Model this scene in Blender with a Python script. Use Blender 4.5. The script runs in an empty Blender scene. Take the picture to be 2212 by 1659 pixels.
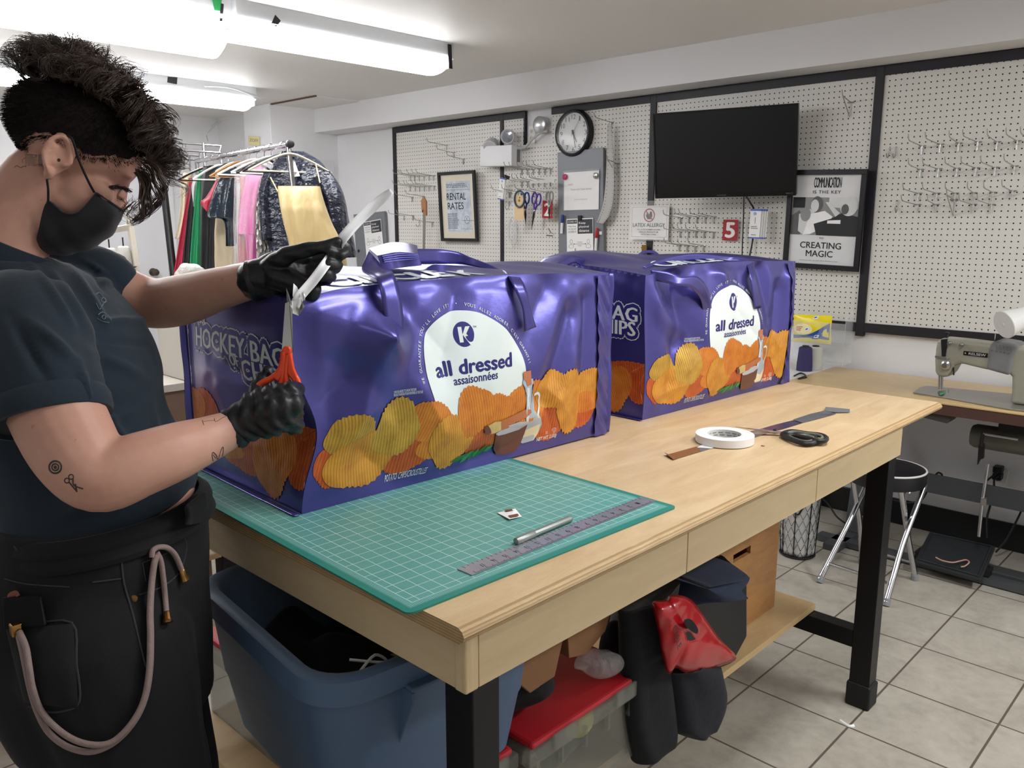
import bpy, bmesh, math, random
import numpy as np
from mathutils import Vector, Matrix
from mathutils.bvhtree import BVHTree
random.seed(7)
SC = bpy.context.scene
COL = SC.collection
# ---------------------------------------------------------------- camera
CAM = Vector((0, 0, 1.43)); FPX = 1786.6; YAW, PIT = -0.764586, 0.191953
FWD = Vector((math.sin(YAW)*math.cos(PIT), math.cos(YAW)*math.cos(PIT), -math.sin(PIT)))
RGT = FWD.cross(Vector((0, 0, 1))).normalized(); DWN = FWD.cross(RGT).normalized()
cd = bpy.data.cameras.new('camera'); co = bpy.data.objects.new('camera', cd); COL.objects.link(co)
cd.sensor_width = 36; cd.lens = 36*FPX/2212; cd.clip_start = 0.02
co.matrix_world = Matrix(((RGT.x, -DWN.x, -FWD.x, CAM.x), (RGT.y, -DWN.y, -FWD.y, CAM.y), (RGT.z, -DWN.z, -FWD.z, CAM.z), (0, 0, 0, 1)))
SC.camera = co
# ---------------------------------------------------------------- world, exposure
SC.view_settings.view_transform = 'Standard'; SC.view_settings.look = 'None'
SC.view_settings.gamma = 1; SC.view_settings.use_curve_mapping = False
SC.view_settings.exposure = 1.3
wd = bpy.data.worlds.new('world'); SC.world = wd; wd.use_nodes = True
wd.node_tree.nodes['Background'].inputs[0].default_value = (0.93, 0.96, 1.0, 1)
wd.node_tree.nodes['Background'].inputs[1].default_value = 0.18
def lamp(name, loc, size, watts, rot=(0, 0, 0), col=(0.95, 0.98, 1.0)):
    l = bpy.data.lights.new(name, 'AREA'); l.shape = 'RECTANGLE'; l.size, l.size_y = size; l.energy = watts; l.color = col
    o = bpy.data.objects.new(name, l); COL.objects.link(o); o.location = loc; o.rotation_euler = rot
    return o
# unseen area lamps: ceiling tubes inferred out of view, placed and dimmed for brightness
lamp('unseen_ceiling_light', (-0.42, 1.75, 2.26), (0.18, 1.3), 10)
lamp('unseen_ceiling_light', (0.95, 3.0, 2.26), (0.18, 1.2), 24)  # moved out here to brighten the right end of the back wall
lamp('unseen_ceiling_light', (0.30, -0.2, 2.26), (0.18, 1.3), 2)
lamp('unseen_ceiling_light', (-3.3, -0.9, 2.26), (0.18, 1.3), 3)

# ---------------------------------------------------------------- geometry helpers
def ray(px, py):
    return RGT*((px-1106)/FPX) + DWN*((py-829.5)/FPX) + FWD
def P(px, py, ax, v):                      # point of the picture on the plane axis = v
    d = ray(px, py); i = 'xyz'.index(ax); return CAM + d*((v-CAM[i])/d[i])
def K(px, py, d):                          # point of the picture at depth d (metres along the view)
    return CAM + ray(px, py)*d
def V(*a): return Vector(a)
WM = {}
class MB:
    def __init__(s): s.v = []; s.f = []; s.m = []; s.uv = []
    def add(s, vs, fs, mi=0, uv=None):
        b = len(s.v); s.v += [Vector(q) for q in vs]; s.uv += (uv if uv else [(q[0], q[1]) for q in vs])
        s.f += [[i+b for i in q] for q in fs]; s.m += [mi]*len(fs); return s
    def box(s, c, d, R=None, mi=0):
        c = Vector(c); x, y, z = d[0]/2, d[1]/2, d[2]/2
        vs = [Vector((a*x, b*y, e*z)) for a in (-1, 1) for b in (-1, 1) for e in (-1, 1)]
        if R is not None: vs = [R @ q for q in vs]
        return s.add([c+q for q in vs], [(0, 1, 3, 2), (4, 6, 7, 5), (0, 4, 5, 1), (2, 3, 7, 6), (0, 2, 6, 4), (1, 5, 7, 3)], mi)
    def bb(s, a, b, mi=0):
        a = Vector(a); b = Vector(b); d = b-a; return s.box((a+b)/2, (abs(d.x), abs(d.y), abs(d.z)), mi=mi)
    def tube(s, pts, r, n=8, mi=0, cap=True, closed=False, flat=1.0, up=None):
        pts = [Vector(q) for q in pts]; L = len(pts)
        rs = r if isinstance(r, (list, tuple)) else [r]*L
        vs = []; N = None
        for i in range(L):
            if closed: t = pts[(i+1) % L]-pts[i-1]
            else: t = pts[min(i+1, L-1)]-pts[max(i-1, 0)]
            if t.length < 1e-9: t = Vector((0, 0, 1))
            t.normalize()
            if N is None:
                N = (up.cross(t) if up is not None else t.orthogonal())
                if N.length < 1e-6: N = t.orthogonal()
            N = N-t*N.dot(t)
            if N.length < 1e-6: N = t.orthogonal()
            N.normalize(); B = t.cross(N)
            for k in range(n):
                a = 2*math.pi*k/n; vs.append(pts[i]+(N*math.cos(a)+B*math.sin(a)*flat)*rs[i])
        fs = []
        for i in range(L if closed else L-1):
            j = (i+1) % L
            for k in range(n): fs.append((i*n+k, i*n+(k+1) % n, j*n+(k+1) % n, j*n+k))
        if cap and not closed: fs += [tuple(range(n-1, -1, -1)), tuple(range((L-1)*n, L*n))]
        return s.add(vs, fs, mi)
    def lathe(s, o, ax, prof, n=24, mi=0, closed=False):
        o = Vector(o); ax = Vector(ax).normalized(); N = ax.orthogonal().normalized(); B = ax.cross(N); vs = []; fs = []
        for r, h in prof:
            for k in range(n):
                a = 2*math.pi*k/n; vs.append(o+ax*h+(N*math.cos(a)+B*math.sin(a))*r)
        L = len(prof)
        for i in range(L-1+(1 if closed else 0)):
            j = (i+1) % L
            for k in range(n): fs.append((i*n+k, i*n+(k+1) % n, j*n+(k+1) % n, j*n+k))
        if not closed:
            if prof[0][0] > 1e-6: fs.append(tuple(range(n-1, -1, -1)))
            if prof[-1][0] > 1e-6: fs.append(tuple(range((L-1)*n, L*n)))
        return s.add(vs, fs, mi)
    def prism(s, poly, vec, mi=0):
        poly = [Vector(q) for q in poly]; vec = Vector(vec); n = len(poly)
        vs = poly+[q+vec for q in poly]
        fs = [tuple(range(n-1, -1, -1)), tuple(range(n, 2*n))]+[(i, (i+1) % n, n+(i+1) % n, n+i) for i in range(n)]
        return s.add(vs, fs, mi)
    def grid(s, fn, nu, nv, mi=0, cu=False, uvs=(1, 1)):
        vs = []; uv = []
        for j in range(nv+1):
            for i in range(nu if cu else nu+1):
                u, w = i/nu, j/nv; vs.append(fn(u, w)); uv.append((u*uvs[0], w*uvs[1]))
        W = nu if cu else nu+1; fs = []
        for j in range(nv):
            for i in range(nu):
                a = j*W+i; b = j*W+(i+1) % W; fs.append((a, b, b+W, a+W))
        return s.add(vs, fs, mi, uv)
    def ell(s, c, r, R=None, n=14, mi=0):       # ellipsoid
        c = Vector(c); vs = []; fs = []
        for j in range(1, n):
            for i in range(2*n):
                a = math.pi*j/n; b = math.pi*i/n
                vs.append(Vector((r[0]*math.sin(a)*math.cos(b), r[1]*math.sin(a)*math.sin(b), r[2]*math.cos(a))))
        vs += [Vector((0, 0, r[2])), Vector((0, 0, -r[2]))]; W = 2*n; T = (n-1)*W
        for j in range(n-2):
            for i in range(W): fs.append((j*W+i, (j+1)*W+i, (j+1)*W+(i+1) % W, j*W+(i+1) % W))
        for i in range(W): fs += [(T, i, (i+1) % W), (T+1, (n-2)*W+(i+1) % W, (n-2)*W+i)]
        if R is not None: vs = [R @ q for q in vs]
        return s.add([c+q for q in vs], fs, mi)
    def build(s, name, mats, parent=None, smooth=True, bevel=0, solid=0, sub=0, local=False, ang=38, seg=2, off=0):
        me = bpy.data.meshes.new(name); vs = s.v
        if parent is not None and not local: Mi = WM[parent].inverted(); vs = [Mi @ q for q in vs]
        me.from_pydata([tuple(q) for q in vs], [], s.f); me.update()
        for q in (mats if isinstance(mats, (list, tuple)) else [mats]): me.materials.append(q)
        me.polygons.foreach_set('material_index', s.m)
        ul = me.uv_layers.new(name='uv'); li = np.zeros(len(me.loops), dtype=np.int32); me.loops.foreach_get('vertex_index', li)
        ul.data.foreach_set('uv', np.array(s.uv, dtype=np.float32)[li].ravel())
        o = link(bpy.data.objects.new(name, me), parent)
        if smooth:
            me.polygons.foreach_set('use_smooth', [True]*len(me.polygons))
            if ang < 170: me.set_sharp_from_angle(angle=math.radians(ang))
        if bevel:
            b = o.modifiers.new('b', 'BEVEL'); b.width = bevel; b.segments = seg; b.limit_method = 'ANGLE'; b.angle_limit = math.radians(40); b.harden_normals = smooth
        if solid:
            b = o.modifiers.new('s', 'SOLIDIFY'); b.thickness = solid; b.offset = off
        if sub:
            b = o.modifiers.new('u', 'SUBSURF'); b.levels = sub; b.render_levels = sub
        return o
def link(o, parent=None):
    COL.objects.link(o); WM[o] = Matrix.Identity(4)
    if parent is not None: o.parent = parent; WM[o] = WM[parent].copy()
    return o
def tag(o, label=None, cat=None, group=None, kind=None):
    for k, q in (('label', label), ('category', cat), ('group', group), ('kind', kind)):
        if q: o[k] = q
    return o
def thing(name, label, cat, loc=(0, 0, 0), group=None, rz=0):
    o = bpy.data.objects.new(name, None); o.empty_display_size = 0.05; COL.objects.link(o)
    o.location = loc; o.rotation_euler = (0, 0, rz)
    WM[o] = Matrix.Translation(Vector(loc)) @ Matrix.Rotation(rz, 4, 'Z')
    return tag(o, label, cat, group)
def dup(o, label, loc=None, rz=None, parent=None):
    c = o.copy(); COL.objects.link(c)
    if parent is not None: c.parent = parent
    if label: c['label'] = label
    if loc is not None: c.location = loc
    if rz is not None: c.rotation_euler = (0, 0, rz)
    for ch in list(o.children): dup(ch, None, parent=c)
    return c
ORD = ['first', 'second', 'third', 'fourth', 'fifth', 'sixth', 'seventh', 'eighth', 'ninth', 'tenth', 'eleventh', 'twelfth', 'thirteenth', 'fourteenth']
def spline(pts, n=8, closed=False):         # Catmull-Rom
    pts = [Vector(q) for q in pts]; L = len(pts); out = []
    for i in range(L if closed else L-1):
        g = (lambda k: pts[k % L]) if closed else (lambda k: pts[max(0, min(L-1, k))])
        a, b, c, d = g(i-1), g(i), g(i+1), g(i+2)
        for k in range(n):
            t = k/n; out.append(0.5*((2*b)+(c-a)*t+(2*a-5*b+4*c-d)*t*t+(3*b-a-3*c+d)*t*t*t))
    if not closed: out.append(pts[-1].copy())
    return out
def lerp(a, b, t): return a+(b-a)*t
def sstep(a, b, x):
    t = max(0.0, min(1.0, (x-a)/(b-a))); return t*t*(3-2*t)
# ---------------------------------------------------------------- lettering
TXT = {}
def text2d(s, size=1.0, bold=0.0, sx=1.0, align='CENTER', space=1.0, shear=0.0, res=3, line=1.0):
    key = (s, bold, sx, align, space, shear, res, line)
    if key not in TXT:
        c = bpy.data.curves.new('t', 'FONT'); c.body = s; c.size = 1; c.align_x = align; c.space_character = space
        c.shear = shear; c.resolution_u = res; c.space_line = line; c.fill_mode = 'FRONT'
        o = bpy.data.objects.new('t', c); COL.objects.link(o)
        dg = bpy.context.evaluated_depsgraph_get(); me = bpy.data.meshes.new_from_object(o.evaluated_get(dg))
        TXT[key] = ([(q.co.x*sx, q.co.y) for q in me.vertices], [tuple(p.vertices) for p in me.polygons])
        bpy.data.objects.remove(o); bpy.data.curves.remove(c); bpy.data.meshes.remove(me)
    v, f = TXT[key]
    return [(a*size, b*size) for a, b in v], f
def tblocks(s, size=1.0, bold=0.0, **kw):       # bold = the glyphs repeated with small shifts, each repeat a hair higher
    v, f = text2d(s, size, **kw); return [([(x+dx*size, y+dy*size) for x, y in v], f) for dx, dy in ([(0, 0)] if not bold else [(-bold, 0), (bold, 0), (0, -bold*.7), (0, bold*.7), (0, 0)])]
def put_text(mb, s, o, ux, uy, size, mi=0, lift=0.0008, **kw):     # lettering on a flat surface; o = anchor, ux/uy = directions
    ux = Vector(ux).normalized(); uy = Vector(uy).normalized(); n = ux.cross(uy).normalized()
    for k, (v, f) in enumerate(tblocks(s, size, **kw)): mb.add([Vector(o)+ux*a+uy*b+n*(lift+k*0.00006) for a, b in v], f, mi)
# ---------------------------------------------------------------- materials
MT = {}
def lin(h):
    if not isinstance(h, str): return (*h[:3], 1)
    h = h.lstrip('#'); c = [int(h[i:i+2], 16)/255 for i in (0, 2, 4)]
    return (*[q/12.92 if q <= 0.04045 else ((q+0.055)/1.055)**2.4 for q in c], 1)
class NT:
    def __init__(s, name):
        s.mat = bpy.data.materials.new(name); s.mat.use_nodes = True; s.t = s.mat.node_tree; s.t.nodes.clear()
        s.out = s.n('ShaderNodeOutputMaterial'); s.b = s.n('ShaderNodeBsdfPrincipled'); s.l(s.b.outputs[0], s.out.inputs[0]); s.tc = s.n('ShaderNodeTexCoord')
    def n(s, ty, **kw):
        q = s.t.nodes.new(ty)
        for k, v in kw.items(): setattr(q, k, v)
        return q
    def l(s, a, b): s.t.links.new(a, b)
    def set(s, node, i, v):
        if hasattr(v, 'is_output'): s.l(v, node.inputs[i])
        else: node.inputs[i].default_value = v
    def math(s, op, a, b=0.0, c=None):
        q = s.n('ShaderNodeMath', operation=op); s.set(q, 0, a); s.set(q, 1, b)
        if c is not None: s.set(q, 2, c)
        return q.outputs[0]
    def vmath(s, op, a, b=None):
        q = s.n('ShaderNodeVectorMath', operation=op); s.set(q, 0, a)
        if b is not None: s.set(q, 1, b)
        return q.outputs['Value'] if op in ('LENGTH', 'DOT_PRODUCT') else q.outputs[0]
    def mix(s, f, a, b, bt='MIX'):
        q = s.n('ShaderNodeMix', data_type='RGBA', blend_type=bt); s.set(q, 0, f); s.set(q, 6, a); s.set(q, 7, b); return q.outputs[2]
    def noise(s, scale, vec=None, detail=3, rough=0.55, dist=0.0):
        q = s.n('ShaderNodeTexNoise'); q.inputs['Scale'].default_value = scale; q.inputs['Detail'].default_value = detail
        q.inputs['Roughness'].default_value = rough; q.inputs['Distortion'].default_value = dist
        s.l(vec if vec is not None else s.tc.outputs['Object'], q.inputs['Vector']); return q.outputs[0]
    def ramp(s, f, stops):
        q = s.n('ShaderNodeValToRGB'); e = q.color_ramp.elements
        while len(e) < len(stops): e.new(0.5)
        for x, (p, c) in zip(e, stops): x.position = p; x.color = lin(c)
        s.l(f, q.inputs[0]); return q.outputs[0]
    def mapping(s, src, loc=(0, 0, 0), rot=(0, 0, 0), sc=(1, 1, 1)):
        q = s.n('ShaderNodeMapping'); q.inputs[1].default_value = loc; q.inputs[2].default_value = rot; q.inputs[3].default_value = sc
        s.l(src, q.inputs[0]); return q.outputs[0]
    def xyz(s, src):
        q = s.n('ShaderNodeSeparateXYZ'); s.l(src, q.inputs[0]); return q.outputs
    def bump(s, h, strength=0.3, dist=0.002, prev=None):
        q = s.n('ShaderNodeBump'); q.inputs['Strength'].default_value = strength; q.inputs['Distance'].default_value = dist
        s.l(h, q.inputs['Height'])
        if prev: s.l(prev, q.inputs['Normal'])
        s.l(q.outputs[0], s.b.inputs['Normal']); return q.outputs[0]
    def base(s, col=None, rough=0.5, metal=0.0, spec=0.5, coat=0.0, trans=0.0, ior=1.45, alpha=1.0, sheen=0.0, croughn=0.1):
        b = s.b.inputs
        if col is not None: s.set(s.b, 'Base Color', col if hasattr(col, 'is_output') else lin(col))
        s.set(s.b, 'Roughness', rough); s.set(s.b, 'Metallic', metal)
        b['Specular IOR Level'].default_value = spec; b['Coat Weight'].default_value = coat; b['Coat Roughness'].default_value = croughn
        b['Transmission Weight'].default_value = trans; b['IOR'].default_value = ior; b['Alpha'].default_value = alpha; b['Sheen Weight'].default_value = sheen
        return s
def mat(name, col='#808080', rough=0.5, metal=0.0, var=0.06, vs=8.0, bump=0.0, bs=60.0, bd=0.002, **kw):
    if name in MT: return MT[name]
    t = NT(name); c = lin(col)
    if var:
        nz = t.noise(vs); f = t.math('MULTIPLY_ADD', nz, 2*var, 1-var)
        col = t.vmath('MULTIPLY', t.mix(1.0, c, c), (1, 1, 1)); cc = t.n('ShaderNodeVectorMath', operation='SCALE'); cc.inputs[0].default_value = c[:3]; t.l(f, cc.inputs[3]); col = cc.outputs[0]
    t.base(col, rough, metal, **kw)
    if bump: t.bump(t.noise(bs), bump, bd)
    MT[name] = t.mat; return t.mat
def emis(name, col, strength):
    if name in MT: return MT[name]
    t = NT(name); t.base('#ffffff', 0.5); t.b.inputs['Emission Color'].default_value = lin(col); t.b.inputs['Emission Strength'].default_value = strength
    MT[name] = t.mat; return t.mat
def cloth(name, col, bump=0.25, var=0.12, rough=0.85, sheen=0.15, bs=9, weave=900):
    if name in MT: return MT[name]
    t = NT(name); c = lin(col); f = t.math('MULTIPLY_ADD', t.noise(bs), 2*var, 1-var)
    cc = t.n('ShaderNodeVectorMath', operation='SCALE'); cc.inputs[0].default_value = c[:3]; t.l(f, cc.inputs[3])
    t.base(cc.outputs[0], rough, sheen=sheen); b1 = t.bump(t.noise(weave, detail=1), bump, 0.0006)
    t.bump(t.noise(bs*2.2), bump, 0.006, b1); MT[name] = t.mat; return t.mat
def clear_plastic(name, col='#ffffff', rough=0.15, alpha=0.25, bump=0.3, bs=30):
    if name in MT: return MT[name]
    t = NT(name); t.base(col, rough, spec=0.8, alpha=alpha)
    if bump: t.bump(t.noise(bs), bump, 0.01)
    MT[name] = t.mat; return t.mat
BLACKM = lambda: mat('black_plastic', '#141416', 0.45, var=0.1)
STEEL = lambda: mat('polished_steel', '#b8b8b8', 0.25, 1.0, var=0.05)
WIRE = lambda: mat('zinc_wire', '#a9a9a6', 0.35, 0.85, var=0.05)
PAPER = lambda: mat('white_paper', '#e9e8e6', 0.7, var=0.02)
# ================================================================ the room
YW, XL, YS, ZS, ZC = 4.05, -5.85, 3.838, 2.135, 2.32
def wall_mat(name, col):
    if name in MT: return MT[name]
    t = NT(name); c = t.mix(t.noise(1.2, detail=4), lin(col), lin(tuple(q*0.93 for q in lin(col)[:3])))
    t.base(c, 0.55); t.bump(t.noise(180, detail=2), 0.12, 0.001); MT[name] = t.mat; return t.mat
WALLM = wall_mat('painted_wall', '#e0dfe0'); CEILM = wall_mat('painted_ceiling', '#e6e3de')
def struct(name, mb, m, **kw):
    o = mb.build(name, m, **kw); o['kind'] = 'structure'; return o
def tile_mat():
    t = NT('floor_tiles'); o = t.tc.outputs['Object']; x, y, z = t.xyz(o)
    def cell(q, off, p): return t.math('DIVIDE', t.math('SUBTRACT', q, off), p)
    fx, fy = cell(x, -0.793, 0.311), cell(y, 2.547, 0.3165)
    def edge(f, p): return t.math('MULTIPLY', t.math('ABSOLUTE', t.math('SUBTRACT', f, t.math('ROUND', f))), p)
    e = t.math('MINIMUM', edge(fx, 0.311), edge(fy, 0.3165)); g = t.math('SMOOTH_MIN', t.math('DIVIDE', e, 0.0035), 1.0, 0.2)
    g = t.math('GREATER_THAN', e, 0.0032)
    cx = t.n('ShaderNodeCombineXYZ'); t.l(t.math('FLOOR', fx), cx.inputs[0]); t.l(t.math('FLOOR', fy), cx.inputs[1])
    wn = t.n('ShaderNodeTexWhiteNoise'); t.l(cx.outputs[0], wn.inputs[0])
    n1 = t.noise(5, detail=6, rough=0.7, dist=0.6); n2 = t.noise(30, detail=4)
    c = t.ramp(t.math('ADD', t.math('MULTIPLY', n1, 0.7), t.math('MULTIPLY', n2, 0.3)), [(0.3, '#8f887d'), (0.5, '#a69f93'), (0.68, '#b4ada1')])
    c = t.mix(t.math('MULTIPLY', wn.outputs[0], 0.16), c, lin('#8d8578'))
    sp = t.math('GREATER_THAN', t.noise(9, detail=8, rough=0.85), 0.73); c = t.mix(t.math('MULTIPLY', sp, 0.6), c, lin('#3a332c'))
    c = t.mix(g, lin('#5b5044'), c); t.base(c, t.math('MULTIPLY_ADD', n2, 0.2, 0.38)); t.bump(g, 0.4, 0.002)
    return t.mat
struct('floor', MB().bb((-8.2, -3.2, -0.1), (2.6, YW+0.1, 0)), tile_mat(), smooth=False)
struct('ceiling', MB().bb((-8.2, -3.2, ZC), (2.6, YW+0.1, ZC+0.1)), CEILM, smooth=False)
struct('wall_back', MB().bb((XL, YW, 0), (2.6, YW+0.1, ZC)), WALLM, smooth=False)
struct('trim_1', MB().bb((XL, YS, ZS), (2.6, YW, ZC)), WALLM, smooth=False)      # boxed soffit above the pegboards
struct('wall_left', MB().bb((-6.25, 3.45, 0), (XL, YW+0.1, ZC)), WALLM, smooth=False, bevel=0.004)
struct('wall_recess', MB().bb((-7.2, 3.63, 0), (-6.25, 3.73, ZC)), WALLM, smooth=False)
struct('wall_far_left', MB().bb((-7.15, -3.2, 0), (-7.03, 3.63, ZC)), WALLM, smooth=False)
struct('wall_right', MB().bb((2.5, -3.2, 0), (2.6, YW, ZC)), WALLM, smooth=False)
struct('baseboard_back', MB().bb((-3.0, YW-0.014, 0), (2.5, YW, 0.125)), mat('black_baseboard', '#121214', 0.4), smooth=False, bevel=0.003)
# ceiling hatch next to the soffit
hm = MB().bb((-5.885, 3.475, ZC-0.008), (-5.25, 3.837, ZC)); o = struct('trim_2', hm, CEILM, smooth=False)
hb = MB(); hb.bb((-5.9, 3.462, ZC-0.01), (-5.885, 3.837, ZC)); hb.bb((-5.9, 3.46, ZC-0.01), (-5.25, 3.475, ZC))
struct('trim_3', hb, mat('brown_edge', '#5b4638', 0.6), smooth=False)
# low cupboard doors in the left corner wall
dm = MB().bb((XL-0.001, 3.50, 0.05), (XL+0.012, 4.0, 1.93)); d1 = struct('door_1', dm, wall_mat('painted_door', '#d8d8da'), smooth=False, bevel=0.003)
tag(MB().bb((XL+0.011, 3.955, 1.66), (XL+0.02, 3.975, 1.74)).build('hinge', STEEL(), d1, smooth=False))
# door in the far left wall, with frame and knob
p0 = P(300, 470, 'x', -7.03); p1 = P(358, 470, 'x', -7.03); yd = p1.y
db = MB().bb((-7.031, yd-0.95, 0), (-7.005, yd-0.02, 2.02)); d2 = struct('door_2', db, wall_mat('painted_door', '#d8d8da'), smooth=False, bevel=0.003)
fr = MB()
fr.bb((-7.035, yd-0.02, 0), (-6.985, yd+0.06, 2.02)); fr.bb((-7.035, yd-1.03, 0), (-6.985, yd-0.95, 2.02)); fr.bb((-7.035, yd-1.03, 2.021), (-6.985, yd+0.06, 2.1))
fr.build('door_frame', WALLM, d2, smooth=False, bevel=0.004)
k = P(333, 588, 'x', -6.98)
kb = MB().lathe((-7.005, k.y, k.z), (1, 0, 0), [(0.033, 0), (0.033, 0.006), (0.012, 0.01), (0.011, 0.035), (0.024, 0.042), (0.03, 0.055), (0.026, 0.068), (0, 0.072)], 24)
tag(kb.build('door_knob', mat('aged_bronze', '#5e5448', 0.35, 0.8), d2), 'dark bronze round door knob')

# ---------------------------------------------------------------- fluorescent fixtures
TUBE = emis('lit_tube', '#f4f8ff', 13.0); DIFF = emis('lit_diffuser', '#fbfcff', 8.5)
HOUS = mat('white_enamel', '#c2c4c6', 0.45, var=0.02)
TAPE = mat('black_tape', '#1c1b20', 0.6)
def fixture(x, y0, y1, label, w=0.24, hang=0.0, curl=False):
    t = thing('fluorescent_light', label, 'ceiling light', (x, (y0+y1)/2, ZC), 'fluorescent lights on the ceiling')
    mb = MB().prism([(x+0.0, y0, ZC), (x+0.0, y0, ZC-0.075), (x-0.02, y0, ZC-0.085), (x-w+0.02, y0, ZC-0.085), (x-w, y0, ZC-0.075), (x-w, y0, ZC)], (0, y1-y0, 0))
    mb.build('housing', HOUS, t, smooth=False, bevel=0.003)
    n = 14
    def sh(u, v):
        a = math.pi*u; return Vector((x-w/2+(w/2+0.004)*math.cos(a), lerp(y0+0.01, y1-0.03, v), ZC-0.072-(0.07+hang)*math.sin(a)**0.8))
    MB().grid(sh, n, 6).build('diffuser', DIFF, t, solid=0.002)
    for q in (0.3, 0.7):
        MB().tube([(x-w*q, y0+0.03, ZC-0.1), (x-w*q, y1-0.03, ZC-0.1)], 0.013, 10).build('tube', TUBE, t)
    for y in (y0+0.012, y1-0.012):
        MB().bb((x-w+0.02, y-0.006, ZC-0.12), (x-0.02, y+0.006, ZC-0.07)).build('end_cap', HOUS, t, smooth=False, bevel=0.002)
    return t
f2 = fixture(-3.27, 1.80, 2.985, 'white fluorescent tube light whose far end is taped black, nearer the soffit')
f1 = fixture(-3.27, 0.55, 1.78, 'wide glowing ceiling light with a curved white sheet hung under it')
f3 = fixture(-5.24, 1.05, 3.0, 'fluorescent tube light behind the curly hair, one loose end strip sticking out')
# paper sheet hung under the nearer fixture
def paper(u, v):
    y = lerp(0.2, 1.80, v); a = lerp(-0.15, 1.0, u)
    x = -3.255-0.235*u-0.012*math.sin(7*u); z = 2.243-0.145*(u**0.75)+(0.02*(u-0.85)/0.15 if u > 0.85 else 0)
    return Vector((x, y, z))
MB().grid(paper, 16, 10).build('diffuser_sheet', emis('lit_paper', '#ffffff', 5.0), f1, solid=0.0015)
def tape_piece(label, pts, name='tape_piece', m=None):
    a, b, c, d = [Vector(q) for q in pts]; n = (b-a).cross(d-a).normalized()
    if n.dot(CAM-a) < 0: n = -n
    mb = MB().prism([a+n*0.001, b+n*0.001, c+n*0.001, d+n*0.001], n*0.0015)
    return tag(mb.build(name, m or TAPE, smooth=False), label, 'tape', 'tape on the ceiling lights')
fx = -3.268
def F(px, py): return P(px, py, 'x', fx)
tape_piece('black tape tab in the middle of the second tube light', [F(594, 32), F(606, 45), F(597, 58), F(585, 53)])
tape_piece('black tape strip on the joint beside green tape', [F(476, 7), F(483, 9), F(480, 46), F(474, 46)])
tape_piece('green tape strip at the joint of the two ceiling lights', [F(457, -4), F(479, -4), F(476, 24), F(463, 22)], m=mat('green_tape', '#1f9a50', 0.5))
tape_piece('black tape strip wrapped on the end of the tube light', [(fx+.001, 2.94, ZC-0.01), (fx+.001, 2.965, ZC-0.01), (fx+.001, 2.97, ZC-0.125), (fx+.001, 2.945, ZC-0.125)])
fx = -5.238
tape_piece('black tape square on the far tube light', [F(362, 166), F(383, 167), F(382, 182), F(361, 178)])
st = MB().tube(spline([F(440, 186)+V(.01, 0, 0), F(490, 190)+V(.03, 0, 0), F(530, 204)+V(.05, 0, 0), F(561, 216)+V(.06, 0, 0)], 6), 0.008, 6, flat=0.4)
tag(st.build('loose_strip', HOUS), 'thin white strip hanging loose off the far tube light', 'strip')
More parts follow.
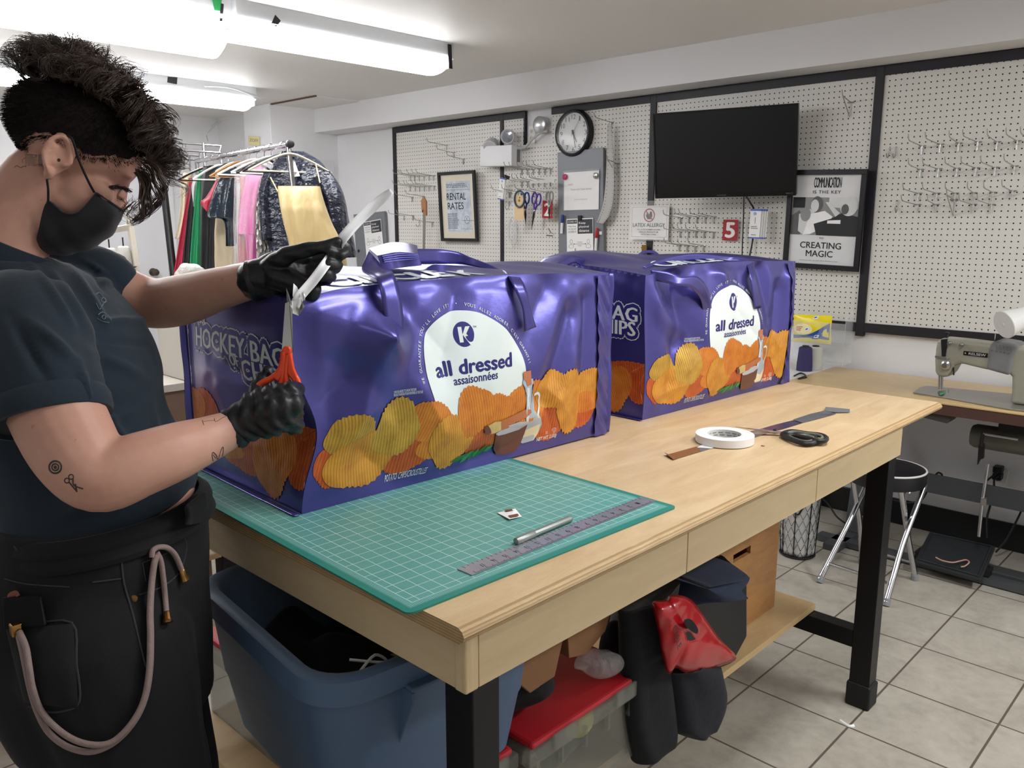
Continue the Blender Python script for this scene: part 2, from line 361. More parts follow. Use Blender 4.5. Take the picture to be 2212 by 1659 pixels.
# ================================================================ pegboard wall
YP = 4.032
def W(px, py, off=0.0): return P(px, py, 'y', YP-off)
class Quad:                                  # upright flat rectangle fitted to four points TL TR BR BL
    def __init__(s, tl, tr, br, bl):
        tl, tr, br, bl = [Vector(q) for q in (tl, tr, br, bl)]; s.c = (tl+tr+br+bl)/4
        s.x = ((tr-tl)+(br-bl)).normalized(); y = ((tl-bl)+(tr-br)); s.y = (y-s.x*y.dot(s.x)).normalized(); s.n = s.x.cross(s.y)
        s.w = ((tr-tl).length+(br-bl).length)/2; s.h = abs(((tl-bl)+(tr-br)).dot(s.y))/2
    def at(s, u, v, l=0.0): return s.c+s.x*((u-0.5)*s.w)+s.y*((0.5-v)*s.h)+s.n*l
    def rect(s, mb, u0, v0, u1, v1, l=0.001, th=0.0006, mi=0):
        mb.prism([s.at(u0, v1, l), s.at(u1, v1, l), s.at(u1, v0, l), s.at(u0, v0, l)], s.n*th, mi)
    def poly(s, mb, pts, l=0.001, th=0.0006, mi=0):
        q = [s.at(u, v, l) for u, v in pts]
        a = sum((pts[i][0]*pts[(i+1) % len(pts)][1]-pts[(i+1) % len(pts)][0]*pts[i][1]) for i in range(len(pts)))
        mb.prism(q[::-1] if a > 0 else q, s.n*th, mi)
    def ring(s, mb, u, v, r0, r1, l=0.001, mi=0, n=40, sxy=(1, 1)):
        c = s.at(u, v, l); vs = []
        for k in range(n):
            a = 2*math.pi*k/n; d = s.x*math.cos(a)*sxy[0]+s.y*math.sin(a)*sxy[1]; vs += [c+d*r0, c+d*r1]
        mb.add(vs, [(2*k, 2*k+1, (2*k+3) % (2*n), (2*k+2) % (2*n)) for k in range(n)], mi)
    def disc(s, mb, u, v, r, l=0.001, mi=0, n=32, ry=None):
        c = s.at(u, v, l); mb.add([c+s.x*math.cos(2*math.pi*k/n)*r+s.y*math.sin(2*math.pi*k/n)*(ry or r) for k in range(n)], [tuple(range(n))], mi)
    def text(s, mb, t, u0, v0, u1, v1, l=0.0018, mi=0, **kw):
        bl = tblocks(t, 1.0, **kw); xs = [a for v, f in bl for a, b in v]; ys = [b for v, f in bl for a, b in v]; x0, x1, y0, y1 = min(xs), max(xs), min(ys), max(ys)
        for k, (v, f) in enumerate(bl): mb.add([s.at(lerp(u0, u1, (a-x0)/(x1-x0)), lerp(v1, v0, (b-y0)/(y1-y0)), l+k*0.00006) for a, b in v], f, mi)
    def lines(s, mb, u0, u1, v0, v1, n, l=0.0018, mi=0, fill=0.45, rag=0.25, align=0):  # rows of small unreadable print
        for i in range(n):
            v = lerp(v0, v1, i/max(1, n)); h = (v1-v0)/max(1, n)*fill; e = u1-(u1-u0)*rag*random.random(); uu = u0
            if align: d = (u1-e)/2; uu = u0+d; e = u1-d
            while uu < e:
                w = (u1-u0)*random.uniform(0.06, 0.16); s.rect(mb, uu, v, min(uu+w, e), v+h, l, 0.0002, mi); uu += w+(u1-u0)*0.02
def WQ(a, b, c, d, oa=0.0, ob=None):        # four picture corners, offset of top and bottom from the board
    ob = oa if ob is None else ob; return Quad(W(*a, oa), W(*b, oa), W(*c, ob), W(*d, ob))
def peg_mat(hx, hz, nm):
    t = NT(nm); x, y, z = t.xyz(t.tc.outputs['Object']); S = 0.0254
    def fr(q, o): a = t.math('DIVIDE', t.math('SUBTRACT', q, o), S); return t.math('SUBTRACT', a, t.math('ROUND', a))
    fx, fz = fr(x, hx), fr(z, hz); d = t.math('SQRT', t.math('ADD', t.math('MULTIPLY', fx, fx), t.math('MULTIPLY', fz, fz)))
    m = t.math('LESS_THAN', d, 0.125)
    c = t.mix(m, t.mix(t.noise(3), lin('#dcd9d3'), lin('#d2cfc8')), lin('#151413')); t.base(c, t.math('MULTIPLY_ADD', m, 0.4, 0.42))
    t.bump(m, 0.5, -0.002); return t.mat
PB = mat('black_trim_strip', '#1d1a20', 0.5)
ZT, ZB = 2.132, 0.915
xA, x1, xn0, xn1, x2, x3, x4 = W(849, 278).x, W(1085, 255).x, W(1133, 241).x, W(1193, 235).x, W(1413, 230).x, W(1903, 158).x, 0.75
zn = W(1134, 313).z
def pegboard(label, xs, polys, strips, hole):
    t = thing('pegboard', label, 'pegboard', ((xs[0]+xs[1])/2, YP+0.01, ZB), 'perforated boards on the back wall')
    h = W(*hole); mb = MB()
    for a, b in polys: mb.bb((a[0], YP, a[1]), (b[0], YP+0.014, b[1]))
    h = h-Vector(t.location); mb.build('board', peg_mat(h.x, h.z, 'peg_holes_%d' % len(MT)), t, smooth=False); MT['p%d' % len(MT)] = 0
    for a, b in strips: MB().bb((a[0], YP-0.009, a[1]), (b[0], YP+0.013, b[1])).build('trim_strip', PB, t, smooth=False, bevel=0.001)
    return t
TW = 0.042
pegboard('perforated white board holding the rental rates poster', (xA, x1), [((xA, ZB), (x1, ZT))],
         [((xA, ZB), (xA+0.035, ZT)), ((xA+0.035, ZT-TW), (x1-0.014, ZT)), ((x1-0.014, ZB), (x1+0.014, ZT))], (954.6, 282))
pegboard('perforated white board behind the clock and grey metal panel', (x1, x2), [((x1, ZB), (x2, zn)), ((x1, zn), (xn0, ZT)), ((xn1, zn), (x2, ZT))],
         [((x1+0.015, ZT-TW), (xn0, ZT)), ((xn1, ZT-TW), (x2-0.02, ZT)), ((xn0, zn), (xn0+0.012, ZT)), ((x2-0.02, ZB), (x2+0.02, ZT))], (1100, 263))
pegboard('perforated white board behind the television', (x2, x3), [((x2, ZB), (x3, ZT))],
         [((x2+0.021, ZT-TW), (x3-0.02, ZT)), ((x3-0.02, ZB-0.02), (x3+0.02, ZT)), ((x2+0.021, ZB), (x3-0.021, ZB+0.045))], (1886.8, 164.9))
pegboard('perforated white board above the sewing machine', (x3, x4), [((x3, ZB), (x4, ZT))],
         [((x3+0.021, ZT-TW), (x4, ZT)), ((x3+0.021, ZB), (x4, ZB+0.045))], (1923.4, 161.4))
# ---------------------------------------------------------------- wire hooks
def hook_proto(kind):
    t = thing('peg_hook', 'x', 'hook'); mb = MB()
    if kind == 'arm':
        mb.tube(spline([(0, 0.012, 0.012), (0, -0.004, 0.012), (0, -0.03, 0.013), (0, -0.12, 0.022), (0, -0.15, 0.026), (0, -0.163, 0.034), (0, -0.17, 0.052)], 3), 0.0021, 6)
        mb.build('arm', WIRE(), t, local=True); b = MB()
        b.tube([(-0.013, 0.01, 0.012), (-0.013, -0.005, 0.012), (0.013, -0.005, 0.012), (0.013, 0.01, 0.012)], 0.0026, 6); b.tube([(0, -0.006, 0.014), (0, -0.006, -0.024)], 0.0036, 6)
        b.build('base_clip', WIRE(), t, local=True)
    elif kind == 'tri':
        mb.tube([(0, 0.01, 0.03), (0, -0.004, 0.03), (0, -0.1, 0.05), (0, -0.112, 0.075)], 0.0024, 6); mb.tube([(0, -0.1, 0.05), (0, -0.005, -0.035), (0, -0.005, 0.03)], 0.0024, 6)
        mb.build('bracket', WIRE(), t, local=True); MB().tube([(-0.015, -0.004, 0.03), (0.015, -0.004, 0.03)], 0.0035, 6).build('base_clip', WIRE(), t, local=True)
    else:
        mb.tube(spline([(0, 0.01, 0.025), (0, -0.004, 0.025), (0, -0.006, 0.0), (0, -0.012, -0.018), (0, -0.028, -0.02), (0, -0.036, -0.004)], 3), 0.0024, 6); mb.build('wire', WIRE(), t, local=True)
    return t
HP = {}
def hook(px, py, label, kind='arm', group=None, tilt=0.0):
    loc = W(px, py)
    if kind not in HP: o = HP[kind] = hook_proto(kind); o.location = loc; o['label'] = label
    else: o = dup(HP[kind], label, loc)
    o.rotation_euler = (0, 0, tilt); o['group'] = group or 'wire hooks on the pegboards'
z4 = lambda x, y: (1340+.39421*x, 100+.39421*y)
z1 = lambda x, y: (640+.27125*x, 160+.27125*y)
z3 = lambda x, y: (820+.28029*x, 200+.28029*y)
def hooks(pts, where, fn, grp):
    for i, q in enumerate(pts):
        kind = q[2] if len(q) > 2 else 'arm'
        hook(*fn(q[0], q[1]), '%s wire hook from left, %s' % (ORD[i], where), kind, grp, random.uniform(-0.12, 0.12))
hooks([(1655, 562), (1755, 552), (1855, 547), (1960, 540), (2065, 540), (2175, 535), (2270, 530)], 'top hook row above the sewing machine', z4, 'hooks right of the poster')
hooks([(1645, 690), (1745, 687), (1845, 685), (1950, 682), (2055, 680), (2160, 672), (2260, 668)], 'second hook row above the sewing machine', z4, 'hooks right of the poster')
hooks([(1635, 820), (1735, 820), (1835, 820), (1935, 818), (2043, 816), (2150, 808), (2255, 800)], 'third hook row above the sewing machine', z4, 'hooks right of the poster')
hooks([(1630, 882), (1728, 882), (1830, 882, 'tri'), (1935, 882), (2035, 882)], 'lowest hook row above the sewing machine', z4, 'hooks right of the poster')
hook(*z4(1475, 585), 'small open wire hook beside the black strip, left one of the pair', 'j', 'small open wire hooks')
hook(*z4(1510, 585), 'small open wire hook beside the black strip, right one of the pair', 'j', 'small open wire hooks')
hook(*z4(1522, 878), 'single small open wire hook before the lowest hook row', 'j', 'small open wire hooks')
hook(*z4(1262, 345), 'lone triangular wire bracket above the movie style poster', 'tri')
hooks([(332, 950), (377, 945), (422, 945), (467, 945), (512, 945)], 'top hook row beside the allergy sign', z4, 'hooks beside the allergy sign')
hooks([(330, 1025), (374, 1025), (417, 1025), (462, 1028), (512, 1030)], 'second hook row beside the allergy sign', z4, 'hooks beside the allergy sign')
hooks([(324, 1100), (368, 1103), (412, 1105), (457, 1103)], 'lowest hook row beside the allergy sign', z4, 'hooks beside the allergy sign')
hooks([(1800, 775), (1845, 775), (1890, 775), (1937, 772), (1985, 772), (2028, 770)], 'hook row under the emergency light', z1, 'hooks left of the grey metal panel')
hooks([(1800, 875), (1845, 875), (1888, 875), (1935, 870), (1978, 868), (2028, 865)], 'hook row above the hanging scissors', z1, 'hooks left of the grey metal panel')
hooks([(1700, 955), (1770, 952), (1895, 950), (2000, 955)], 'hook row that carries the scissors', z1, 'hooks left of the grey metal panel')
hooks([(1197, 580), (1257, 640), (1333, 690)], 'stepped trio of hooks above the rental poster', z1, 'hooks left of the rental poster')
hooks([(910, 825), (945, 825), (980, 825), (1020, 825), (1060, 822), (1095, 822)], 'upper hook row left of the rental poster', z1, 'hooks left of the rental poster')
hooks([(910, 908), (950, 908), (985, 910), (1022, 908), (1060, 908), (1098, 905)], 'second hook row left of the rental poster', z1, 'hooks left of the rental poster')
hooks([(925, 992), (1008, 985)], 'hook pair carrying the wooden handled blade', z1, 'hooks left of the rental poster')
hooks([(862, 1140), (932, 1140)], 'low hook pair at the black corner strip', z1, 'hooks left of the rental poster')
hooks([(985, 1190, 'j'), (1085, 1192)], 'lowest hook pair left of the rental poster', z1, 'hooks left of the rental poster')
hook(*z1(1695, 1050), 'small open wire hook beside the tape roll and scissors', 'j', 'small open wire hooks')

# ---------------------------------------------------------------- television
def tv():
    q = Quad(W(1407, 246.6, 0.34), W(1723, 222, 0.15), W(1721.5, 422.5, 0.075), W(1419, 428, 0.265))
    t = thing('television', 'flat black television with a dark screen on the pegboard', 'television', q.at(0.5, 0.5))
    mb = MB(); q.rect(mb, 0, 0, 1, 1, -0.028, 0.028); mb.build('casing', mat('gloss_black', '#0b0b0d', 0.3), t, smooth=False, bevel=0.003)
    f = MB(); q.rect(f, 0, 0, 1, 0.018, 0, 0.006); q.rect(f, 0, 0.955, 1, 1, 0, 0.006); q.rect(f, 0, 0.018, 0.012, 0.955, 0, 0.006); q.rect(f, 0.988, 0.018, 1, 0.955, 0, 0.006)
    f.build('bezel', mat('gloss_black', '#0b0b0d', 0.3), t, smooth=False, bevel=0.0015)
    s = MB(); q.rect(s, 0.012, 0.018, 0.988, 0.955, 0.0005, 0.001); s.build('screen', mat('dark_screen', '#08080a', 0.28, var=0, spec=0.6), t, smooth=False)
    m = MB(); q.text(m, 'ROKU TV', 0.935, 0.966, 0.98, 0.982, 0.0068); q.text(m, 'INSIGNIA', 0.46, 0.97, 0.525, 0.984, 0.0068); m.build('lettering', mat('grey_print', '#77777c', 0.5), t, smooth=False)
    b = MB(); q.rect(b, 0.4, 0.35, 0.6, 0.65, -0.045, 0.02); e = q.at(0.5, 0.5, -0.045); b.tube([e, e+V(0.12, 0.06, 0), V(e.x+0.02, YP-0.004, e.z)], 0.018, 8); b.bb((e.x-0.06, YP-0.012, e.z-0.1), (e.x+0.1, YP-0.002, e.z+0.1)); b.build('wall_arm', BLACKM(), t, smooth=False)
tv()
cb = MB().tube(spline([W(1607, 424, .16), W(1606, 470, .03), W(1604, 520, .03), W(1603, 560, .03), W(1602, 640, .03)], 6), 0.0035, 6)
tag(cb.build('power_cable', BLACKM()), 'thin black cable dropping straight from the television', 'cable')
cb = MB().tube(spline([W(1612, 424, .16), W(1622, 440, .05), W(1628, 455, .02), W(1627, 510, .015), W(1618, 560, .03), W(1610, 600, .03)], 6), 0.0045, 6)
tag(cb.build('power_cable', BLACKM()), 'thicker black cable passing behind the white brochures', 'cable')

# ---------------------------------------------------------------- framed posters
def frame(name, q, label, bw, paint, mat_in=0.0):
    t = thing(name, label, 'poster', q.at(0.5, 0.5)); a, b = bw/q.w, bw/q.h
    f = MB(); q.rect(f, 0, 0, 1, b, 0, 0.018); q.rect(f, 0, 1-b, 1, 1, 0, 0.018); q.rect(f, 0, b, a, 1-b, 0, 0.018); q.rect(f, 1-a, b, 1, 1-b, 0, 0.018)
    f.build('frame', mat('black_frame', '#17161a', 0.4), t, smooth=False, bevel=0.0015)
    p = MB(); q.rect(p, a*0.9, b*0.9, 1-a*0.9, 1-b*0.9, 0.001, 0.003); paint(q, t, p); return t
INK = mat('black_ink', '#1b1b1f', 0.6); GREYI = mat('grey_ink', '#82848a', 0.6)
def rental(q, t, p):
    p.build('mount', mat('cream_mount', '#d6d0bf', 0.7, var=0.02), t, smooth=False)
    n = MB(); q.rect(n, 0.2, 0.14, 0.84, 0.86, 0.0042, 0.0006); pr = NT('mottled_print')
    c = pr.ramp(pr.noise(16, detail=5, rough=0.7), [(0.4, '#ced4da'), (0.62, '#a9b3c2')]); pr.base(c, 0.6); n.build('print', pr.mat, t, smooth=False)
    x = MB(); q.text(x, 'RENTAL', 0.20, 0.305, 0.72, 0.405, 0.0052, bold=0.012); q.text(x, 'RATES', 0.215, 0.44, 0.65, 0.54, 0.0052, bold=0.012)
    q.text(x, 'FOR PROJECTS BIG & SMALL', 0.2, 0.255, 0.84, 0.272, 0.0052); q.text(x, 'STUDIOS', 0.57, 0.812, 0.86, 0.83, 0.0052, space=1.6)
    x.build('lettering', INK, t, smooth=False)
    y = MB(); q.lines(y, 0.2, 0.82, 0.175, 0.24, 3, 0.005); q.lines(y, 0.2, 0.5, 0.6, 0.83, 8, 0.005)
    q.ring(y, 0.72, 0.69, 0.024, 0.027, 0.005); q.text(y, 'X', 0.68, 0.65, 0.75, 0.7, 0.005); q.rect(y, 0.58, 0.70, 0.9, 0.706, 0.005, 0.0002); y.build('small_print', mat('faded_ink', '#5d6470', 0.6), t, smooth=False)
frame('framed_poster', WQ((947.9, 372.1), (1027.9, 367.5), (1034.7, 521.3), (956, 520.8), 0.045, 0.02), 'narrow black framed poster reading rental rates', 0.021, rental)
def creating(q, t, p):
    p.build('sheet', mat('poster_white', '#d9d9da', 0.5, var=0.02), t, smooth=False)
    x = MB(); q.text(x, 'COMMUNICATION', 0.335, 0.075, 0.69, 0.18, 0.0048, bold=0.03, space=0.78); q.text(x, 'IS THE KEY', 0.33, 0.205, 0.69, 0.237, 0.0048, space=1.15, bold=0.008)
    q.text(x, 'to', 0.46, 0.672, 0.515, 0.692, 0.0048); q.text(x, 'CREATING', 0.21, 0.725, 0.75, 0.79, 0.0048, bold=0.015); q.text(x, 'MAGIC', 0.295, 0.81, 0.65, 0.875, 0.0048, bold=0.015)
    q.text(x, 'if you know what you want, tell us! We love to listen', 0.22, 0.91, 0.72, 0.922, 0.0048); x.build('lettering', INK, t, smooth=False)
    g = [mat('photo_%d' % i, c, 0.6, var=0.1, vs=25) for i, c in enumerate(('#8b8b8b', '#2a2a2c', '#d2d2d2', '#5c5c5e', '#efefef', '#141416'))]
    x = MB(); q.rect(x, 0.06, 0.275, 0.95, 0.655, 0.0042, 0.0004, 0)           # grey photograph of three people, as loose shapes
    U = lambda pts: [(0.06+0.89*a, 0.275+0.38*b) for a, b in pts]
    q.poly(x, U([(0.02, 0), (0.2, 0), (0.2, 0.28), (0.02, 0.28)]), 0.0048, 0.0002, 5); q.poly(x, U([(0.55, 0), (1, 0), (1, 0.3), (0.55, 0.25)]), 0.0048, 0.0002, 2)
    q.poly(x, U([(0, 0.5), (0.12, 0.35), (0.2, 0.6), (0.15, 1), (0, 1)]), 0.005, 0.0002, 3); q.poly(x, U([(0.12, 0.45), (0.28, 0.3), (0.42, 0.5), (0.4, 0.8), (0.2, 1), (0.12, 0.9)]), 0.0054, 0.0002, 2)
    q.poly(x, U([(0.28, 0.45), (0.5, 0.35), (0.62, 0.5), (0.5, 0.8), (0.3, 0.98), (0.2, 1)]), 0.0058, 0.0002, 4); q.poly(x, U([(0.35, 0.7), (0.6, 0.55), (0.75, 0.4), (1, 0.5), (1, 1), (0.4, 1)]), 0.0062, 0.0002, 1)
    q.poly(x, U([(0.5, 0.12), (0.55, 0.12), (0.72, 0.4), (0.66, 0.5)]), 0.0066, 0.0002, 2)
    q.disc(x, 0.06+0.89*0.38, 0.275+0.38*0.18, 0.028, 0.0067, 3, ry=0.038); q.disc(x, 0.06+0.89*0.35, 0.275+0.38*0.22, 0.02, 0.007, 2, ry=0.03)
    q.disc(x, 0.06+0.89*0.22, 0.275+0.38*0.45, 0.026, 0.0072, 0, ry=0.034); q.disc(x, 0.06+0.89*0.84, 0.275+0.38*0.22, 0.042, 0.0074, 2, ry=0.046); q.disc(x, 0.06+0.89*0.79, 0.275+0.38*0.3, 0.018, 0.0077, 3, ry=0.024)
    q.poly(x, U([(0.55, 0.6), (0.74, 0.58), (0.74, 0.68), (0.55, 0.68)]), 0.0079, 0.0002, 4)
    x.build('photograph', g, t, smooth=False)
frame('framed_poster', WQ((1709, 369), (1876.9, 363), (1855.6, 588.8), (1691.5, 574), 0.04, 0.02), 'large black framed poster ending in creating magic, half behind the television', 0.024, creating)

# ---------------------------------------------------------------- clock
def clock():
    c = W(1237.6, 287.5, 0.03); R = 0.138; t = thing('wall_clock', 'round white wall clock with a black rim above the grey panel', 'clock', c)
    MB().lathe(c+V(0, 0.028, 0), (0, -1, 0), [(0.11, 0), (R, 0), (R, 0.03), (R-0.006, 0.042), (R-0.016, 0.044), (R-0.02, 0.03), (R-0.02, 0.022)], 48).build('rim', mat('black_frame', '#17161a', 0.4), t)
    q = Quad(c+V(-R, 0.006, R), c+V(R, 0.006, R), c+V(R, 0.006, -R), c+V(-R, 0.006, -R))
    f = MB(); q.disc(f, 0.5, 0.5, R-0.018, 0.0005, n=48); f.build('dial', mat('dial_white', '#dcdcdc', 0.5, var=0), t, smooth=False)
    x = MB()
    for k in range(1, 13):
        a = math.radians(90-30*k); u, v = 0.5+0.345*math.cos(a), 0.5-0.345*math.sin(a); w = 0.035 if k < 10 else 0.055
        q.text(x, str(k), u-w/(1 if k != 1 else 2), v-0.05, u+w/(1 if k != 1 else 2), v+0.05, 0.0015)
    x.build('numerals', mat('dial_ink', '#4c4c50', 0.6), t, smooth=False)
    def hand(deg, L, w, m, l):
        a = math.radians(90-deg); d = q.x*math.cos(a)+q.y*math.sin(a); e = d.cross(q.n); o = q.at(0.5, 0.5, l); h = MB()
        h.prism([o-d*0.02-e*w, o-d*0.02+e*w, o+d*L+e*w*0.5, o+d*L-e*w*0.5][::-1], q.n*0.001); h.build('hand', m, t, smooth=False)
    hand(168, 0.088, 0.0035, INK, 0.003); hand(152, 0.062, 0.0045, INK, 0.005); hand(33, 0.1, 0.001, INK, 0.007)
    MB().lathe(q.at(0.5, 0.5, 0.002), q.n, [(0.007, 0), (0.007, 0.008), (0, 0.008)], 16).build('hub', INK, t)
    g = MB(); q.disc(g, 0.5, 0.5, R-0.019, 0.02, n=48); g.build('glass', clear_plastic('clock_glass', '#ffffff', 0.03, 0.12, 0), t, smooth=False)
clock()
# ---------------------------------------------------------------- emergency light, outlet, junction cover
def emergency():
    q = WQ((1036, 316), (1104, 313), (1105.5, 358), (1036.5, 359.5), 0.1); t = thing('emergency_light', 'white emergency light box with two lamp heads', 'emergency light', q.at(0.5, 0.5))
    wm = mat('emergency_white', '#dededf', 0.4, var=0.02)
    b = MB(); q.rect(b, 0, 0, 1, 1, -0.1, 0.1); b.build('casing', wm, t, smooth=False, bevel=0.004)
    b = MB(); b.lathe(q.at(0.25, -0.12, -0.04), V(0.2, -0.5, -0.5), [(0.0, -0.03), (0.03, -0.03), (0.045, 0.0), (0.052, 0.035), (0.048, 0.04), (0.0, 0.03)], 20); b.tube([q.at(0.33, 0, -0.04), q.at(0.3, -0.1, -0.04)], 0.014, 10); b.build('lamp_head', mat('translucent_white', '#c9c9cb', 0.35), t)
    c = q.at(0.82, -0.42, -0.02); d = V(0.35, -0.9, -0.1)
    b = MB(); b.lathe(c, d, [(0, -0.05), (0.03, -0.045), (0.046, -0.01), (0.048, 0.012), (0.044, 0.016), (0.04, 0.01), (0, 0.008)], 24); b.tube([q.at(0.85, 0, -0.04), c], 0.014, 10); h = b.build('lamp_head', mat('translucent_white', '#c9c9cb', 0.35), t)
    MB().lathe(c, d, [(0.038, 0.011), (0.03, 0.013), (0, 0.014)], 20).build('lens', mat('lens_grey', '#8d9096', 0.15, 0.3), h)
    b = MB(); b.tube(spline([q.at(0.95, 0.1, -0.05), q.at(1.2, 0.1, -0.06), q.at(1.4, -0.25, -0.06), q.at(1.62, -0.55, -0.07), q.at(1.8, -0.62, -0.08)], 6), 0.009, 8)
    b.build('cord', mat('grey_conduit', '#b4b4b2', 0.5), t); b = MB()
    b.tube(spline([q.at(0.05, 0.9, -0.08), q.at(-0.12, 0.6, -0.08), q.at(-0.1, 0.1, -0.07), q.at(0.1, -0.25, -0.05)], 6), 0.005, 8); b.build('cord', mat('grey_conduit', '#b4b4b2', 0.5), t)
    m = MB(); q.rect(m, 1.0, 0.2, 1.003, 0.8, -0.08, 0.03); m.build('side_label', mat('grey_print', '#77777c', 0.5), t, smooth=False)
emergency()
def outlet(q, label, plug=True):
    t = thing('wall_outlet', label, 'outlet', q.at(0.5, 0.5)); b = MB(); q.rect(b, 0, 0, 1, 1, 0, 0.006); b.build('cover_plate', mat('outlet_white', '#dedcd8', 0.35, var=0.02), t, smooth=False, bevel=0.003)
    for v in (0.3, 0.7):
        b = MB(); q.disc(b, 0.5, v, q.w*0.24, 0.0066, ry=q.h*0.13); r = b.build('receptacle', mat('outlet_cream', '#cfcabd', 0.4), t, smooth=False)
        b = MB(); q.rect(b, 0.38, v-0.06, 0.42, v+0.04, 0.0068, 0.0003); q.rect(b, 0.58, v-0.06, 0.62, v+0.04, 0.0068, 0.0003); q.disc(b, 0.5, v+0.07, q.w*0.04, 0.007, n=10); b.build('slots', INK, r, smooth=False)
yw = lambda px, py: P(px, py, 'y', YW)
outlet(Quad(yw(1141.5, 272), yw(1157.5, 271), yw(1157.5, 309), yw(1142, 310)), 'white electrical outlet plate between the pegboards above')
c = yw(1177, 271); t = thing('junction_cover', 'round dented steel cover beside the high outlet', 'junction box', c)
MB().lathe(c, (0, -1, 0), [(0.052, 0), (0.052, 0.055), (0.046, 0.06), (0, 0.062)], 24).build('cover', mat('galvanized_steel', '#c9cacc', 0.3, 0.9, var=0.15, vs=40, bump=0.3, bs=80), t)
# ---------------------------------------------------------------- grey metal panel with its papers
GM = mat('grey_metal', '#7d7f84', 0.4, 0.3, var=0.04)
q = WQ((1203.5, 329), (1306.5, 319), (1300, 600), (1207.5, 600), 0.03); GP = q
b = MB(); q.rect(b, 0, 0, 1, 1, -0.02, 0.02); tag(b.build('metal_panel', GM, smooth=False, bevel=0.003), 'tall grey sheet metal panel under the clock', 'metal panel')
def on(pts, off=0.031): return WQ(*pts, off)
q = on([z3(1420, 618), z3(1692, 600), z3(1690, 900), z3(1424, 908)], 0.034); t = thing('plastic_sleeve', 'paper notice in a shiny plastic sleeve on the grey panel', 'notice', q.at(.5, .5))
b = MB(); q.rect(b, 0.0, 0, 1, 1, 0, 0.001); b.build('sheet', PAPER(), t, smooth=False)
b = MB(); q.text(b, 'WIFI', 0.12, 0.3, 0.26, 0.35); q.text(b, 'Shape and Tailor Studio', 0.2, 0.43, 0.8, 0.49); q.text(b, 'yoursuitingmesh', 0.3, 0.7, 0.68, 0.75); b.build('lettering', mat('pale_ink', '#9a9aa0', 0.6), t, smooth=False)
def slv(u, v): return q.at(u*1.02-0.01, v*1.05-0.05, 0.006+0.0035*math.sin(9*u+5*v)*math.sin(7*v))
MB().grid(slv, 14, 14).build('cover', clear_plastic('clear_film', '#ffffff', 0.12, 0.13, 0.2), t)
for pt, m, lb in ((z3(1430, 650), mat('pink_plastic', '#b2316c', 0.3), 'round pink magnet holding the plastic sleeve'), (z3(1668, 640), STEEL(), 'round silver magnet holding the plastic sleeve')):
    c = W(*pt, 0.042); tag(MB().lathe(c, (0, -1, 0), [(0.018, 0), (0.018, 0.006), (0.012, 0.01), (0, 0.011)], 20).build('magnet', m), lb, 'magnet', 'magnets on the grey panel')
def covid(q, label, cat='notice'):
    t = thing('distance_sign', label, cat, q.at(.5, .5)); b = MB(); q.rect(b, 0, 0, 1, 1, 0, 0.0012); b.build('sheet', PAPER(), t, smooth=False)
    b = MB(); q.rect(b, 0.42, 0.02, 0.98, 0.31, 0.0014, 0.0003); q.rect(b, 0.02, 0.02, 0.4, 0.1, 0.0014, 0.0003); b.build('dark_panel', mat('sign_dark', '#3b3c40', 0.6), t, smooth=False)
    b = MB(); q.text(b, 'COVID-19', 0.05, 0.04, 0.37, 0.08, 0.0019)
    for i, s in enumerate(('Keep', 'physical', 'distance')): q.text(b, s, 0.47, 0.07+0.075*i, 0.47+(0.25, 0.37, 0.38)[i], 0.125+0.075*i, 0.0019, bold=0.012)
    b.build('white_lettering', PAPER(), t, smooth=False)
    b = MB()
    for i, s in enumerate(('Help Stop', 'the Spread', 'of COVID-19')): q.text(b, s, 0.06, 0.135+0.055*i, 0.36, 0.175+0.055*i, 0.0019)
    for u in (0.17, 0.82):
        q.ring(b, u, 0.47, q.w*0.055, q.w*0.065, 0.0019, sxy=(0.8, 1)); q.ring(b, u, 0.565, q.w*0.085, q.w*0.095, 0.0019, sxy=(1, 0.6))
    q.rect(b, 0.27, 0.515, 0.72, 0.522, 0.0019, 0.0002); q.poly(b, [(0.24, 0.518), (0.29, 0.505), (0.29, 0.531)], 0.0019, 0.0002); q.poly(b, [(0.75, 0.518), (0.7, 0.505), (0.7, 0.531)], 0.0019, 0.0002)
    q.text(b, '2 metres', 0.4, 0.465, 0.6, 0.49, 0.0019); q.text(b, '6 feet', 0.43, 0.54, 0.57, 0.565, 0.0019)
    for i, s in enumerate(('Keep 2 metres/6 feet', 'between yourself', 'and others')): q.text(b, s, 0.2, 0.66+0.06*i, 0.8, 0.7+0.06*i, 0.0019)
    b.build('lettering', mat('sign_dark', '#3b3c40', 0.6), t, smooth=False)
covid(on([z3(1446, 972), z3(1650, 968), z3(1645, 1345), z3(1443, 1350)], 0.034), 'physical distance notice clipped to the grey panel under the clock')
b = MB(); c = W(*z3(1543, 965), 0.04); b.box(c, (0.026, 0.012, 0.028)); tag(b.build('binder_clip', BLACKM(), smooth=False, bevel=0.002), 'small black clip above the distance notice', 'clip')
def marker(a, bq, col, lb):
    a, bq = W(*a, 0.045), W(*bq, 0.045); t = thing('marker_pen', lb, 'marker', (a+bq)/2, 'markers on the grey panel'); d = bq-a
    MB().tube([a+d*0.42, bq], 0.0085, 12).build('barrel', PAPER(), t); MB().tube([a, a+d*0.06, a+d*0.42, a+d*0.45], [0.006, 0.0095, 0.0095, 0.008], 12).build('cap', mat('cap_'+col[1:], col, 0.35), t)
marker(z3(1410, 940), z3(1402, 1085), '#1f3f86', 'blue capped white marker on the grey panel'); marker(z3(1675, 1042), z3(1664, 1220), '#b3222c', 'red capped white marker on the grey panel')
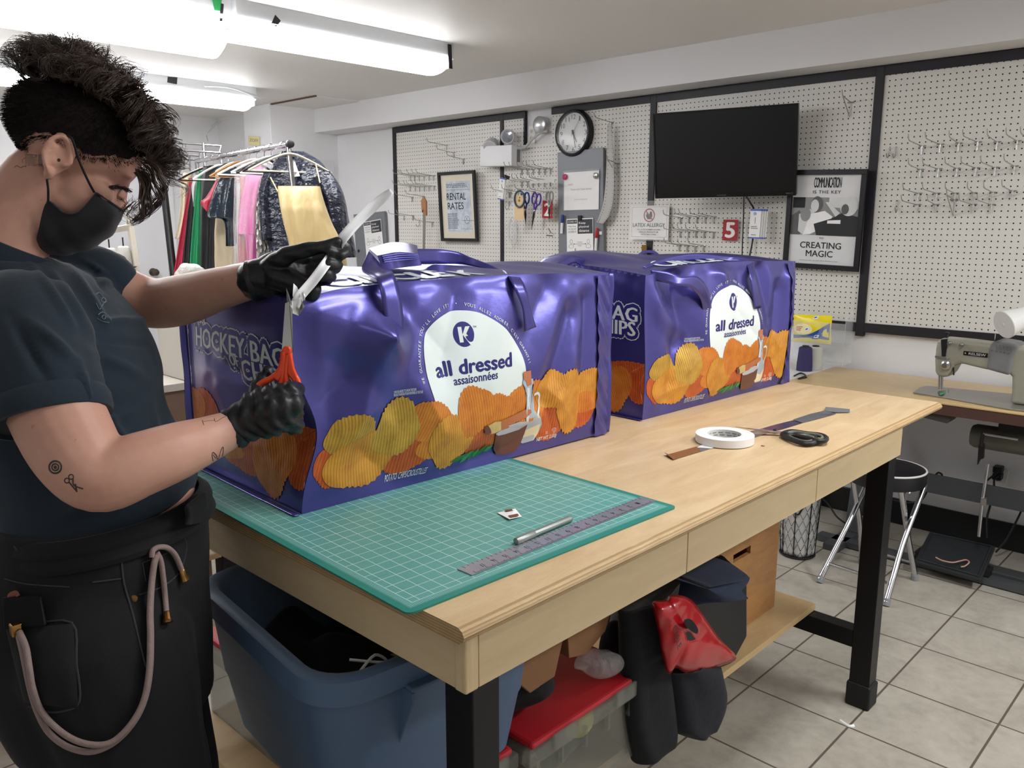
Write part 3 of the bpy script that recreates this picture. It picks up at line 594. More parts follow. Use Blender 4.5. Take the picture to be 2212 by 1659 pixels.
b = MB(); on([z3(1693, 1070), z3(1713, 1070), z3(1713, 1095), z3(1693, 1095)], 0.034).rect(b, 0, 0, 1, 1, 0, 0.001); tag(b.build('paper_tag', PAPER(), smooth=False), 'tiny white paper tag beside the red marker', 'tag')
b = MB().tube([W(*z3(1440, 1232), 0.06), W(*z3(1625, 1222), 0.05), W(*z3(1627, 1240), 0.05)], 0.0025, 6); b.tube([W(*z3(1508, 1200), 0.05), W(*z3(1510, 1290), 0.05)], 0.004, 6); tag(b.build('hex_key', WIRE()), 'thin bent metal rod across the distance notice', 'rod')
# curved tailor ruler
def curve_ruler():
    L = [(1757, 240), (1752, 400), (1750, 560), (1740, 720), (1722, 860), (1690, 960), (1672, 1000)]; R = [(1788, 245), (1796, 400), (1806, 560), (1806, 720), (1795, 860), (1768, 950), (1725, 1010)]
    Lp = spline([W(*z3(*q), 0.05) for q in L], 5); Rp = spline([W(*z3(*q), 0.05) for q in R], 5); n = len(Lp); b = MB()
    vs = Lp+Rp; b.add(vs, [(i, i+1, n+i+1, n+i) for i in range(n-1)]); t = thing('curved_ruler', 'long pale curved tailor ruler hanging beside the grey panel', 'ruler', (Lp[n//2]))
    b.build('blade', mat('frosted_grey', '#b9b8b4', 0.4, alpha=0.9), t, solid=0.003, smooth=False)
    b = MB()
    for i in range(1, n-1):
        d = (Rp[i]-Lp[i]); b.box(Lp[i]+d*0.9+V(0, -0.0025, 0), (0.01, 0.0008, 0.0012)); b.box(Lp[i]+d*0.2+V(0, -0.0025, 0), (0.004, 0.0008, 0.004))
    b.build('scale_marks', INK, t, smooth=False)
curve_ruler()
hook(*z3(1790, 245), 'long wire hook that carries the curved ruler', 'arm'); hook(*z3(1835, 590), 'triangular wire bracket in front of the curved ruler', 'tri')
# ---------------------------------------------------------------- allergy sign, tags, brochures
RED = mat('sign_red', '#a3212b', 0.55); BLUE = mat('brochure_blue', '#5468b8', 0.5)
q = on([z4(56, 850), z4(274, 843), z4(266, 1070), z4(46, 1062)], 0.02); t = thing('allergy_sign', 'white latex allergy warning sign in a clear sleeve', 'sign', q.at(.5, .5))
b = MB(); q.rect(b, 0.02, 0.12, 0.98, 0.97, 0, 0.001); b.build('sheet', PAPER(), t, smooth=False)
b = MB(); q.rect(b, 0.06, 0.15, 0.94, 0.156, 0.0012, 0.0002); q.rect(b, 0.06, 0.9, 0.94, 0.906, 0.0012, 0.0002); q.rect(b, 0.06, 0.15, 0.066, 0.906, 0.0012, 0.0002); q.rect(b, 0.934, 0.15, 0.94, 0.906, 0.0012, 0.0002)
q.ring(b, 0.5, 0.36, q.w*0.115, q.w*0.14, 0.002); a = q.w/q.h; q.poly(b, [(0.41, 0.36-0.085*a), (0.425, 0.36-0.1*a), (0.59, 0.36+0.085*a), (0.575, 0.36+0.1*a)], 0.0024, 0.0002); b.build('red_marks', RED, t, smooth=False)
b = MB(); q.poly(b, [(0.42, 0.38), (0.44, 0.3), (0.5, 0.34), (0.52, 0.27), (0.56, 0.27), (0.58, 0.38), (0.54, 0.46), (0.46, 0.46)], 0.0016, 0.0002)
q.text(b, 'LATEX ALLERGY', 0.09, 0.555, 0.9, 0.65, 0.002, bold=0.02)
for i, s in enumerate(('NO LATEX-RUBBER GLOVES,', 'MEDICAL PRODUCTS OR', 'LATEX BALLOONS.')): q.text(b, s, 0.5-(.29, .24, .19)[i], 0.7+0.06*i, 0.5+(.29, .24, .19)[i], 0.74+0.06*i, 0.002, bold=0.01)
b.build('lettering', INK, t, smooth=False)
b = MB(); q.rect(b, 0, 0, 1, 1, 0.0035, 0.0004); b.build('sleeve', clear_plastic('clear_film', '#ffffff', 0.12, 0.13, 0.2), t, smooth=False)
def numtag(q, s, lb):
    t = thing('number_tag', lb, 'number tag', q.at(.5, .5), 'red number tags'); b = MB(); q.rect(b, 0, 0, 1, 1, 0, 0.002); b.build('card', RED, t, smooth=False)
    b = MB(); q.text(b, s, 0.16, 0.12, 0.84, 0.88, 0.0026, bold=0.035); b.build('numeral', PAPER(), t, smooth=False)
numtag(on([z4(565, 950), z4(645, 950), z4(642, 1066), z4(560, 1062)], 0.015), '5', 'red tag with a white number five below the television')
numtag(on([z3(1258, 832), z3(1334, 836), z3(1330, 970), z3(1256, 966)], 0.06), '2', 'red tag with a white number two behind the pliers')
def brochure(q, n, lb, blue_top):
    for i in range(n):
        t = thing('brochure', lb % ('front' if i == 0 else ORD[i]), 'brochure', q.at(.5, .5, -0.006*i)); a = V(0.012*i, 0, 0); b = MB()
        q.rect(b, 0.15*i, 0, 1+0.15*i, 1, -0.006*i, 0.0012); b.build('sheet', PAPER(), t, smooth=False)
        b = MB(); q.rect(b, 0.15*i, 0, 1+0.15*i, 0.07, -0.006*i+0.0014, 0.0003); b.build('blue_band', BLUE, t, smooth=False); b = MB(); q.rect(b, 0.15*i, 0.95, 1+0.15*i, 1, -0.006*i+0.0014, 0.0003); b.build('blue_band', BLUE, t, smooth=False)
        if i == 0:
            b = MB(); q.rect(b, 0.47, 0.28, 0.52, 0.5, 0.0016, 0.0003); q.lines(b, 0.15, 0.85, 0.58, 0.7, 2, 0.0016); q.lines(b, 0.2, 0.7, 0.86, 0.92, 1, 0.0016); b.build('small_print', GREYI, t, smooth=False)
            b = MB(); q.disc(b, 0.45, 0.16, q.w*0.14, 0.0017); b.build('round_mark', mat('pale_blue', '#8fa9d8', 0.5), t, smooth=False)
brochure(on([z4(715, 890), z4(772, 892), z4(764, 1055), z4(703, 1053)], 0.07), 4, '%s tall white brochure with blue bands under the television', True)
brochure(on([z3(935, 652), z3(972, 662), z3(950, 828), z3(905, 820)], 0.09), 2, '%s tall white brochure with blue bands under the emergency light', True)
# ---------------------------------------------------------------- hanging tools
def scissors_hung(pz, fn, hcol, lb, L, tilt, off=0.11, bow=0.03):
    c = W(*fn(*pz), off); m = mat('scissor_handle_'+hcol[1:], hcol, 0.35); t = thing('scissors', lb, 'scissors', c, 'scissors hanging on the pegboard')
    d = V(math.sin(tilt), 0, -math.cos(tilt)); e = V(math.cos(tilt), 0, math.sin(tilt)); n = V(0, -1, 0)
    for s in (-1, 1):
        ring = [c+e*(s*bow*0.72+math.cos(a)*bow*0.62)+d*(math.sin(a)*bow*1.15)+n*0.004*s for a in [2*math.pi*k/20 for k in range(20)]]
        b = MB().tube(ring, 0.0055, 8, closed=True); b.tube([c+e*s*bow*0.5+d*bow*1.1, c+d*bow*2.2+e*s*0.004], [0.006, 0.006], 8); b.build('handle', m, t)
        j = c+d*bow*2.1; b = MB().prism([j+e*s*0.008, j+d*0.03-e*s*0.004, j+d*L-e*s*0.001, j+d*0.04+e*s*0.010], n*0.002); b.build('blade', mat('dark_steel', '#6c665e', 0.3, 0.9), t, smooth=False)
    MB().lathe(c+d*bow*2.5, n, [(0.005, -0.002), (0.005, 0.004), (0, 0.005)], 12).build('pivot_screw', STEEL(), t)
scissors_hung((1208, 820), z3, '#4a2b8c', 'purple handled scissors hanging on the pegboard', 0.13, -0.2)
scissors_hung((1120, 815), z3, '#23428f', 'blue handled scissors partly behind a beige tag', 0.1, 0.05, off=0.08)
scissors_hung((1310, 800), z3, '#8c8a88', 'all metal snips hanging before the red number two', 0.09, 0.0, bow=0.024)
c = W(*z3(1077, 820), 0.13); tag(MB().tube([c+V(math.cos(a)*0.042, 0, math.sin(a)*0.05) for a in [2*math.pi*k/28 for k in range(28)]], 0.006, 8, closed=True).build('ring', mat('dark_slate', '#3a4556', 0.4)), 'dark slate ring hung in front of the beige tag', 'ring')
q = on([z3(1045, 790), z3(1112, 790), z3(1112, 985), z3(1040, 980)], 0.12); b = MB(); q.poly(b, [(0.3, 0), (0.7, 0), (1, 0.15), (1, 1), (0, 1), (0, 0.15)], 0, 0.003); t = tag(b.build('hang_tag', mat('manila', '#d8bd92', 0.7), smooth=False), 'blank beige tag hanging from the scissors row', 'tag')
b = MB(); q.disc(b, 0.55, 0.1, 0.006, 0.0036); q.disc(b, 0.5, 0.22, 0.009, 0.0036); b.build('eyelet', mat('brass', '#8a6a3a', 0.4, 0.8), t, smooth=False)
b = MB().tube([W(*z3(960, 645), 0.11), W(*z3(1000, 660), 0.09)], 0.012, 12); tag(b.build('tape_cylinder', BLACKM()), 'short black cylinder above the narrow brochures', 'cylinder')
b = MB().prism([W(*z3(333, 800), 0.1), W(*z3(352, 800), 0.1), W(*z3(355, 1000), 0.1), W(*z3(350, 1205), 0.1), W(*z3(333, 1205), 0.1), W(*z3(335, 1000), 0.1)], (0, -0.002, 0)); t = thing('hand_saw', 'long thin blade with a wooden handle hanging left', 'saw', W(*z3(345, 1000), 0.1)); b.build('blade', mat('dull_steel', '#8a877f', 0.45, 0.6), t, smooth=False)
b = MB().prism([W(*z3(328, 830), 0.105), W(*z3(350, 805), 0.105), W(*z3(368, 840), 0.105), W(*z3(370, 950), 0.105), W(*z3(352, 945), 0.105), W(*z3(345, 900), 0.105), W(*z3(335, 925), 0.105)], (0, -0.014, 0)); b.build('grip', mat('saw_wood', '#a3714a', 0.5), t, smooth=False, bevel=0.003)
b = MB()
for k in range(7):
    c = W(*z3(1020+random.uniform(-12, 12), 1070+random.uniform(-30, 30)), 0.03+0.004*k); r = random.uniform(0.05, 0.085)
    b.tube([c+V(math.cos(a)*r*0.38, 0.002*math.sin(3*a), math.sin(a)*r*1.15) for a in [2*math.pi*j/26 for j in range(26)]], 0.0016, 5, closed=True)
tag(b.build('fishing_line', clear_plastic('clear_line', '#e8e8ea', 0.2, 0.55, 0)), 'coil of clear line hanging below the beige tag', 'line coil')
b = MB(); b.tube([W(*z3(1300, 1045), 0.05), W(*z3(1322, 1085), 0.03)], 0.004, 6); b.tube([W(*z3(1283, 1100), 0.06), W(*z3(1335, 1105), 0.03)], 0.004, 6); tag(b.build('wire_bracket', WIRE()), 'broken bit of wire bracket low beside the grey panel', 'bracket')
b = MB(); on([z3(1100, 680), z3(1350, 665), z3(1352, 695), z3(1102, 705)], 0.12).rect(b, 0.25, 0.1, 1, 0.9, 0, 0.004); tag(b.build('steel_rule', WIRE(), smooth=False), 'thin metal rule lying across the second hook row', 'ruler')
q = on([z4(122, 1088), z4(148, 1088), z4(145, 1180), z4(118, 1180)], 0.03); b = MB(); q.rect(b, 0, 0, 1, 1.2, 0, 0.008); tag(b.build('brass_plate', mat('brass', '#8a6a3a', 0.4, 0.8), smooth=False, bevel=0.002), 'small brass plate under the allergy sign', 'plate')
# ================================================================ cutting table
ZTAB = 0.918; XF, XB, YN, YFAR = -0.722, -1.94, 0.664, 2.56
def wood_mat(nm, a, b, rough=0.42, stretch=(3, 14, 14), scale=2.2, edge=False, knots=0.0):
    if nm in MT: return MT[nm]
    t = NT(nm); vec = t.mapping(t.tc.outputs['Object'], sc=stretch); n1 = t.noise(scale, vec, 5, 0.6, 1.2); n2 = t.noise(40, t.mapping(t.tc.outputs['Object'], sc=stretch), 3, 0.6)
    c = t.ramp(t.math('ADD', t.math('MULTIPLY', n1, 0.75), t.math('MULTIPLY', n2, 0.25)), [(0.32, a), (0.68, b)])
    if edge:
        x, y, z = t.xyz(t.tc.outputs['Object']); w = t.math('SINE', t.math('MULTIPLY_ADD', z, 1500.0, t.math('MULTIPLY', n1, 4.0))); c = t.mix(t.math('MULTIPLY', t.math('GREATER_THAN', w, 0.1), 0.5), c, lin('#7b5d3c'))
    if knots:
        k = t.math('GREATER_THAN', t.noise(4.5, detail=2), 0.76); c = t.mix(t.math('MULTIPLY', k, knots), c, lin('#7a5a38'))
    t.base(c, rough, coat=0.12, croughn=0.35); t.bump(n2, 0.06, 0.001); MT[nm] = t.mat; return t.mat
BIRCH = wood_mat('birch_ply', '#b99a72', '#cfb48e', 0.4, (12, 2.2, 12), 1.6, knots=0.5); BIRCHV = wood_mat('birch_apron', '#c6ad86', '#d0b991', 0.5, (14, 2, 14))
PLYE = wood_mat('ply_edge', '#b08f62', '#c4a678', 0.55, (6, 3, 6), edge=True); BLKST = mat('black_steel', '#131216', 0.42, 0.3, var=0.1)
tb = thing('cutting_table', 'long birch plywood work table on black steel legs', 'table', (XF, YN, 0))
def roundbox(a, b, r, axis_edge, mats, name, parent): pass
m = MB(); prof = [(XB, 0), (XF-0.012, 0), (XF-0.004, -0.004), (XF, -0.011), (XF-0.002, -0.017), (XF-0.010, -0.023), (XB, -0.023)]
n = len(prof); vs = [(x, y, ZTAB+z) for y in (YN, YFAR) for x, z in prof]
fs = [(i, i+1, n+i+1, n+i) for i in range(n-1)]+[tuple(range(n-1, -1, -1)), tuple(range(n, 2*n)), (n-1, 0, n, 2*n-1)]
m.add(vs, fs); m.m = [0]+[1]*4+[0, 1, 1, 1]; m.build('table_top', [BIRCH, PLYE], tb, ang=30)
XA = -0.747; ZA0, ZA1 = 0.806, ZTAB-0.023
for y0, y1 in ((0.714, 1.236), (1.2385, 1.779), (1.7815, 2.318)): MB().bb((XA-0.018, y0, ZA0), (XA, y1, ZA1)).build('apron', BIRCHV, tb, smooth=False, bevel=0.0012)
MB().bb((XB+0.02, 0.69, ZA0), (XA-0.004, 0.708, ZA1)).build('apron', wood_mat('birch_apron_end', '#cdb48b', '#d8c29c', 0.5, (2, 14, 14)), tb, smooth=False, bevel=0.0012)
MB().bb((XA-0.022, 0.688, ZA0-0.001), (XA+0.001, 0.713, ZA1)).build('corner_block', wood_mat('corner_ply', '#c9ad80', '#d8c29c', 0.5, (30, 30, 2)), tb, smooth=False, bevel=0.003)
MB().bb((XB+0.02, 2.30, ZA0), (XA-0.019, 2.318, ZA1)).build('apron', BIRCHV, tb, smooth=False, bevel=0.0012)
for x in (-0.785, XB+0.10):
    for y in (0.737, 2.35):
        l = MB().bb((x-0.06, y, 0.02), (x, y+0.055, ZA1-0.001)).build('leg', BLKST, tb, smooth=False, bevel=0.002)
        MB().bb((x-0.066, y-0.006, 0.0), (x+0.006, y+0.061, 0.075)).build('foot_cap', mat('black_rubber', '#0f0f11', 0.6), l, smooth=False, bevel=0.006)
for y in (0.74, 2.353): MB().bb((XB+0.04, y, 0.182), (-0.846, y+0.05, 0.236)).build('stretcher', BLKST, tb, smooth=False, bevel=0.002)
sh = MB().bb((-1.8, 0.735, 0.238), (-0.985, 2.405, 0.258)); sh.build('shelf', [wood_mat('shelf_ply', '#b99a6e', '#c9ad80', 0.55, (12, 2.5, 12))], tb, smooth=False, bevel=0.001)
# ---------------------------------------------------------------- cutting mat
def mat_mat():
    t = NT('cutting_mat_green'); u, v, _ = t.xyz(t.tc.outputs['UV']); LW, LH = 0.914, 0.612; In = 0.0254
    d = t.math('MINIMUM', t.math('MINIMUM', u, t.math('SUBTRACT', LW, u)), t.math('MINIMUM', v, t.math('SUBTRACT', LH, v)))
    def ln(q, p, w, o=0.0):
        f = t.math('DIVIDE', t.math('SUBTRACT', q, o), p); e = t.math('ABSOLUTE', t.math('SUBTRACT', f, t.math('ROUND', f))); return t.math('LESS_THAN', t.math('MULTIPLY', e, p), w)
    inside = t.math('GREATER_THAN', d, 0.0245)
    g = t.math('MULTIPLY', t.math('MAXIMUM', ln(u, In, 0.00055, 0.0125), ln(v, In, 0.00055, 0.0125)), inside)
    diag = ln(t.math('ADD', u, t.math('MULTIPLY', v, 0.6)), 0.0021, 0.00042); hatch = t.math('MULTIPLY', t.math('MULTIPLY', diag, 0.33), inside)
    du = t.math('MINIMUM', u, t.math('SUBTRACT', LW, u)); dv = t.math('MINIMUM', v, t.math('SUBTRACT', LH, v)); band = t.math('MULTIPLY', t.math('GREATER_THAN', d, 0.014), t.math('LESS_THAN', d, 0.0245))
    near_u = t.math('LESS_THAN', du, dv); tk = t.math('ADD', t.math('MULTIPLY', near_u, ln(v, In/8, 0.00035, 0.0125)), t.math('MULTIPLY', t.math('SUBTRACT', 1.0, near_u), ln(u, In/8, 0.00035, 0.0125)))
    sc = t.math('MULTIPLY', t.math('MULTIPLY', band, tk), 0.8); rim = t.math('MULTIPLY', t.math('LESS_THAN', t.math('ABSOLUTE', t.math('SUBTRACT', d, 0.0245)), 0.0006), 0.9)
    a = t.math('MAXIMUM', t.math('MAXIMUM', g, hatch), t.math('MAXIMUM', sc, rim)); n = t.noise(3, detail=5, rough=0.65)
    c = t.mix(t.math('GREATER_THAN', d, 0.0115), lin('#2c8173'), t.mix(n, lin('#3c877e'), lin('#50978e'))); c = t.mix(t.math('MULTIPLY', a, 0.85), c, lin('#bfe0d8'))
    scr = t.math('GREATER_THAN', t.noise(6, t.mapping(t.tc.outputs['UV'], rot=(0, 0, 0.5), sc=(18, 0.7, 1)), 2), 0.735); c = t.mix(t.math('MULTIPLY', scr, 0.3), c, lin('#1f5f57'))
    t.base(c, 0.42, spec=0.4); return t.mat
ma = math.radians(2.2); MO = Vector((-0.804, 0.640, ZTAB)); MU = Vector((-math.cos(ma), math.sin(ma), 0)); MVv = Vector((math.sin(ma), math.cos(ma), 0))
m = MB(); cr = 0.012; R = []
for cx, cy, a0 in ((0.914-cr, 0.612-cr, 0), (cr, 0.612-cr, 90), (cr, cr, 180), (0.914-cr, cr, 270)):
    for k in range(6): a = math.radians(a0+18*k); R.append((cx+cr*math.cos(a), cy+cr*math.sin(a)))
top = [MO+MU*u+MVv*v+V(0, 0, 0.0032) for u, v in R]; n = len(R)
m.add(top+[q-V(0, 0, 0.0028) for q in top], [tuple(range(n)), tuple(range(2*n-1, n-1, -1))]+[(i, n+i, n+(i+1) % n, (i+1) % n) for i in range(n)], 0, R+R)
tag(m.build('cutting_mat', mat_mat(), smooth=False), 'green gridded cutting mat on the near end of the table', 'cutting mat')
ZM = ZTAB+0.0034
def T(px, py, z=ZM): return P(px, py, 'z', z)
# ---------------------------------------------------------------- steel ruler
class Flat(Quad): pass
q = Quad(T(988, 1230.6), T(1386, 1073.9), T(1415, 1084.7), T(1018.5, 1244)); t = thing('steel_ruler', 'long steel ruler lying on the front of the green mat', 'ruler', q.at(.5, .5))
SR = NT('brushed_steel'); SR.base(SR.mix(SR.noise(30, SR.mapping(SR.tc.outputs['Object'], sc=(1, 1, 1)), 4), lin('#8b8b90'), lin('#a6a6aa')), 0.36, 0.55)
m = MB(); q.rect(m, 0, 0, 1, 1, 0.0004, 0.0012); m.build('blade', SR.mat, t, smooth=False)
m = MB(); xr = 1
for i in range(1, 18):
    u = 0.022+0.956*i/18; q.text(m, str(18-i), u+0.007, 0.68, u-0.007, 0.38, 0.0018)
m.build('lettering', INK, t, smooth=False); m = MB()
for i in range(0, 145): u = 0.022+0.956*i/144; q.rect(m, u-0.0004, 1-(0.26 if i % 8 == 0 else (0.17 if i % 4 == 0 else 0.1)), u+0.0004, 1, 0.0017, 0.0002)
for i in range(0, 46): u = 0.022+0.956*i/45; q.rect(m, u-0.0004, 0, u+0.0004, 0.14 if i % 5 else 0.24, 0.0017, 0.0002)
m.build('scale_marks', INK, t, smooth=False)
# silver marker pen
a, b = T(1113, 1170, ZM+0.006), T(1235, 1119, ZM+0.006); t = thing('marker_pen', 'silver marker pen lying behind the steel ruler', 'marker', (a+b)/2); d = b-a; PM = mat('silver_plastic', '#8d918c', 0.35, 0.55, var=0.04)
MB().tube([a+d*f for f in (0.3, 0.32, 0.95, 0.985, 1.0)], [0.0055, 0.0058, 0.0058, 0.005, 0.003], 16).build('barrel', PM, t); MB().tube([a+d*f for f in (0, 0.01, 0.05, 0.3, 0.31)], [0.003, 0.0055, 0.0066, 0.0066, 0.006], 16).build('cap', PM, t)
# foil scrap
s = [T(1074, 1109), T(1113, 1103), T(1127, 1117), T(1100, 1126)]; t = thing('foil_scrap', 'small white and brown scrap on the green mat', 'scrap', s[0])
MB().prism([q+V(0, 0, 0.0006+0.003*(i % 2)) for i, q in enumerate(s)][::-1], (0, 0, 0.0006)).build('sheet', PAPER(), t, smooth=False)
BRN = mat('scrap_brown', '#6f4326', 0.5)
for a in ([(1090, 1107), (1105, 1104.5), (1108, 1108), (1094, 1110)], [(1098, 1119), (1118, 1115), (1121, 1119), (1102, 1124)]): MB().prism([T(*q)+V(0, 0, 0.0045) for q in a][::-1], (0, 0, 0.0004)).build('brown_patch', BRN, t, smooth=False)
# ---------------------------------------------------------------- tape roll, cut strip, black scissors
z6 = lambda x, y: (960+x*.40687, 860+y*.40687)
c = P(1565, 953, 'z', ZTAB+0.002); t = thing('tape_roll', 'roll of white double sided tape on the bare table top', 'tape roll', c); Rr = (P(1627, 951, 'z', ZTAB+.01)-P(1502, 951, 'z', ZTAB+.01)).length/2; wt = mat('tape_white', '#e4e3e0', 0.55, var=0.02)
MB().lathe(c, (0, 0, 1), [(Rr*0.60, 0.0002), (Rr, 0.0002), (Rr, 0.0185), (Rr*0.60, 0.0185)], 56, closed=True).build('tape', wt, t)
k = MB().lathe(c, (0, 0, 1), [(Rr*0.555, 0.0), (Rr*0.595, 0.0), (Rr*0.595, 0.019), (Rr*0.555, 0.019)], 56, closed=True).build('core', mat('core_grey', '#d5d5d2', 0.6), t)
m = MB()
for k in range(14):
    a = 2*math.pi*k/14
    for r in range(2):
        a2 = a+0.1*r; p = c+V(math.cos(a2), math.sin(a2), 0)*Rr*0.553+V(0, 0, 0.006+0.006*r); m.box(p, (0.001, 0.012, 0.002), Matrix.Rotation(a2, 3, 'Z'))
m.build('core_print', GREYI, t, smooth=False)
MB().prism([T(*z6(*q), ZTAB+0.0012) for q in ((1340, 262), (1400, 235), (1460, 245), (1420, 268))][::-1], (0, 0, 0.0006)).build('loose_end', wt, t, smooth=False)
def strip(pts, z, mt, name, parent):
    L = [P(*z6(*q[0]), 'z', z) for q in pts]; Rg = [P(*z6(*q[1]), 'z', z) for q in pts]; n = len(L); h = [q[2] if len(q) > 2 else 0 for q in pts]
    vs = [L[i]+V(0, 0, h[i]) for i in range(n)]+[Rg[i]+V(0, 0, h[i]*0.3) for i in range(n)]
    return MB().add(vs, [(i, i+1, n+i+1, n+i) for i in range(n-1)]).build(name, mt, parent, solid=0.0006, smooth=False)
t = thing('packaging_strip', 'cut strip of chip packaging running under the tape roll', 'strip', P(*z6(1500, 230), 'z', ZTAB))
strip([((1168, 303), (1215, 330), 0.006), ((1190, 298), (1240, 320)), ((1340, 257), (1362, 283))], ZTAB+0.0012, mat('chip_print_brown', '#7b4a1f', 0.35, var=0.3, vs=60), 'printed_end', t)
strip([((1690, 160), (1740, 178)), ((1760, 140), (1800, 163)), ((1850, 118), (1900, 132))], ZTAB+0.0012, mat('strip_purple', '#30284f', 0.25, 0.4, var=0.4, vs=40), 'purple_part', t)
strip([((1340, 258), (1362, 284)), ((1420, 234), (1450, 255)), ((1550, 195), (1600, 225)), ((1690, 160), (1740, 178))], ZTAB+0.001, mat('strip_silver', '#8e8f98', 0.2, 0.8, var=0.3, vs=60), 'foil_part', t)
strip([((1850, 118), (1900, 132), 0.002), ((1940, 92), (1980, 112), 0.004), ((2025, 68), (2080, 84), 0.002)], ZTAB+0.0012, mat('strip_silver', '#8e8f98', 0.2, 0.8, var=0.3, vs=60), 'foil_part', t)
strip([((2022, 52), (2022, 70), 0.003), ((2090, 58), (2090, 78), 0.003), ((2152, 64), (2152, 76), 0.003)], ZTAB+0.002, mat('strip_grey', '#7f8086', 0.4, 0.3), 'folded_header', t)
def scis():
    pv = P(*z6(1755, 178), 'z', ZTAB+0.006); t = thing('scissors', 'black handled scissors lying open on the table', 'scissors', pv); bl = mat('bright_steel', '#c9c6bf', 0.22, 1.0, var=0.03); hd = mat('soft_black', '#19191c', 0.5); gi = mat('grip_grey', '#6d705f', 0.6)
    for k, (tip, e0, ring) in enumerate((((1545, 155), (1800, 183), [(1805, 185), (1850, 178), (1930, 190), (1990, 196), (2026, 210), (2020, 226), (1985, 228), (1930, 215), (1860, 200), (1820, 196)]),
                                         ((1600, 188), (1795, 186), [(1795, 190), (1850, 200), (1920, 198), (1965, 208), (1976, 228), (1945, 240), (1900, 238), (1850, 222), (1815, 205)]))):
        z = ZTAB+0.006+0.003*(1-k); a, b = P(*z6(*tip), 'z', z), P(*z6(*e0), 'z', z); d = (b-a).normalized(); e = V(-d.y, d.x, 0)*(1 if k else -1)
        MB().prism([a, b-e*0.004, b+e*0.009, lerp(a, b, 0.75)+e*0.010], (0, 0, 0.0018)).build('blade', bl, t, smooth=False)
        pts = spline([P(*z6(*q), 'z', z+0.003) for q in ring], 4, closed=True); h = MB().tube(pts, 0.0062, 8, closed=True).build('handle', hd, t)
        cc = sum(pts, V(0, 0, 0))/len(pts); MB().tube([cc+(p-cc)*0.8+V(0, 0, 0.002) for p in pts], 0.0035, 6, closed=True).build('grip_pad', gi, h)
    MB().lathe(pv+V(0, 0, 0.003), (0, 0, 1), [(0.005, -0.002), (0.005, 0.004), (0, 0.0048)], 16).build('pivot_screw', mat('dark_steel', '#6c665e', 0.3, 0.9), t)
scis()
m = MB().box(T(*z6(1690, 253), ZTAB+0.001), (0.008, 0.004, 0.0012)); tag(m.build('wood_chip', mat('chip_brown', '#8a6a45', 0.7), smooth=False), 'tiny brown speck of scrap on the table beside the scissors', 'scrap')
# ================================================================ big purple chip bags
def foil_mat():
    t = NT('purple_foil'); n = t.noise(7, detail=3); c = t.mix(n, lin('#555098'), lin('#48438a')); t.base(c, 0.3, 0.62, coat=0.25, croughn=0.22)
    t.bump(t.noise(55, detail=3), 0.07, 0.004); MT['foil'] = t.mat; return t.mat
FOIL = foil_mat(); PW = mat('print_white', '#dfe6e4', 0.38, var=0.02, coat=0.2); PNAVY = mat('print_navy', '#2e2a72', 0.35, 0.2, var=0.02); PDEEP = mat('print_purple', '#3d3888', 0.32, 0.4, var=0.02)
def chip_mat(nm, a, b, sc):
    t = NT(nm); uv = t.tc.outputs['UV']; u, v, _ = t.xyz(uv); nz = t.noise(26, uv, 4); w = t.math('SINE', t.math('ADD', t.math('MULTIPLY', u, sc*16.0), t.math('MULTIPLY', nz, 5.0)))
    f = t.math('MULTIPLY_ADD', w, 0.13, t.math('MULTIPLY', nz, 0.95)); c = t.ramp(f, [(0.12, a), (0.75, b)])
    sp = t.math('GREATER_THAN', t.noise(80, uv, 3), 0.66); c = t.mix(t.math('MULTIPLY', sp, 0.35), c, lin('#b4471c')); t.base(c, 0.36, 0.15, coat=0.3); t.bump(w, 0.12, 0.003); return t.mat
CHIP = [chip_mat('chip_gold', '#a8640f', '#dd9c34', 62), chip_mat('chip_orange', '#b0560f', '#de8a2c', 58), chip_mat('chip_red', '#9a3510', '#cf6420', 54), chip_mat('chip_olive', '#94691a', '#cfa23c', 62)]
GLASSP = [mat('print_bottle_%d' % i, c, 0.3, var=0.05, vs=30, coat=0.2) for i, c in enumerate(('#a9b3bc', '#d7d9dc', '#e2d7b4', '#7e8a96'))]
PRN = dict(cork=mat('print_cork', '#b9714d', 0.4), bowl=mat('print_sauce', '#5c2a22', 0.3, var=0.15, vs=20, coat=0.3), rim=mat('print_glass', '#b5b4bc', 0.3, coat=0.3), brush=mat('print_handle', '#b06a42', 0.4, var=0.15, vs=25), hair=mat('print_bristle', '#c7ab72', 0.5, var=0.2, vs=60), leaf=mat('print_leaf', '#2f8a48', 0.35, var=0.2, vs=50), leafd=mat('print_leaf_dark', '#1f6a38', 0.35))
def subd(v, f, L):
    bm = bmesh.new(); vv = [bm.verts.new((x, y, 0)) for x, y in v]
    for q in f:
        try: bm.faces.new([vv[i] for i in q])
        except ValueError: pass
    bmesh.ops.triangulate(bm, faces=bm.faces)
    for _ in range(4):
        e = [q for q in bm.edges if q.calc_length() > L]
        if not e: break
        bmesh.ops.subdivide_edges(bm, edges=e, cuts=1); bmesh.ops.triangulate(bm, faces=bm.faces)
    bm.verts.index_update(); r = ([(q.co.x, q.co.y) for q in bm.verts], [tuple(x.index for x in q.verts) for q in bm.faces]); bm.free(); return r
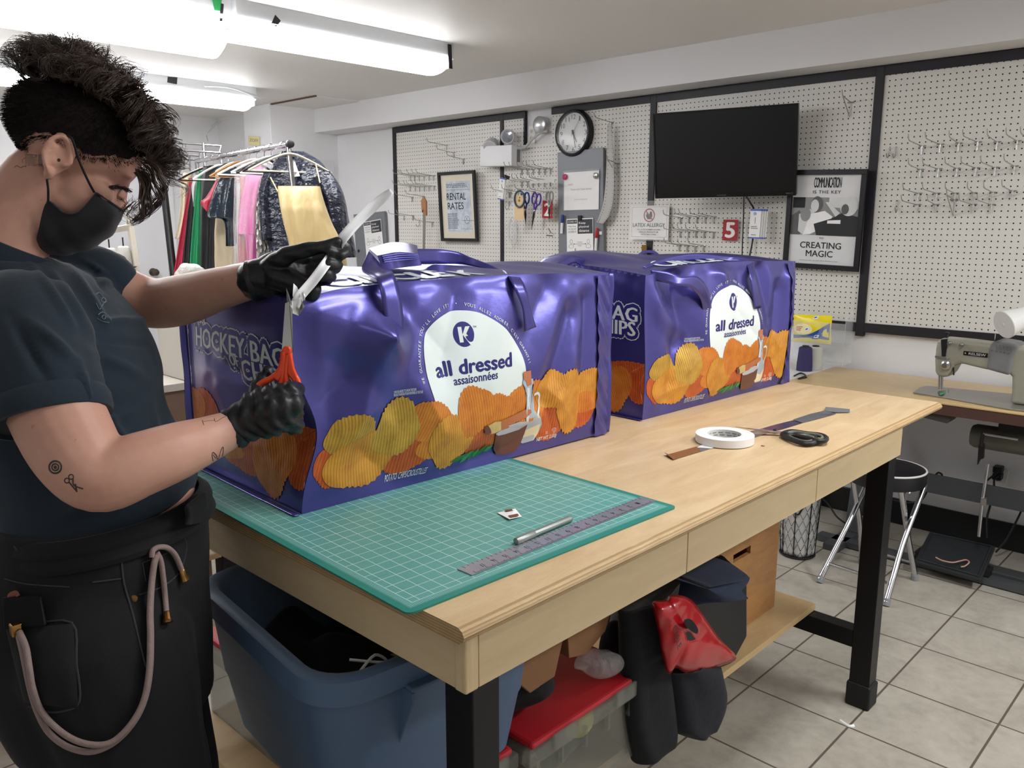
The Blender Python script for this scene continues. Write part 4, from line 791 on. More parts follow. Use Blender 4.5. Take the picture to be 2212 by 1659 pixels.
class Bag:
    H = 0.392
    def __init__(s, O, R, D, seed, feats, edge, label):
        O = Vector(O); R = Vector(R); s.L = (R-O).length; s.D = D; d = R-O; rz = math.atan2(-d.x, d.y); s.rnd = random.Random(seed); s.f = list(feats); s.edge = edge
        s.t = thing('chip_bag', label, 'bag', O, 'giant chip bags on the table', rz); s.M = WM[s.t]; s.Mi = s.M.inverted(); H = s.H
        for k in range(16):
            a = (s.rnd.uniform(0.03, s.L), s.rnd.uniform(0.02, H)); an = s.rnd.uniform(0, 6.28); l = s.rnd.uniform(0.06, 0.2)
            s.f.append((a, (a[0]+l*math.cos(an), a[1]+l*math.sin(an)), s.rnd.uniform(0.02, 0.05), s.rnd.uniform(-0.006, 0.006)))
        s.g = []
        for k in range(14):
            a = (s.rnd.uniform(0.0, D), s.rnd.uniform(0.02, H)); an = s.rnd.uniform(0, 6.28); l = s.rnd.uniform(0.05, 0.16); s.g.append((a, (a[0]+l*math.cos(an), a[1]+l*math.sin(an)), s.rnd.uniform(0.015, 0.04), s.rnd.uniform(-0.007, 0.006)))
    @staticmethod
    def ridge(fs, u, v):
        r = 0
        for a, b, w, amp in fs:
            ax, ay = a; bx, by = b[0]-ax, b[1]-ay; l2 = bx*bx+by*by+1e-9; t = max(0, min(1, ((u-ax)*bx+(v-ay)*by)/l2)); d = math.hypot(u-ax-t*bx, v-ay-t*by)
            if d < w: r += amp*(1-d/w)**1.3*(1-0.35*t)
        return r
    def e(s, v): return s.edge(v)
    def S(s, u, v, lift=0.0):                     # front face, local coordinates; u along the length, v up
        L, H = s.L, s.H; fu = u/L; fv = v/H; m = min(1, fu/0.06, (1-fu)/0.04)*min(1, (fv+0.02)/0.10, (1.0-fv)/0.06); m = max(0, m)
        pil = 0.030*math.sin(math.pi*min(1, max(0, fu)))**0.7*math.sin(math.pi*min(1, max(0, fv)))**0.8
        d = (pil+Bag.ridge(s.f, u, v))*m
        top = s.tope(u)*max(0, fv)**2
        return Vector((d+lift, u+s.e(v)*(1-fu)**3, v+top))
    def tope(s, u): return 0.010*math.sin(math.pi*u/s.L)-0.012*math.exp(-((u-0.01)/0.06)**2)
    def E(s, u, v, lift=0.0):                     # near end face: u measured from the front corner towards the back
        D, H = s.D, s.H; fu = u/D; fv = v/H; m = max(0, min(1, fu/0.08, (1-fu)/0.06)*min(1, (fv+0.02)/0.08, (1.01-fv)/0.08))
        d = (0.02*math.sin(math.pi*fu)*math.sin(math.pi*min(1, fv))+Bag.ridge(s.g, u, v))*m
        return Vector((-u, s.e(v)*(1-fu)**2-d-lift, v+s.tope(0)*max(0, fv)**2*(1-fu)+0.012*math.sin(math.pi*fu)*fv**2))
    def TT(s, u, w, lift=0.0):                    # top; w from front (0) to back (1)
        b = 0.018*math.sin(math.pi*w)+0.03*math.exp(-((u-0.12)/0.12)**2)*sstep(0.3, 0.8, w)*(1-sstep(0.9, 1, w)); wr = 0.004*math.sin(37*u+9*w)*math.sin(math.pi*w)
        m = min(1, u/0.03, (s.L-u)/0.03); z = s.H+s.tope(u)*(1-w)+0.012*math.sin(math.pi*w)*(1-u/s.L if u < 0.1 else 0)*0+(b+wr)*max(0, m)+(0.012*math.sin(math.pi*w))*(1-min(1, m)); return Vector((-w*s.D, u+s.e(s.H)*(1-u/s.L)**3*(1-w)**2, z+lift))
    def body(s):
        L, H, D = s.L, s.H, s.D; m = MB()
        m.grid(lambda a, b: s.S(a*L, b*H), 120, 56); m.grid(lambda a, b: s.E((1-a)*D, b*H), 60, 56); m.grid(lambda a, b: s.TT(a*L, b), 120, 40)
        m.grid(lambda a, b: Vector((-a*D, L+0.012*math.sin(math.pi*a)*math.sin(math.pi*b), b*H+0.012*math.sin(math.pi*a)*b*b)), 40, 30); m.grid(lambda a, b: Vector((-D-0.02*math.sin(math.pi*a)*math.sin(math.pi*b), (1-a)*L, b*H)), 60, 30)
        m.add([(0, 0, 0), (0, L, 0), (-D, L, 0), (-D, 0, 0)], [(0, 3, 2, 1)]); o = m.build('bag_body', FOIL, s.t, local=True, ang=180)
        bm = bmesh.new(); bm.from_mesh(o.data); bmesh.ops.remove_doubles(bm, verts=bm.verts, dist=0.0012); bm.to_mesh(o.data); bm.free(); o.data.polygons.foreach_set('use_smooth', [True]*len(o.data.polygons)); o.data.set_sharp_from_angle(angle=math.radians(52))
        r = s.rnd                                  # welded seams
        def fin(name, p, q, out, w, n=40, cr=0.006):
            p, q, out = Vector(p), Vector(q), Vector(out); sd = (q-p).cross(out).normalized(); ph = [r.uniform(0, 6) for _ in range(4)]
            def fn(a, b): return p+(q-p)*b+out*(w*a)+sd*(cr*0.4*a*(math.sin(9*b+ph[0])+0.5*math.sin(23*b+ph[1]))+0.001)
            MB().grid(fn, 4, n).build(name, FOIL, s.t, local=True, solid=0.0012, ang=180)
        fin('side_seam', (0.001, L-0.001, 0), (0.001, L-0.001, H), (0.15, 1, 0), 0.014); fin('side_seam', (-D, 0, 0), (-D, 0, H), (-0.7, -0.5, 0), 0.02)
        fin('bottom_seam', (-D, -0.001, 0.002), (0.004, -0.004, 0.002), (0.1, -1, 0.06), 0.012, cr=0.001)
        def strip(a, b):                           # crumpled gusset beside the right seam
            u = L-0.05+0.048*a; p = s.S(u, b*H*0.985); return p+Vector((0.005+0.0035*math.sin(19*b+3*a)*math.sin(3.14*a)+0.002*math.sin(53*b+a*9), 0, 0))
        MB().grid(strip, 8, 70).build('crumpled_gusset', FOIL, s.t, local=True, ang=180)
    def lw(s, px, py, off=0.0):                    # picture point -> local point on the plane x = off
        d = s.Mi.to_3x3() @ ray(px, py); c = s.Mi @ CAM; return c+d*((off-c.x)/d.x)
    def uv(s, px, py): q = s.lw(px, py, 0.012); return (q.y, q.z)
    def uve(s, px, py): d = s.Mi.to_3x3() @ ray(px, py); c = s.Mi @ CAM; q = c+d*((-0.008-c.y)/d.y); return (-q.x, q.z)
    # ---- printing: everything follows the face
    def fill(s, F, mb, pts, lift, mi=0, rings=8, uvr=None):
        cx = sum(p[0] for p in pts)/len(pts); cy = sum(p[1] for p in pts)/len(pts); n = len(pts); vs = []; uv = []
        for k in range(rings):
            f = (rings-k)/rings
            for p in pts:
                a, b = cx+(p[0]-cx)*f, cy+(p[1]-cy)*f; vs.append(F(a, b, lift)); q = (a-cx, b-cy)
                uv.append((q[0]*uvr[0]+q[1]*uvr[1]+cx*3, -q[0]*uvr[1]+q[1]*uvr[0]+cy*3) if uvr else (a, b))
        vs.append(F(cx, cy, lift)); uv.append((cx*3, cy*3)); fs = []
        for k in range(rings-1):
            for i in range(n): fs.append((k*n+i, k*n+(i+1) % n, (k+1)*n+(i+1) % n, (k+1)*n+i))
        for i in range(n): fs.append(((rings-1)*n+i, (rings-1)*n+(i+1) % n, rings*n))
        mb.add(vs, fs, mi, uv)
    def text(s, F, mb, st, a, b, h, lift, mi=0, flip=1, **kw):    # from a to b (face coordinates) along the baseline, letters h high
        kw.setdefault('align', 'LEFT'); bl = tblocks(st, 1.0, **kw); A_ = [q for v, f in bl for q in v]; x0 = min(q[0] for q in A_); x1 = max(q[0] for q in A_); y1 = max(q[1] for q in A_); du = (b[0]-a[0], b[1]-a[1]); l = math.hypot(*du); n = (-du[1]/l*flip, du[0]/l*flip)
        for k, (v, f) in enumerate(bl):
            w = [(a[0]+du[0]*(x-x0)/(x1-x0)+n[0]*y/y1*h, a[1]+du[1]*(x-x0)/(x1-x0)+n[1]*y/y1*h) for x, y in v]
            if h > 0.015: w, f = subd(w, f, 0.007)
            mb.add([F(x, y, lift+k*0.00005) for x, y in w], f, mi)
def chip_outline(c, ra, rb, ang, rnd, teeth=True):
    pts = []; N = 64; e = rnd.uniform(-0.12, 0.12); p2 = rnd.uniform(0, 6)
    for k in range(N):
        a = 2*math.pi*k/N; r = 1+0.07*math.sin(2*a+p2)+0.07*math.sin(3*a+p2*2)+0.03*math.sin(5*a+p2*3)+e*math.cos(a)
        if teeth and abs(math.sin(a)) > 0.72: r += 0.035*(1 if k % 2 else -1)
        x, y = ra*r*math.cos(a), rb*r*math.sin(a); pts.append((c[0]+x*math.cos(ang)-y*math.sin(ang), c[1]+x*math.sin(ang)+y*math.cos(ang)))
    return pts
# the printed design, measured on the nearer bag and kept in face coordinates so that both bags carry it
feat1 = [((0.17, 0.305), (0.02, 0.37), 0.075, 0.020), ((0.17, 0.30), (0.08, 0.13), 0.07, 0.024), ((0.17, 0.30), (0.30, 0.10), 0.08, 0.020), ((0.09, 0.23), (0.03, 0.2), 0.07, -0.018), ((0.22, 0.36), (0.2, 0.33), 0.05, -0.010),
         ((0.70, 0.30), (0.60, 0.12), 0.05, -0.020), ((0.62, 0.36), (0.55, 0.27), 0.07, -0.016), ((0.76, 0.33), (0.73, 0.05), 0.045, -0.014), ((0.36, 0.36), (0.30, 0.22), 0.06, -0.012), ((0.1, 0.1), (0.2, 0.02), 0.07, -0.012), ((0.4, 0.02), (0.6, 0.04), 0.05, -0.012)]
bag1 = Bag((-1.240, 0.750, ZM+0.0003), (-1.208, 1.594, ZM+0.0003), 0.43, 3, feat1, lambda v: 0.040*math.exp(-((v-0.145)/0.085)**2)-0.006*math.exp(-((v-0.33)/0.05)**2), 'nearer big purple bag of chips standing on the green mat')
feat2 = [((0.12, 0.37), (0.16, 0.2), 0.09, -0.030), ((0.0, 0.36), (0.1, 0.25), 0.05, 0.012), ((0.13, 0.18), (0.1, 0.05), 0.06, -0.022), ((0.33, 0.38), (0.36, 0.25), 0.07, 0.014), ((0.55, 0.38), (0.6, 0.22), 0.05, -0.022), ((0.66, 0.3), (0.62, 0.05), 0.05, -0.018), ((0.72, 0.34), (0.70, 0.02), 0.04, 0.018)]
bag2 = Bag((-1.226, 1.776, ZTAB+0.001), (-1.194, 2.54, ZTAB+0.001), 0.43, 8, feat2, lambda v: 0.006*math.sin(v*14), 'farther big purple bag of chips on the bare wood by the pegboard')
bag1.body(); bag2.body()
x5 = lambda x, y: (360+x*.43402, 500+y*.43402); x7 = lambda x, y: (820+x*.25316, 640+y*.25316)
U5 = lambda x, y: bag1.uv(*x5(x, y)); U7 = lambda x, y: bag1.uv(*x7(x, y)); E5 = lambda x, y: bag1.uve(*x5(x, y))
rc = random.Random(11)
def chips_of(lst, U, sc=1.1):
    out = []
    for cx, cy, w, h, an, m in lst:
        c = U(cx, cy); a = U(cx-w/2, cy); b = U(cx+w/2, cy); t0 = U(cx, cy-h/2); t1 = U(cx, cy+h/2); out.append((chip_outline(c, abs(b[0]-a[0])/2*sc, abs(t0[1]-t1[1])/2*sc, math.radians(an), rc), math.radians(an), m))
    return out
FC = chips_of([(1160, 1110, 260, 170, 0, 2), (770, 1180, 150, 190, 0, 2), (1560, 1010, 230, 170, 10, 2), (1900, 930, 190, 190, 0, 2), (2050, 880, 160, 180, 0, 2), (1330, 1060, 170, 130, 0, 1), (870, 1030, 270, 180, -8, 3), (1250, 940, 190, 190, -20, 1), (1720, 870, 190, 170, 10, 1), (1630, 900, 150, 170, 0, 1), (1800, 860, 180, 230, 0, 1), (2110, 760, 120, 150, 0, 0), (2100, 850, 110, 100, 0, 1),
              (960, 1140, 320, 250, 12, 0), (1095, 985, 220, 250, 8, 3), (1390, 1035, 220, 240, 18, 0), (1500, 890, 180, 220, 15, 1), (1910, 790, 150, 180, -8, 0), (1990, 850, 130, 280, 12, 0)], U5)
EC = chips_of([(190, 900, 170, 190, 0, 2), (370, 1100, 170, 200, 0, 2), (570, 1070, 210, 180, 0, 2), (640, 1180, 140, 220, 0, 2), (100, 870, 170, 200, -10, 1), (300, 1060, 150, 120, 0, 1), (700, 1090, 130, 260, 10, 1), (505, 1150, 150, 290, -18, 1)], E5)
ARCH = [U7(*q) for q in ((720, 150), (640, 155), (560, 185), (480, 230), (420, 285), (378, 345), (348, 420), (330, 500), (324, 590), (325, 690), (335, 780), (352, 870), (372, 950), (500, 1010), (650, 1040), (800, 1030), (950, 1000), (1080, 930), (1150, 890), (1185, 800), (1198, 700), (1197, 630), (1185, 550), (1160, 475), (1120, 400), (1065, 330), (1000, 265), (925, 210), (850, 172), (785, 155))]
TPATH = spline([(*U7(*q), 0) for q in ((290, 745), (283, 600), (300, 480), (338, 365), (405, 262), (485, 182), (560, 140), (635, 115), (700, 108), (800, 128), (885, 168), (1000, 240), (1085, 315), (1150, 395), (1200, 485), (1228, 585))], 10)
def path_text(bag, F, mb, st, path, h, lift, mi=0):
    L = [0]
    for i in range(1, len(path)): L.append(L[-1]+(path[i]-path[i-1]).length)
    def at(d):
        i = 0
        while i < len(L)-2 and L[i+1] < d: i += 1
        t = (d-L[i])/max(1e-9, L[i+1]-L[i]); return path[i].lerp(path[i+1], t), (path[i+1]-path[i]).normalized()
    step = L[-1]/len(st)
    for k, ch in enumerate(st):
        if ch == ' ': continue
        p, d = at((k+0.5)*step); v, f = text2d(ch, h/0.72); xs = [q[0] for q in v]; mx = (min(xs)+max(xs))/2; n = Vector((-d.y, d.x, 0)); sx = min(1.0, step*0.85/max(1e-6, max(xs)-min(xs)))
        mb.add([F(p.x+d.x*(x-mx)*sx+n.x*y, p.y+d.y*(x-mx)*sx+n.y*y, lift) for x, y in v], f, mi)
def paint(bag, end=True):
    F = bag.S; t = bag.t; b = MB(); bag.fill(F, b, [(q.x, q.y) for q in spline([(x, y, 0) for x, y in ARCH], 4, closed=True)], 0.0010, 0, 26); b.build('white_panel', PW, t, local=True, ang=180)
    b = MB()
    for i, (o, an, m) in enumerate(FC):
        o = [(min(bag.L-0.001, max(0.001, x)), y) for x, y in o]; bag.fill(F, b, o, 0.0009+0.00008*i, m, 12, (math.cos(an), math.sin(an)))
    b.build('printed_chips', CHIP, t, local=True, ang=180)
    b = MB(); path_text(bag, F, b, "WE GUARANTEE YOU'LL LOVE IT!  •  VOUS ALLEZ ADORER, C'EST GARANTI!", TPATH, 0.0068, 0.0012)
    a, c = U7(22, 835), U7(205, 805); bag.text(F, b, 'CHIPS ENLARGED TO SHOW TEXTURE', a, (c[0], a[1]), 0.005, 0.0012); a, c = U7(22, 862), U7(252, 830); bag.text(F, b, 'PRODUIT AGRANDI POUR MONTRER LA TEXTURE', a, (c[0], a[1]), 0.005, 0.0012)
    a, c = U7(66, 1600), U7(400, 1515); m = lerp(a[0], c[0], 0.33); bag.text(F, b, 'POTATO', a, (m-0.004, a[1]), 0.0135, 0.0012); bag.text(F, b, 'CHIPS/CROUSTILLES', (m, a[1]), (c[0], a[1]), 0.0135, 0.0012, shear=0.25)
    a, c = U7(1360, 1245), U7(1530, 1190); bag.text(F, b, 'NET WT. 3,180g', a, (c[0], a[1]), 0.0085, 0.0012, bold=0.02, shear=0.2)
    cu, cv = U7(1500, 1148); bag.text(F, b, 'U', (cu-0.0025, cv-0.0035), (cu+0.0025, cv-0.0035), 0.007, 0.0012); cd, dv = U7(1440, 1168); bag.text(F, b, 'D', (cd-0.002, dv-0.003), (cd+0.002, dv-0.003), 0.006, 0.0012)
    n = 24; ring = [(math.cos(2*math.pi*k/n), math.sin(2*math.pi*k/n)) for k in range(n)]; vs = [F(cu+x*r, cv+y*r, 0.0012) for r in (0.0058, 0.0066) for x, y in ring]; b.add(vs, [(k, (k+1) % n, n+(k+1) % n, n+k) for k in range(n)])
    b.build('white_lettering', PW, t, local=True, smooth=False)
    b = MB(); kc = U7(692, 342); kr = abs(U7(692, 240)[1]-U7(692, 445)[1])/2; bag.fill(F, b, [(kc[0]+kr*math.cos(2*math.pi*k/40), kc[1]+kr*math.sin(2*math.pi*k/40)) for k in range(40)], 0.0014, 0, 6); b.build('round_logo', PNAVY, t, local=True, ang=180)
    b = MB(); w, h = kr*0.62, kr*0.66; P_ = lambda x, y: (kc[0]+x*kr, kc[1]+y*kr)
    for poly in ([(-0.50, -0.62), (-0.14, -0.62), (-0.14, 0.60), (-0.50, 0.60)], [(-0.16, -0.05), (0.22, 0.60), (0.66, 0.60), (0.1, -0.12)], [(-0.16, 0.02), (0.14, 0.12), (0.86, -0.72), (0.52, -0.92)]): b.add([F(*P_(x, y), 0.0018) for x, y in poly], [(0, 1, 2, 3)])
    b.build('logo_letter', PW, t, local=True, smooth=False)
    b = MB(); a, c = U7(425, 708), U7(1075, 592); c2 = U7(1060, 478); hh = (c2[1]-c[1]); vb = (a[1]+c[1])/2; m = lerp(a[0], c[0], 0.205)
    bag.text(F, b, 'all', (a[0], vb), (m, vb), hh, 0.0014, bold=0.035); bag.text(F, b, 'dressed', (m+0.016, vb), (c[0], vb), hh, 0.0014, bold=0.035)
    a, c = U7(568, 772), U7(940, 700); vb = (a[1]+c[1])/2+0.001; bag.text(F, b, 'assaisonnées', (a[0], vb), (c[0], vb), hh*0.56, 0.0014, bold=0.02); a = U7(768, 290); bag.text(F, b, 'TM', a, (a[0]+0.008, a[1]), 0.004, 0.0014)
    b.build('navy_lettering', PNAVY, t, local=True, smooth=False)
    Z = 0.0028                                     # bottle, brush, bowl and leaves
    def fl(nm, pts, m, l, U=U7, rings=5): b = MB(); bag.fill(F, b, [U(*q) for q in pts], l, 0, rings); return b.build(nm, m, t, local=True, ang=180)
    fl('printed_bottle', [(1170, 710), (1255, 700), (1262, 740), (1245, 760), (1262, 840), (1285, 970), (1350, 1030), (1378, 1090), (1362, 1180), (1330, 1235), (1240, 1262), (1200, 1240), (1190, 1150), (1205, 1050), (1205, 900), (1185, 770), (1165, 740)], GLASSP[0], Z)
    fl('printed_bottle', [(1215, 1150), (1360, 1085), (1362, 1175), (1330, 1230), (1240, 1255), (1210, 1235)], GLASSP[2], Z+0.0003)
    fl('printed_bottle', [(1205, 780), (1225, 780), (1240, 960), (1225, 1080), (1212, 1080)], GLASSP[1], Z+0.0003)
    hp = spline([(*U7(*q), 0) for q in ((1275, 840), (1310, 825), (1340, 850), (1340, 930), (1315, 1000), (1330, 1030))], 6); bb = MB(); vs = []
    for i, p in enumerate(hp):
        d = (hp[min(i+1, len(hp)-1)]-hp[max(0, i-1)]).normalized(); vs += [F(p.x-d.y*0.003, p.y+d.x*0.003, Z+0.0002), F(p.x+d.y*0.003, p.y-d.x*0.003, Z+0.0002)]
    bb.add(vs, [(2*i, 2*i+1, 2*i+3, 2*i+2) for i in range(len(hp)-1)]); bb.build('printed_handle', GLASSP[1], t, local=True, ang=180)
    fl('printed_cork', [(1168, 645), (1235, 632), (1240, 700), (1243, 750), (1205, 765), (1190, 720), (1172, 710)], PRN['cork'], Z+0.0005)
    fl('printed_bowl', [(965, 1180), (1100, 1150), (1228, 1090), (1232, 1200), (1215, 1280), (1170, 1330), (1090, 1358), (1020, 1360), (990, 1310)], PRN['bowl'], Z+0.0007)
    fl('printed_rim', [(960, 1170), (1050, 1105), (1150, 1065), (1215, 1060), (1228, 1085), (1160, 1135), (1050, 1175), (990, 1188)], PRN['rim'], Z+0.0009)
    fl('printed_brush', [(985, 1060), (1060, 1030), (1140, 990), (1200, 960), (1245, 960), (1252, 985), (1210, 1025), (1120, 1070), (1060, 1120), (1000, 1140)], PRN['brush'], Z+0.0012)
    fl('printed_bristle', [(880, 1100), (940, 1065), (990, 1062), (1002, 1138), (950, 1165), (900, 1172), (860, 1160), (850, 1125)], PRN['hair'], Z+0.0013)
    fl('printed_sauce', [(848, 1108), (880, 1100), (905, 1130), (918, 1160), (895, 1180), (860, 1165)], PRN['bowl'], Z+0.0015)
    for i, (p, q) in enumerate((((595, 1420), (780, 1340)), ((690, 1430), (805, 1315)), ((775, 1410), (815, 1315)), ((815, 1385), (850, 1300)), ((832, 1390), (920, 1260)), ((900, 1330), (970, 1275)))):
        a, c = U7(*p), U7(*q); dx, dy = c[0]-a[0], c[1]-a[1]; l = math.hypot(dx, dy); nx, ny = -dy/l*0.006, dx/l*0.006; bb = MB(); bag.fill(F, bb, [a, (a[0]+dx*.35+nx, a[1]+dy*.35+ny), (a[0]+dx*.75+nx*.7, a[1]+dy*.75+ny*.7), c, (a[0]+dx*.75-nx*.7, a[1]+dy*.75-ny*.7), (a[0]+dx*.35-nx, a[1]+dy*.35-ny)], Z+0.0005+0.0001*i, 0, 3); bb.build('printed_leaf', PRN['leaf' if i % 2 else 'leafd'], t, local=True, ang=180)
    # near end: chips and the big lettering with its outline
    F = bag.E; b = MB()
    for i, (o, an, m) in enumerate(EC):
        o = [(min(bag.D-0.002, max(0.001, x)), y) for x, y in o]; bag.fill(F, b, o, 0.0009+0.00008*i, m, 12, (math.cos(an), math.sin(an)))
    b.m = list(b.m); b.build('printed_chips', CHIP, t, local=True, ang=180)
    def lin3(items):                               # a = left end, c = right end (face coordinates run right to left)
        for k, (grow, m, l) in enumerate(((0.36, PW, 0.0010), (0.29, PDEEP, 0.0013), (0.04, PW, 0.0016))):
            b = MB()
            for st, a, c, h in items:
                v, f = text2d(st, 1.0, align='LEFT', res=2); x0 = min(q[0] for q in v); x1 = max(q[0] for q in v); y1 = max(q[1] for q in v); s1 = h/y1; gh = 0.036
                for j in range(1 if grow < 0.05 else 12):
                    an = 2*math.pi*j/12; ox, oy = (0, 0) if grow < 0.05 else (grow*gh*math.cos(an), grow*gh*math.sin(an))
                    for dk, dx in enumerate((-0.0017, 0, 0.0017) if grow < 0.05 else (0,)): w, g = subd([(lerp(a[0], c[0], (x-x0)/(x1-x0))-ox-dx, a[1]+(c[1]-a[1])*(x-x0)/(x1-x0)+y*s1+oy) for x, y in v], f, 0.01); b.add([F(x, y, l+0.00005*dk+0.00001*j) for x, y in w], g)
            b.build(('outline', 'outline_fill', 'white_lettering')[k], m, t, local=True, smooth=False)
    q = E5(333, 668); q2 = (q[0]-0.044, q[1]-0.020); q0 = E5(150, 570)
    lin3([('HOCKEY BAG', q0, (0.022, q0[1]-0.002), 0.038), ('OF', q, (q[0]-0.034, q[1]), 0.022), ('CHIPS', q2, (0.028, q2[1]), 0.038)])
    q = E5(150, 462); b = MB(); bag.text(F, b, 'THE', (q[0]+0.0, q[1]), (q[0]-0.05, q[1]), 0.03, 0.0012, flip=-1, bold=0.03)
    b.build('white_lettering', PW, t, local=True, smooth=False)
    b = MB(); H = bag.H; FT = lambda x, y, l: bag.TT(x, min(0.98, max(0.02, y)), l+0.001); bag.text(FT, b, 'CIRCLE K', (0.10, 0.03), (0.46, 0.03), 0.16, 0.001, bold=0.05); b.build('white_lettering', PW, t, local=True, smooth=False)
paint(bag1); paint(bag2)
# ---------------------------------------------------------------- carrying straps, folded flaps
def ribbon(bag, pts, name, n=6):
    A = spline([bag.lw(*q[0], q[2]) for q in pts], n); B = spline([bag.lw(*q[1], q[2]+(q[3] if len(q) > 3 else 0)) for q in pts], n); k = 4; vs = []
    for a, b in zip(A, B):
        for j in range(k+1): vs.append(a.lerp(b, j/k))
    W_ = k+1; fs = [(i*W_+j, i*W_+j+1, (i+1)*W_+j+1, (i+1)*W_+j) for i in range(len(A)-1) for j in range(k)]
    return MB().add(vs, fs).build(name, FOIL, bag.t, local=True, solid=0.0016, ang=180)
x8 = lambda x, y: (700+x*.28029, 510+y*.28029); s6 = lambda x, y: (1080+x*.34358, 520+y*.34358)
def R8(l, f): return [(f(*a), f(*b), *o) for a, b, *o in l]
ribbon(bag1, R8([((512, 868), (606, 866), .03), ((500, 790), (612, 690), .034), ((465, 600), (608, 600), .034), ((438, 440), (588, 450), .03), ((405, 340), (540, 300), .016), ((345, 300), (505, 262), -.02), ((290, 262), (450, 235), -.05, .01), ((315, 180), (425, 205), -.07), ((345, 115), (410, 190), -.09)], x8), 'strap')
ribbon(bag1, R8([((700, 98), (715, 215), -.16), ((780, 98), (790, 215), -.17), ((900, 102), (900, 214), -.18), ((1030, 122), (1020, 214), -.17), ((1120, 160), (1110, 225), -.15), ((1250, 210), (1230, 250), -.12), ((1350, 255), (1330, 270), -.08), ((1390, 275), (1470, 292), -.03), ((1430, 330), (1520, 335), .01), ((1480, 430), (1560, 420), .03), ((1530, 560), (1590, 560), .03), ((1545, 735), (1635, 700), .028)], x8), 'strap')
F1 = [bag1.lw(*x8(*q), o) for q, o in (((410, 150), -.07), ((722, 140), -.07), ((748, 225), -.07), ((450, 262), -.07), ((345, 95), -.15), ((715, 72), -.15), ((745, 200), -.15), ((420, 230), -.15))]
def flap(u, v):
    a = F1[0].lerp(F1[1], u); b = F1[3].lerp(F1[2], u); c = F1[4].lerp(F1[5], u)
    return (a.lerp(b, (v-0.45)/0.55) if v > 0.45 else c.lerp(a, v/0.45))+Vector((0.004*math.sin(9*u), 0, 0.006*math.sin(math.pi*u)*(1-v)*1.6))
m = MB().grid(flap, 16, 20); m.add([F1[i] for i in (0, 4, 7, 3)], [(0, 1, 2, 3)]); m.add([F1[i] for i in (1, 2, 6, 5)], [(0, 1, 2, 3)]); m.add([F1[i] for i in (4, 5, 6, 7)], [(0, 1, 2, 3)]); m.add([F1[i] for i in (3, 7, 6, 2)], [(0, 1, 2, 3)])
m.build('folded_flap', FOIL, bag1.t, local=True, ang=50)
m = MB()
for k in range(4): m.tube([flap(0.06, 0.5+0.07*k)+Vector((0.004, 0, 0)), flap(0.5, 0.5+0.075*k)+Vector((0.006, 0, 0)), flap(0.95, 0.49+0.06*k)+Vector((0.004, 0, 0))], 0.0012, 6)
m.build('flap_crease', FOIL, bag1.t, local=True)
ribbon(bag2, R8([((945, 185), (960, 248), -.01), ((1050, 195), (1040, 265), .02), ((1150, 225), (1110, 280), .04), ((1240, 225), (1185, 290), .045), ((1300, 290), (1235, 330), .04), ((1325, 380), (1265, 380), .03), ((1330, 450), (1275, 440), .02)], s6), 'strap')
ribbon(bag2, R8([((900, 165), (950, 195), -.05), ((1000, 120), (1020, 170), -.06), ((1120, 92), (1130, 135), -.06), ((1260, 82), (1270, 120), -.05), ((1420, 98), (1410, 125), -.04), ((1530, 105), (1500, 130), -.02), ((1590, 140), (1550, 150), .0), ((1615, 250), (1575, 250), .03), ((1645, 420), (1600, 430), .03)], s6), 'strap')
ribbon(bag2, R8([((350, 145), (395, 175), -.2), ((450, 98), (470, 140), -.22), ((540, 120), (530, 175), -.24), ((640, 165), (600, 205), -.26), ((760, 190), (720, 215), -.26), ((900, 170), (860, 195), -.2)], s6), 'strap')
ribbon(bag2, R8([((830, 135), (850, 145), -.36), ((855, 95), (880, 110), -.36), ((910, 62), (915, 82), -.36), ((965, 62), (955, 82), -.36), ((1005, 90), (985, 105), -.36), ((1020, 125), (1000, 130), -.36)], s6), 'strap')
# ================================================================ the person at the near end of the table
PER = thing('person', 'person with dark curly hair, black mask and gloves cutting a strip with scissors', 'person', (K(230, 1200, 1.36).x, K(230, 1200, 1.36).y, 0))
FH = Vector((FWD.x, FWD.y, 0)).normalized()
def fuse(mb, vox, smooth, name, m, parent, disp=None, ang=180):
    me = bpy.data.meshes.new('tmp'); me.from_pydata([tuple(q) for q in mb.v], [], mb.f); me.update(); o = bpy.data.objects.new('tmp', me); COL.objects.link(o)
    bm = bmesh.new(); bm.from_mesh(me); bmesh.ops.recalc_face_normals(bm, faces=bm.faces); bm.to_mesh(me); bm.free()
    r = o.modifiers.new('r', 'REMESH'); r.mode = 'VOXEL'; r.voxel_size = vox; r.use_smooth_shade = True
    s = o.modifiers.new('s', 'SMOOTH'); s.factor = 0.5; s.iterations = smooth
    dg = bpy.context.evaluated_depsgraph_get(); nm = bpy.data.meshes.new_from_object(o.evaluated_get(dg)); bpy.data.objects.remove(o); bpy.data.meshes.remove(me)
    b = MB(); n = len(nm.vertices); co_ = np.zeros(n*3); nm.vertices.foreach_get('co', co_); b.v = [Vector(q) for q in co_.reshape(-1, 3)]
    if disp:
        no = np.zeros(n*3); nm.vertices.foreach_get('normal', no); no = no.reshape(-1, 3); b.v = [q+Vector(k)*disp(q, Vector(k)) for q, k in zip(b.v, no)]
    b.f = [tuple(p.vertices) for p in nm.polygons]; b.m = [0]*len(b.f); b.uv = [(0, 0)]*n; bpy.data.meshes.remove(nm)
    return b.build(name, m, parent, ang=ang)
